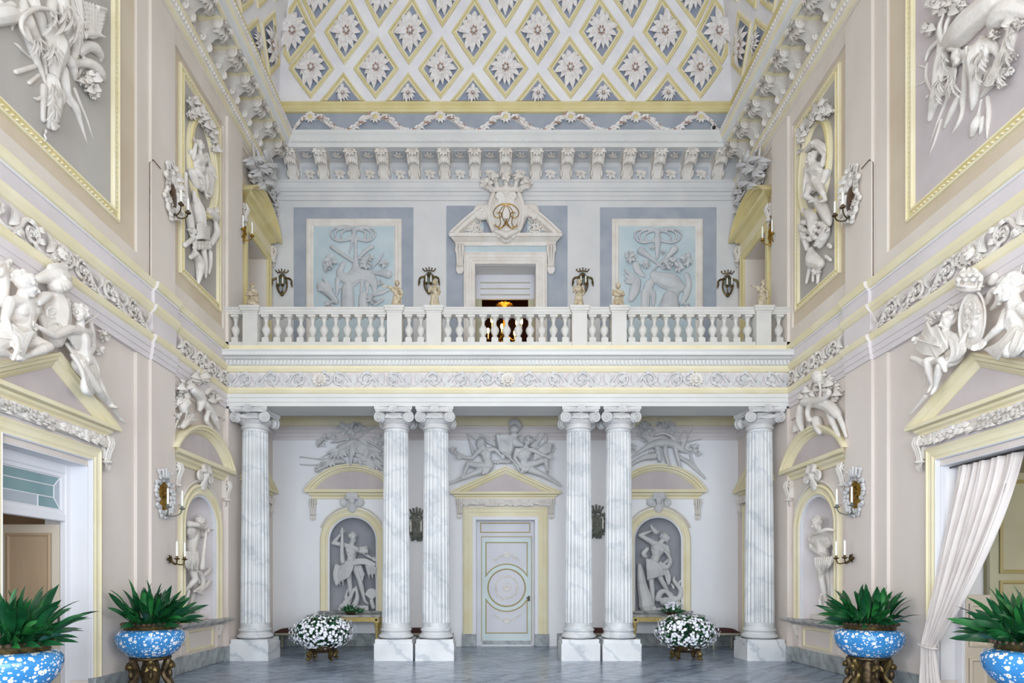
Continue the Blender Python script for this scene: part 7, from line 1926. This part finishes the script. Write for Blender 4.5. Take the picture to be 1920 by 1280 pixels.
# ================================================================== BLUE URNS WITH PALM-LIKE PLANTS
def lathe_lobed(t, z): return 1 + .022 * abs(cos(t * 3))
def urn(loc, label, plabel, seed, s=1.0, rot=0):
    O = Vector(loc); rd = random.Random(seed)
    t = thing('urn_planter', label, 'planter', loc, 'blue cloisonne urns on bronze stands')
    st = MB()
    st.lathe(O, [(.30, 0), (.31, .02), (.3, .05), (.26, .06), (.2, .07)], 'bronze', 24)
    for i in range(6):
        a = 2 * pi * i / 6 + rot; d = Vector((cos(a), sin(a), 0)); e = Vector((-sin(a), cos(a), 0))
        stube(st, [(O + d * .25 + Vector((0, 0, .05)), .05), (O + d * .30 + Vector((0, 0, .13)), .055), (O + d * .2 + Vector((0, 0, .28)), .04), (O + d * .24 + Vector((0, 0, .42)), .05), (O + d * .27 + Vector((0, 0, .5)), .045)], 'bronze_gilt' if i % 2 else 'bronze', 7)
        st.ball(O + d * .31 + Vector((0, 0, .42)), .05, 'bronze_gilt'); st.ball(O + d * .33 + Vector((0, 0, .08)), .05, 'bronze_gilt'); st.ell(O + d * .29 + Vector((0, 0, .3)), d * .04, e * .03, Vector((0, 0, .07)), 'bronze')
        for k in range(3): st.leaf(O + d * .28 + Vector((0, 0, .46)), O + d * .33 + e * (k - 1) * .08 + Vector((0, 0, .36)), .03, d, 'bronze_gilt', .2, 3)
    st.lathe(O, [(.1, .06), (.14, .3), (.1, .5), (.26, .51), (.285, .525), (.285, .55), (.25, .56)], 'bronze', 24)
    part('stand', st, t)
    pr = [(.2, .555), (.27, .56), (.33, .60), (.40, .67), (.45, .76), (.467, .84), (.46, .90), (.43, .945), (.38, .965), (.36, .968)]
    q = []
    for i in range(len(pr) - 1):
        for k in range(3): q.append((lerp(pr[i][0], pr[i + 1][0], k / 3), lerp(pr[i][1], pr[i + 1][1], k / 3)))
    q.append(pr[-1])
    bw = part('bowl', MB().lathe(O, q, 'porcelain', 72, lathe_lobed), t)
    rm = MB().lathe(O, [(.345, .96), (.355, .985), (.345, 1.0), (.35, 1.02), (.37, 1.05), (.385, 1.065), (.375, 1.065), (.33, 1.02), (.32, .98)], 'bronze_gilt', 48)
    for i in range(34): a = 2 * pi * i / 34; d = Vector((cos(a), sin(a), 0)); rm.ball(O + d * .375 + Vector((0, 0, 1.05)), .026, 'rim_brown', 6, 4)
    part('rim', rm, bw)
    part('soil', MB().lathe(O, [(.0, 1.0), (.34, 1.0)], 'soil', 24, cap=False), bw)
    pl = thing('potted_plant', plabel, 'plant', (O.x, O.y, 1.0), 'broad-leaved plants in the urns')
    for i in range(120):
        a = 2 * pi * i / 120 * 21.24 + rd.uniform(-.3, .3); d = Vector((cos(a), sin(a), 0)); e = rd.random()
        el = lerp(.3, 1.5, (i % 9) / 8) + rd.uniform(-.12, .12); ln = rd.uniform(.5, .74)
        rx = O.x + d.x * (.24 + cos(el) * ln)
        if rx < XL + .12 or rx > XR - .12: d.x *= -.6; d.normalize()
        b0 = O + d * rd.uniform(.02, .24) + Vector((0, 0, 1.0)); m = 'leaf_green' if rd.random() < .75 else 'leaf_bright'
        d1 = (d * cos(el) + Vector((0, 0, sin(el)))); p1 = b0 + d1 * ln * rd.uniform(.18, .42); drop = Vector((0, 0, -1)) * (.25 * cos(el)); tip = p1 + (d1 + drop).normalized() * ln * .6
        b = MB(); b.tube([b0, p1], [.006, .005], m, 5)
        sd = d1.cross(Vector((0, 0, 1))); sd = sd.normalized() if sd.length > .05 else d.cross(Vector((0, 0, 1)))
        tw = rd.uniform(-1.2, 1.2); nn = sd.cross(d1) * cos(tw) + sd * sin(tw); b.leaf(p1, tip, rd.uniform(.034, .052), nn, m, .1, 6)
        part('leaf', b, pl, recalc=False)
    return t
urn((-5.21, 9.2, 0), 'blue flowered urn on bronze stand by the left pilaster', 'dark green leafy plant in the urn by the left pilaster', 1)
urn((5.66, 9.2, 0), 'blue flowered urn on bronze stand by the right pilaster', 'dark green leafy plant in the urn by the right pilaster', 2, rot=.3)
urn((-5.03, 6.3, 0), 'blue flowered urn in front of the left doorway, cut by the picture edge', 'dark green leafy plant in the urn before the left doorway', 3, rot=.2)
urn((5.70, 6.4, 0), 'blue flowered urn in front of the curtained doorway, cut by the picture edge', 'dark green leafy plant in the urn before the curtained doorway', 4, rot=.5)

# ================================================================== FLOWER POTS ON THE FLOOR OF THE LOGGIA
b = MB()
for i in range(5):
    a = 2 * pi * i / 5; b.leaf(Vector((0, 0, 0)), Vector((.036 * cos(a), .036 * sin(a), .012)), .016, Vector((0, 0, 1)), 'white_flower', .15, 2)
FLW = b.mesh('flower', recalc=False)
def flowerpot(loc, label, plabel, seed):
    O = Vector(loc); rd = random.Random(seed)
    t = thing('flower_pot', label, 'planter', loc, 'bronze pots of white flowers')
    b = MB().lathe(O, [(.18, .16), (.26, .18), (.31, .24), (.32, .29), (.30, .30), (.26, .27)], 'bronze', 28, lambda t, z: 1 + .03 * cos(t * 14)); part('pot', b, t)
    for i in range(4):
        a = pi / 4 + i * pi / 2; d = Vector((cos(a) * 1.15, sin(a), 0)); b = MB()
        stube(b, [(O + d * .22 + Vector((0, 0, .2)), .04), (O + d * .3 + Vector((0, 0, .13)), .05), (O + d * .25 + Vector((0, 0, .06)), .035), (O + d * .32 + Vector((0, 0, .03)), .03)], 'bronze_gilt', 7); b.ball(O + d * .27 + Vector((0, 0, .12)), .05, 'bronze_gilt'); part('foot', b, t)
    pl = thing('flowering_plant', plabel, 'plant', (O.x, O.y, .28), 'white flowering bushes')
    b = MB()
    for i in range(700):
        v = Vector((rd.gauss(0, 1), rd.gauss(0, 1), rd.gauss(0, 1))).normalized(); r = rd.uniform(.55, .98)
        p = O + Vector((v.x * .60 * r, v.y * .55 * r, .60 + v.z * .33 * r)); q = Vector((rd.uniform(-1, 1), rd.uniform(-1, 1), rd.uniform(-1, 1))).normalized()
        b.leaf(p, p + (v + q * .7).normalized() * .10, .032, q, 'leaf_green', .15, 2)
    for i in range(40):
        v = Vector((rd.gauss(0, 1), rd.gauss(0, 1), rd.gauss(0, 1))).normalized(); b.tube([O + Vector((0, 0, .3)), O + Vector((v.x * .5, v.y * .45, .58 + v.z * .26))], .006, 'leaf_green', 4)
    part('foliage', b, pl, recalc=False)['kind'] = 'stuff'
    n = 0; extra = MB()
    for i in range(780):
        v = Vector((rd.gauss(0, 1), rd.gauss(0, 1), rd.gauss(0, 1))).normalized()
        r = rd.uniform(.82, 1.14); p = O + Vector((v.x * .63 * r, v.y * .58 * r, .60 + v.z * .35 * r))
        if p.z < .22: continue
        m = Matrix.Translation(p) @ v.to_track_quat('Z', 'Y').to_matrix().to_4x4() @ Matrix.Rotation(rd.uniform(0, 6), 4, 'Z') @ Matrix.Scale(rd.uniform(.8, 1.25), 4)
        if v.y < .0 and n < 290:
            inst('flower', FLW, pl, None, matrix=m); n += 1
        else:
            k = len(extra.v); extra.v += [m @ q.co for q in FLW.vertices]
            for f in FLW.polygons: extra.f.append(tuple(k + i_ for i_ in f.vertices)); extra.m.append('white_flower')
    part('flowers', extra, pl, recalc=False)['kind'] = 'stuff'
flowerpot((-3.72, 13.12, 0), 'bronze footed pot on the floor of the loggia, left of the door', 'round bush of small white flowers, left of the door', 5)
flowerpot((4.12, 13.12, 0), 'bronze footed pot on the floor of the loggia, right of the door', 'round bush of small white flowers, right of the door', 6)

# ================================================================== CONSOLE TABLES, SMALL PLANTS, STOOLS
def console_table(cx, label, plabel, seed):
    y0, y1 = 15.0, 15.52; hw = .9
    t = thing('console_table', label, 'table', (cx, (y0 + y1) / 2, 0), 'gilt console tables'); rd = random.Random(seed)
    part('marble_top', MB().wbox(cx - hw, cx + hw, y0 - .02, y1 + .02, .80, .845, 'marble_grey', .0), t, smooth=False)
    b = MB().wbox(cx - hw + .05, cx + hw - .05, y0 + .02, y1 - .02, .68, .80, 'gilt_paint')
    for i in range(36): x = lerp(cx - hw + .16, cx + hw - .16, i / 35); b.wbox(x - .012, x + .012, y0 + .005, y0 + .03, .695, .785, 'gilt_paint')
    part('apron', b, t, smooth=False)
    for sx in (-1, 1):
        for y in (y0 + .06, y1 - .06):
            p = Vector((cx + sx * (hw - .09), y, 0)); b = MB().lathe(p, [(.02, 0), (.035, .02), (.03, .06), (.022, .08), (.034, .45), (.05, .5), (.035, .53), (.05, .56), (.05, .66)], 'gilt_paint', 14)
            b.wbox(p.x - .06, p.x + .06, p.y - .06, p.y + .06, .66, .80, 'gilt_paint'); b.ell(p + Vector((0, -.062, .73)), Vector((.035, 0, 0)), Vector((0, 0, .035)), Vector((0, -.012, 0)), 'dark', 8, 5); part('leg', b, t)
    O = Vector((cx + .14, 15.2, .845))
    pl = thing('small_plant', plabel, 'plant', O, 'small plants on the console tables')
    part('pot', MB().lathe(O, [(.1, .0), (.14, .05), (.15, .08), (.13, .08)], 'bronze', 16), pl)
    b = MB()
    for i in range(70):
        a = rd.uniform(0, 6.28); e = rd.uniform(.1, 1.4); ln = rd.uniform(.12, .24); p = O + Vector((rd.uniform(-.14, .14), rd.uniform(-.08, .08), .06)); d = Vector((cos(a) * cos(e) * 1.3, sin(a) * cos(e), sin(e)))
        b.leaf(p, p + d * ln, .022, perp(d)[0], 'leaf_green' if rd.random() < .6 else 'leaf_bright', .15, 3)
    part('foliage', b, pl, recalc=False)['kind'] = 'stuff'
    if seed == 2:
        for i in range(26):
            p = O + Vector((rd.uniform(-.18, .18), rd.uniform(-.1, .05), rd.uniform(.14, .3))); inst('flower', FLW, pl, None, matrix=Matrix.Translation(p) @ Matrix.Rotation(rd.uniform(0, 1.5), 4, 'X') @ Matrix.Scale(1.3, 4))
console_table(-3.74, 'gilt console table with marble top under the back niche left of the door', 'small green grass plant on the left console table', 1)
console_table(4.28, 'gilt console table with marble top under the back niche right of the door', 'small green plant with white blossoms on the right console table', 2)
def stool(cx, label, w=.42):
    y0, y1 = 15.05, 15.5
    t = thing('bench', label, 'bench', (cx, 15.27, 0), 'red benches along the loggia wall')
    q = []
    b = MB(); rows = []
    for j in range(7):
        v = j / 6; rows.append([Vector((lerp(cx - w, cx + w, i / 10), lerp(y0, y1, v), .43 + .09 * (sin(pi * i / 10) * sin(pi * v)) ** .4)) for i in range(11)])
    b.grid(rows, 'seat_red'); b.wbox(cx - w, cx + w, y0, y1, .40, .432, 'seat_red'); part('cushion', b, t)
    part('frame', MB().wbox(cx - w + .01, cx + w - .01, y0 + .01, y1 - .01, .35, .40, 'door_green'), t, smooth=False)
    for sx in (-1, 1):
        for y in (y0 + .05, y1 - .05): part('leg', MB().lathe(Vector((cx + sx * (w - .05), y, 0)), [(.018, 0), (.022, .1), (.03, .3), (.03, .36)], 'door_green', 10), t)
stool(-5.06, 'dark red upholstered bench behind the leftmost column', .40); stool(-1.98, 'dark red upholstered bench behind the left column pair', .42); stool(2.55, 'dark red upholstered bench behind the right column pair', .42); stool(5.72, 'dark red upholstered bench behind the rightmost column', .34)

# ================================================================== CURTAIN OF THE RIGHT DOORWAY
t = thing('curtain', 'off-white curtain drawn aside and tied in the right doorway', 'curtain', (6.2, 8.5, 0))
rows = []; NS, NT = 150, 48
for j in range(NT + 1):
    v = j / NT; row = []
    for i in range(NS + 1):
        s = i / NS
        top = Vector((XR + .13, lerp(8.40, 7.40, s), 3.27 + .0 * s))
        tie = Vector((XR - .16, lerp(8.72, 8.46, s), .76))
        bot = Vector((XR - .17, lerp(8.74, 8.30, s), .02))
        if v < .78:
            q = v / .78; f = q ** 1.35
            p = lerp(top, tie, f); p.z = lerp(top.z, tie.z, q) + .0
            p.y = lerp(top.y, tie.y, q ** (.9 + 1.3 * s)); p.x = lerp(top.x, tie.x, q ** 1.3) - .14 * sin(pi * q) * s
            amp = lerp(.035, .02, q)
        else:
            q = (v - .78) / .22; p = lerp(tie, bot, q); amp = lerp(.018, .04, q)
        ph = s * 2 * pi * 8 + 2.2 * sin(s * 7 + 1.1 * v) + .9 * sin(v * 4 + s * 3); am = amp * (.55 + .75 * abs(sin(s * 11 + v * 2.2)))
        p = p + Vector((am * (sin(ph) + .35 * sin(2.7 * ph + 1) + .2 * sin(5.3 * ph)), 0, 0)) + Vector((0, amp * .5 * cos(ph * .5 + v), 0))
        row.append(p)
    rows.append(row)
me = modmesh(MB().grid(rows, 'curtain'), [('SOLIDIFY', dict(thickness=.006))], 'curtain', 'cloth')
me.transform(Matrix.Translation(-Vector((6.2, 8.5, 0)))); part('cloth', me, t)
part('tieback', MB().tube([Vector((XR - .16 + .075 * cos(a), 8.59 + .16 * sin(a), .77 + .02 * sin(a))) for a in [2 * pi * i / 20 for i in range(21)]], .018, 'curtain', 6), t)
part('rod', MB().tube([Vector((XR + .13, 7.0, 3.285)), Vector((XR + .13, 8.62, 3.285))], .012, 'black', 8), t)

# ================================================================== SMALL THINGS
p = BF.W(1337, 242, .6)
t = thing('security_camera', 'small white dome security camera on the ledge of the back cornice, right end', 'camera', p)
part('body', MB().ell(p + Vector((0, 0, .03)), Vector((.06, 0, 0)), Vector((0, .07, 0)), Vector((0, 0, .06)), 'plastic_white'), t)
part('lens', MB().ell(p + Vector((.0, -.05, .005)), Vector((.045, 0, 0)), Vector((0, .035, 0)), Vector((0, 0, .045)), 'black'), t)
b = MB().tube([p, Vector((p.x, p.y + .05, 12.80))], .02, 'plastic_white', 6); part('mount', b, t)
# power cables lying along the balcony behind the balusters
rd = random.Random(40)
for x0, x1, l in ((-2.9, -2.4, 0), (-3.6, 3.3, 1), (2.9, 4.6, 2)):
    n = 16; pts = [Vector((lerp(x0, x1, i / n), DBAL + .2 + .03 * rd.random(), 6.72 + .12 * abs(sin(i * 1.3)))) for i in range(n + 1)]
    b = MB(); stube(b, [(q, .011) for q in pts], 'black', 5)
    solo('power_cable', b, ('short dark cable behind the balusters left of the door', 'long dark cable looping behind the balusters across the middle', 'dark cable behind the balusters right of the door')[l], 'cable')

# ================================================================== WINDOW FRAMES ADDED AROUND THE DAYLIGHT LAMPS OUT OF VIEW
def added_window(name, fr, a0, a1, z0, z1, na, nz, o, label):
    b = MB()
    for i in range(na + 1): a = lerp(a0, a1, i / na); w_ = .06 if i in (0, na) else .025; b.box(fr, a - w_, a + w_, z0, z1, o, o + .06, 'white_wood')
    for i in range(nz + 1): z = lerp(z0, z1, i / nz); w_ = .06 if i in (0, nz) else .025; b.box(fr, a0 - .06, a1 + .06, z - w_, z + w_, o + .003, o + .057, 'white_wood')
    struct(name, b, label, smooth=False)
REAR = Frame('B', -3.65)
class Rear(Frame):
    def P(s, a, z, o=0.0): return Vector((a, -3.62 + o, z))
added_window('added_window_1', LF, -3.1, 1.9, 1.0, 5.2, 4, 4, .07, 'window frame added around the unseen left daylight lamp'); added_window('added_window_2', RF, -3.1, 1.9, 1.0, 5.2, 4, 4, .07, 'window frame added around the unseen right daylight lamp')
added_window('added_window_3', Rear('B'), XC - 4.5, XC + 4.5, .5, 5.5, 6, 4, .03, 'window frame added around the unseen low daylight lamp behind the camera'); added_window('added_window_4', Rear('B'), XC - 4.5, XC + 4.5, 7.5, 12.5, 6, 4, .03, 'window frame added around the unseen high daylight lamp behind the camera')
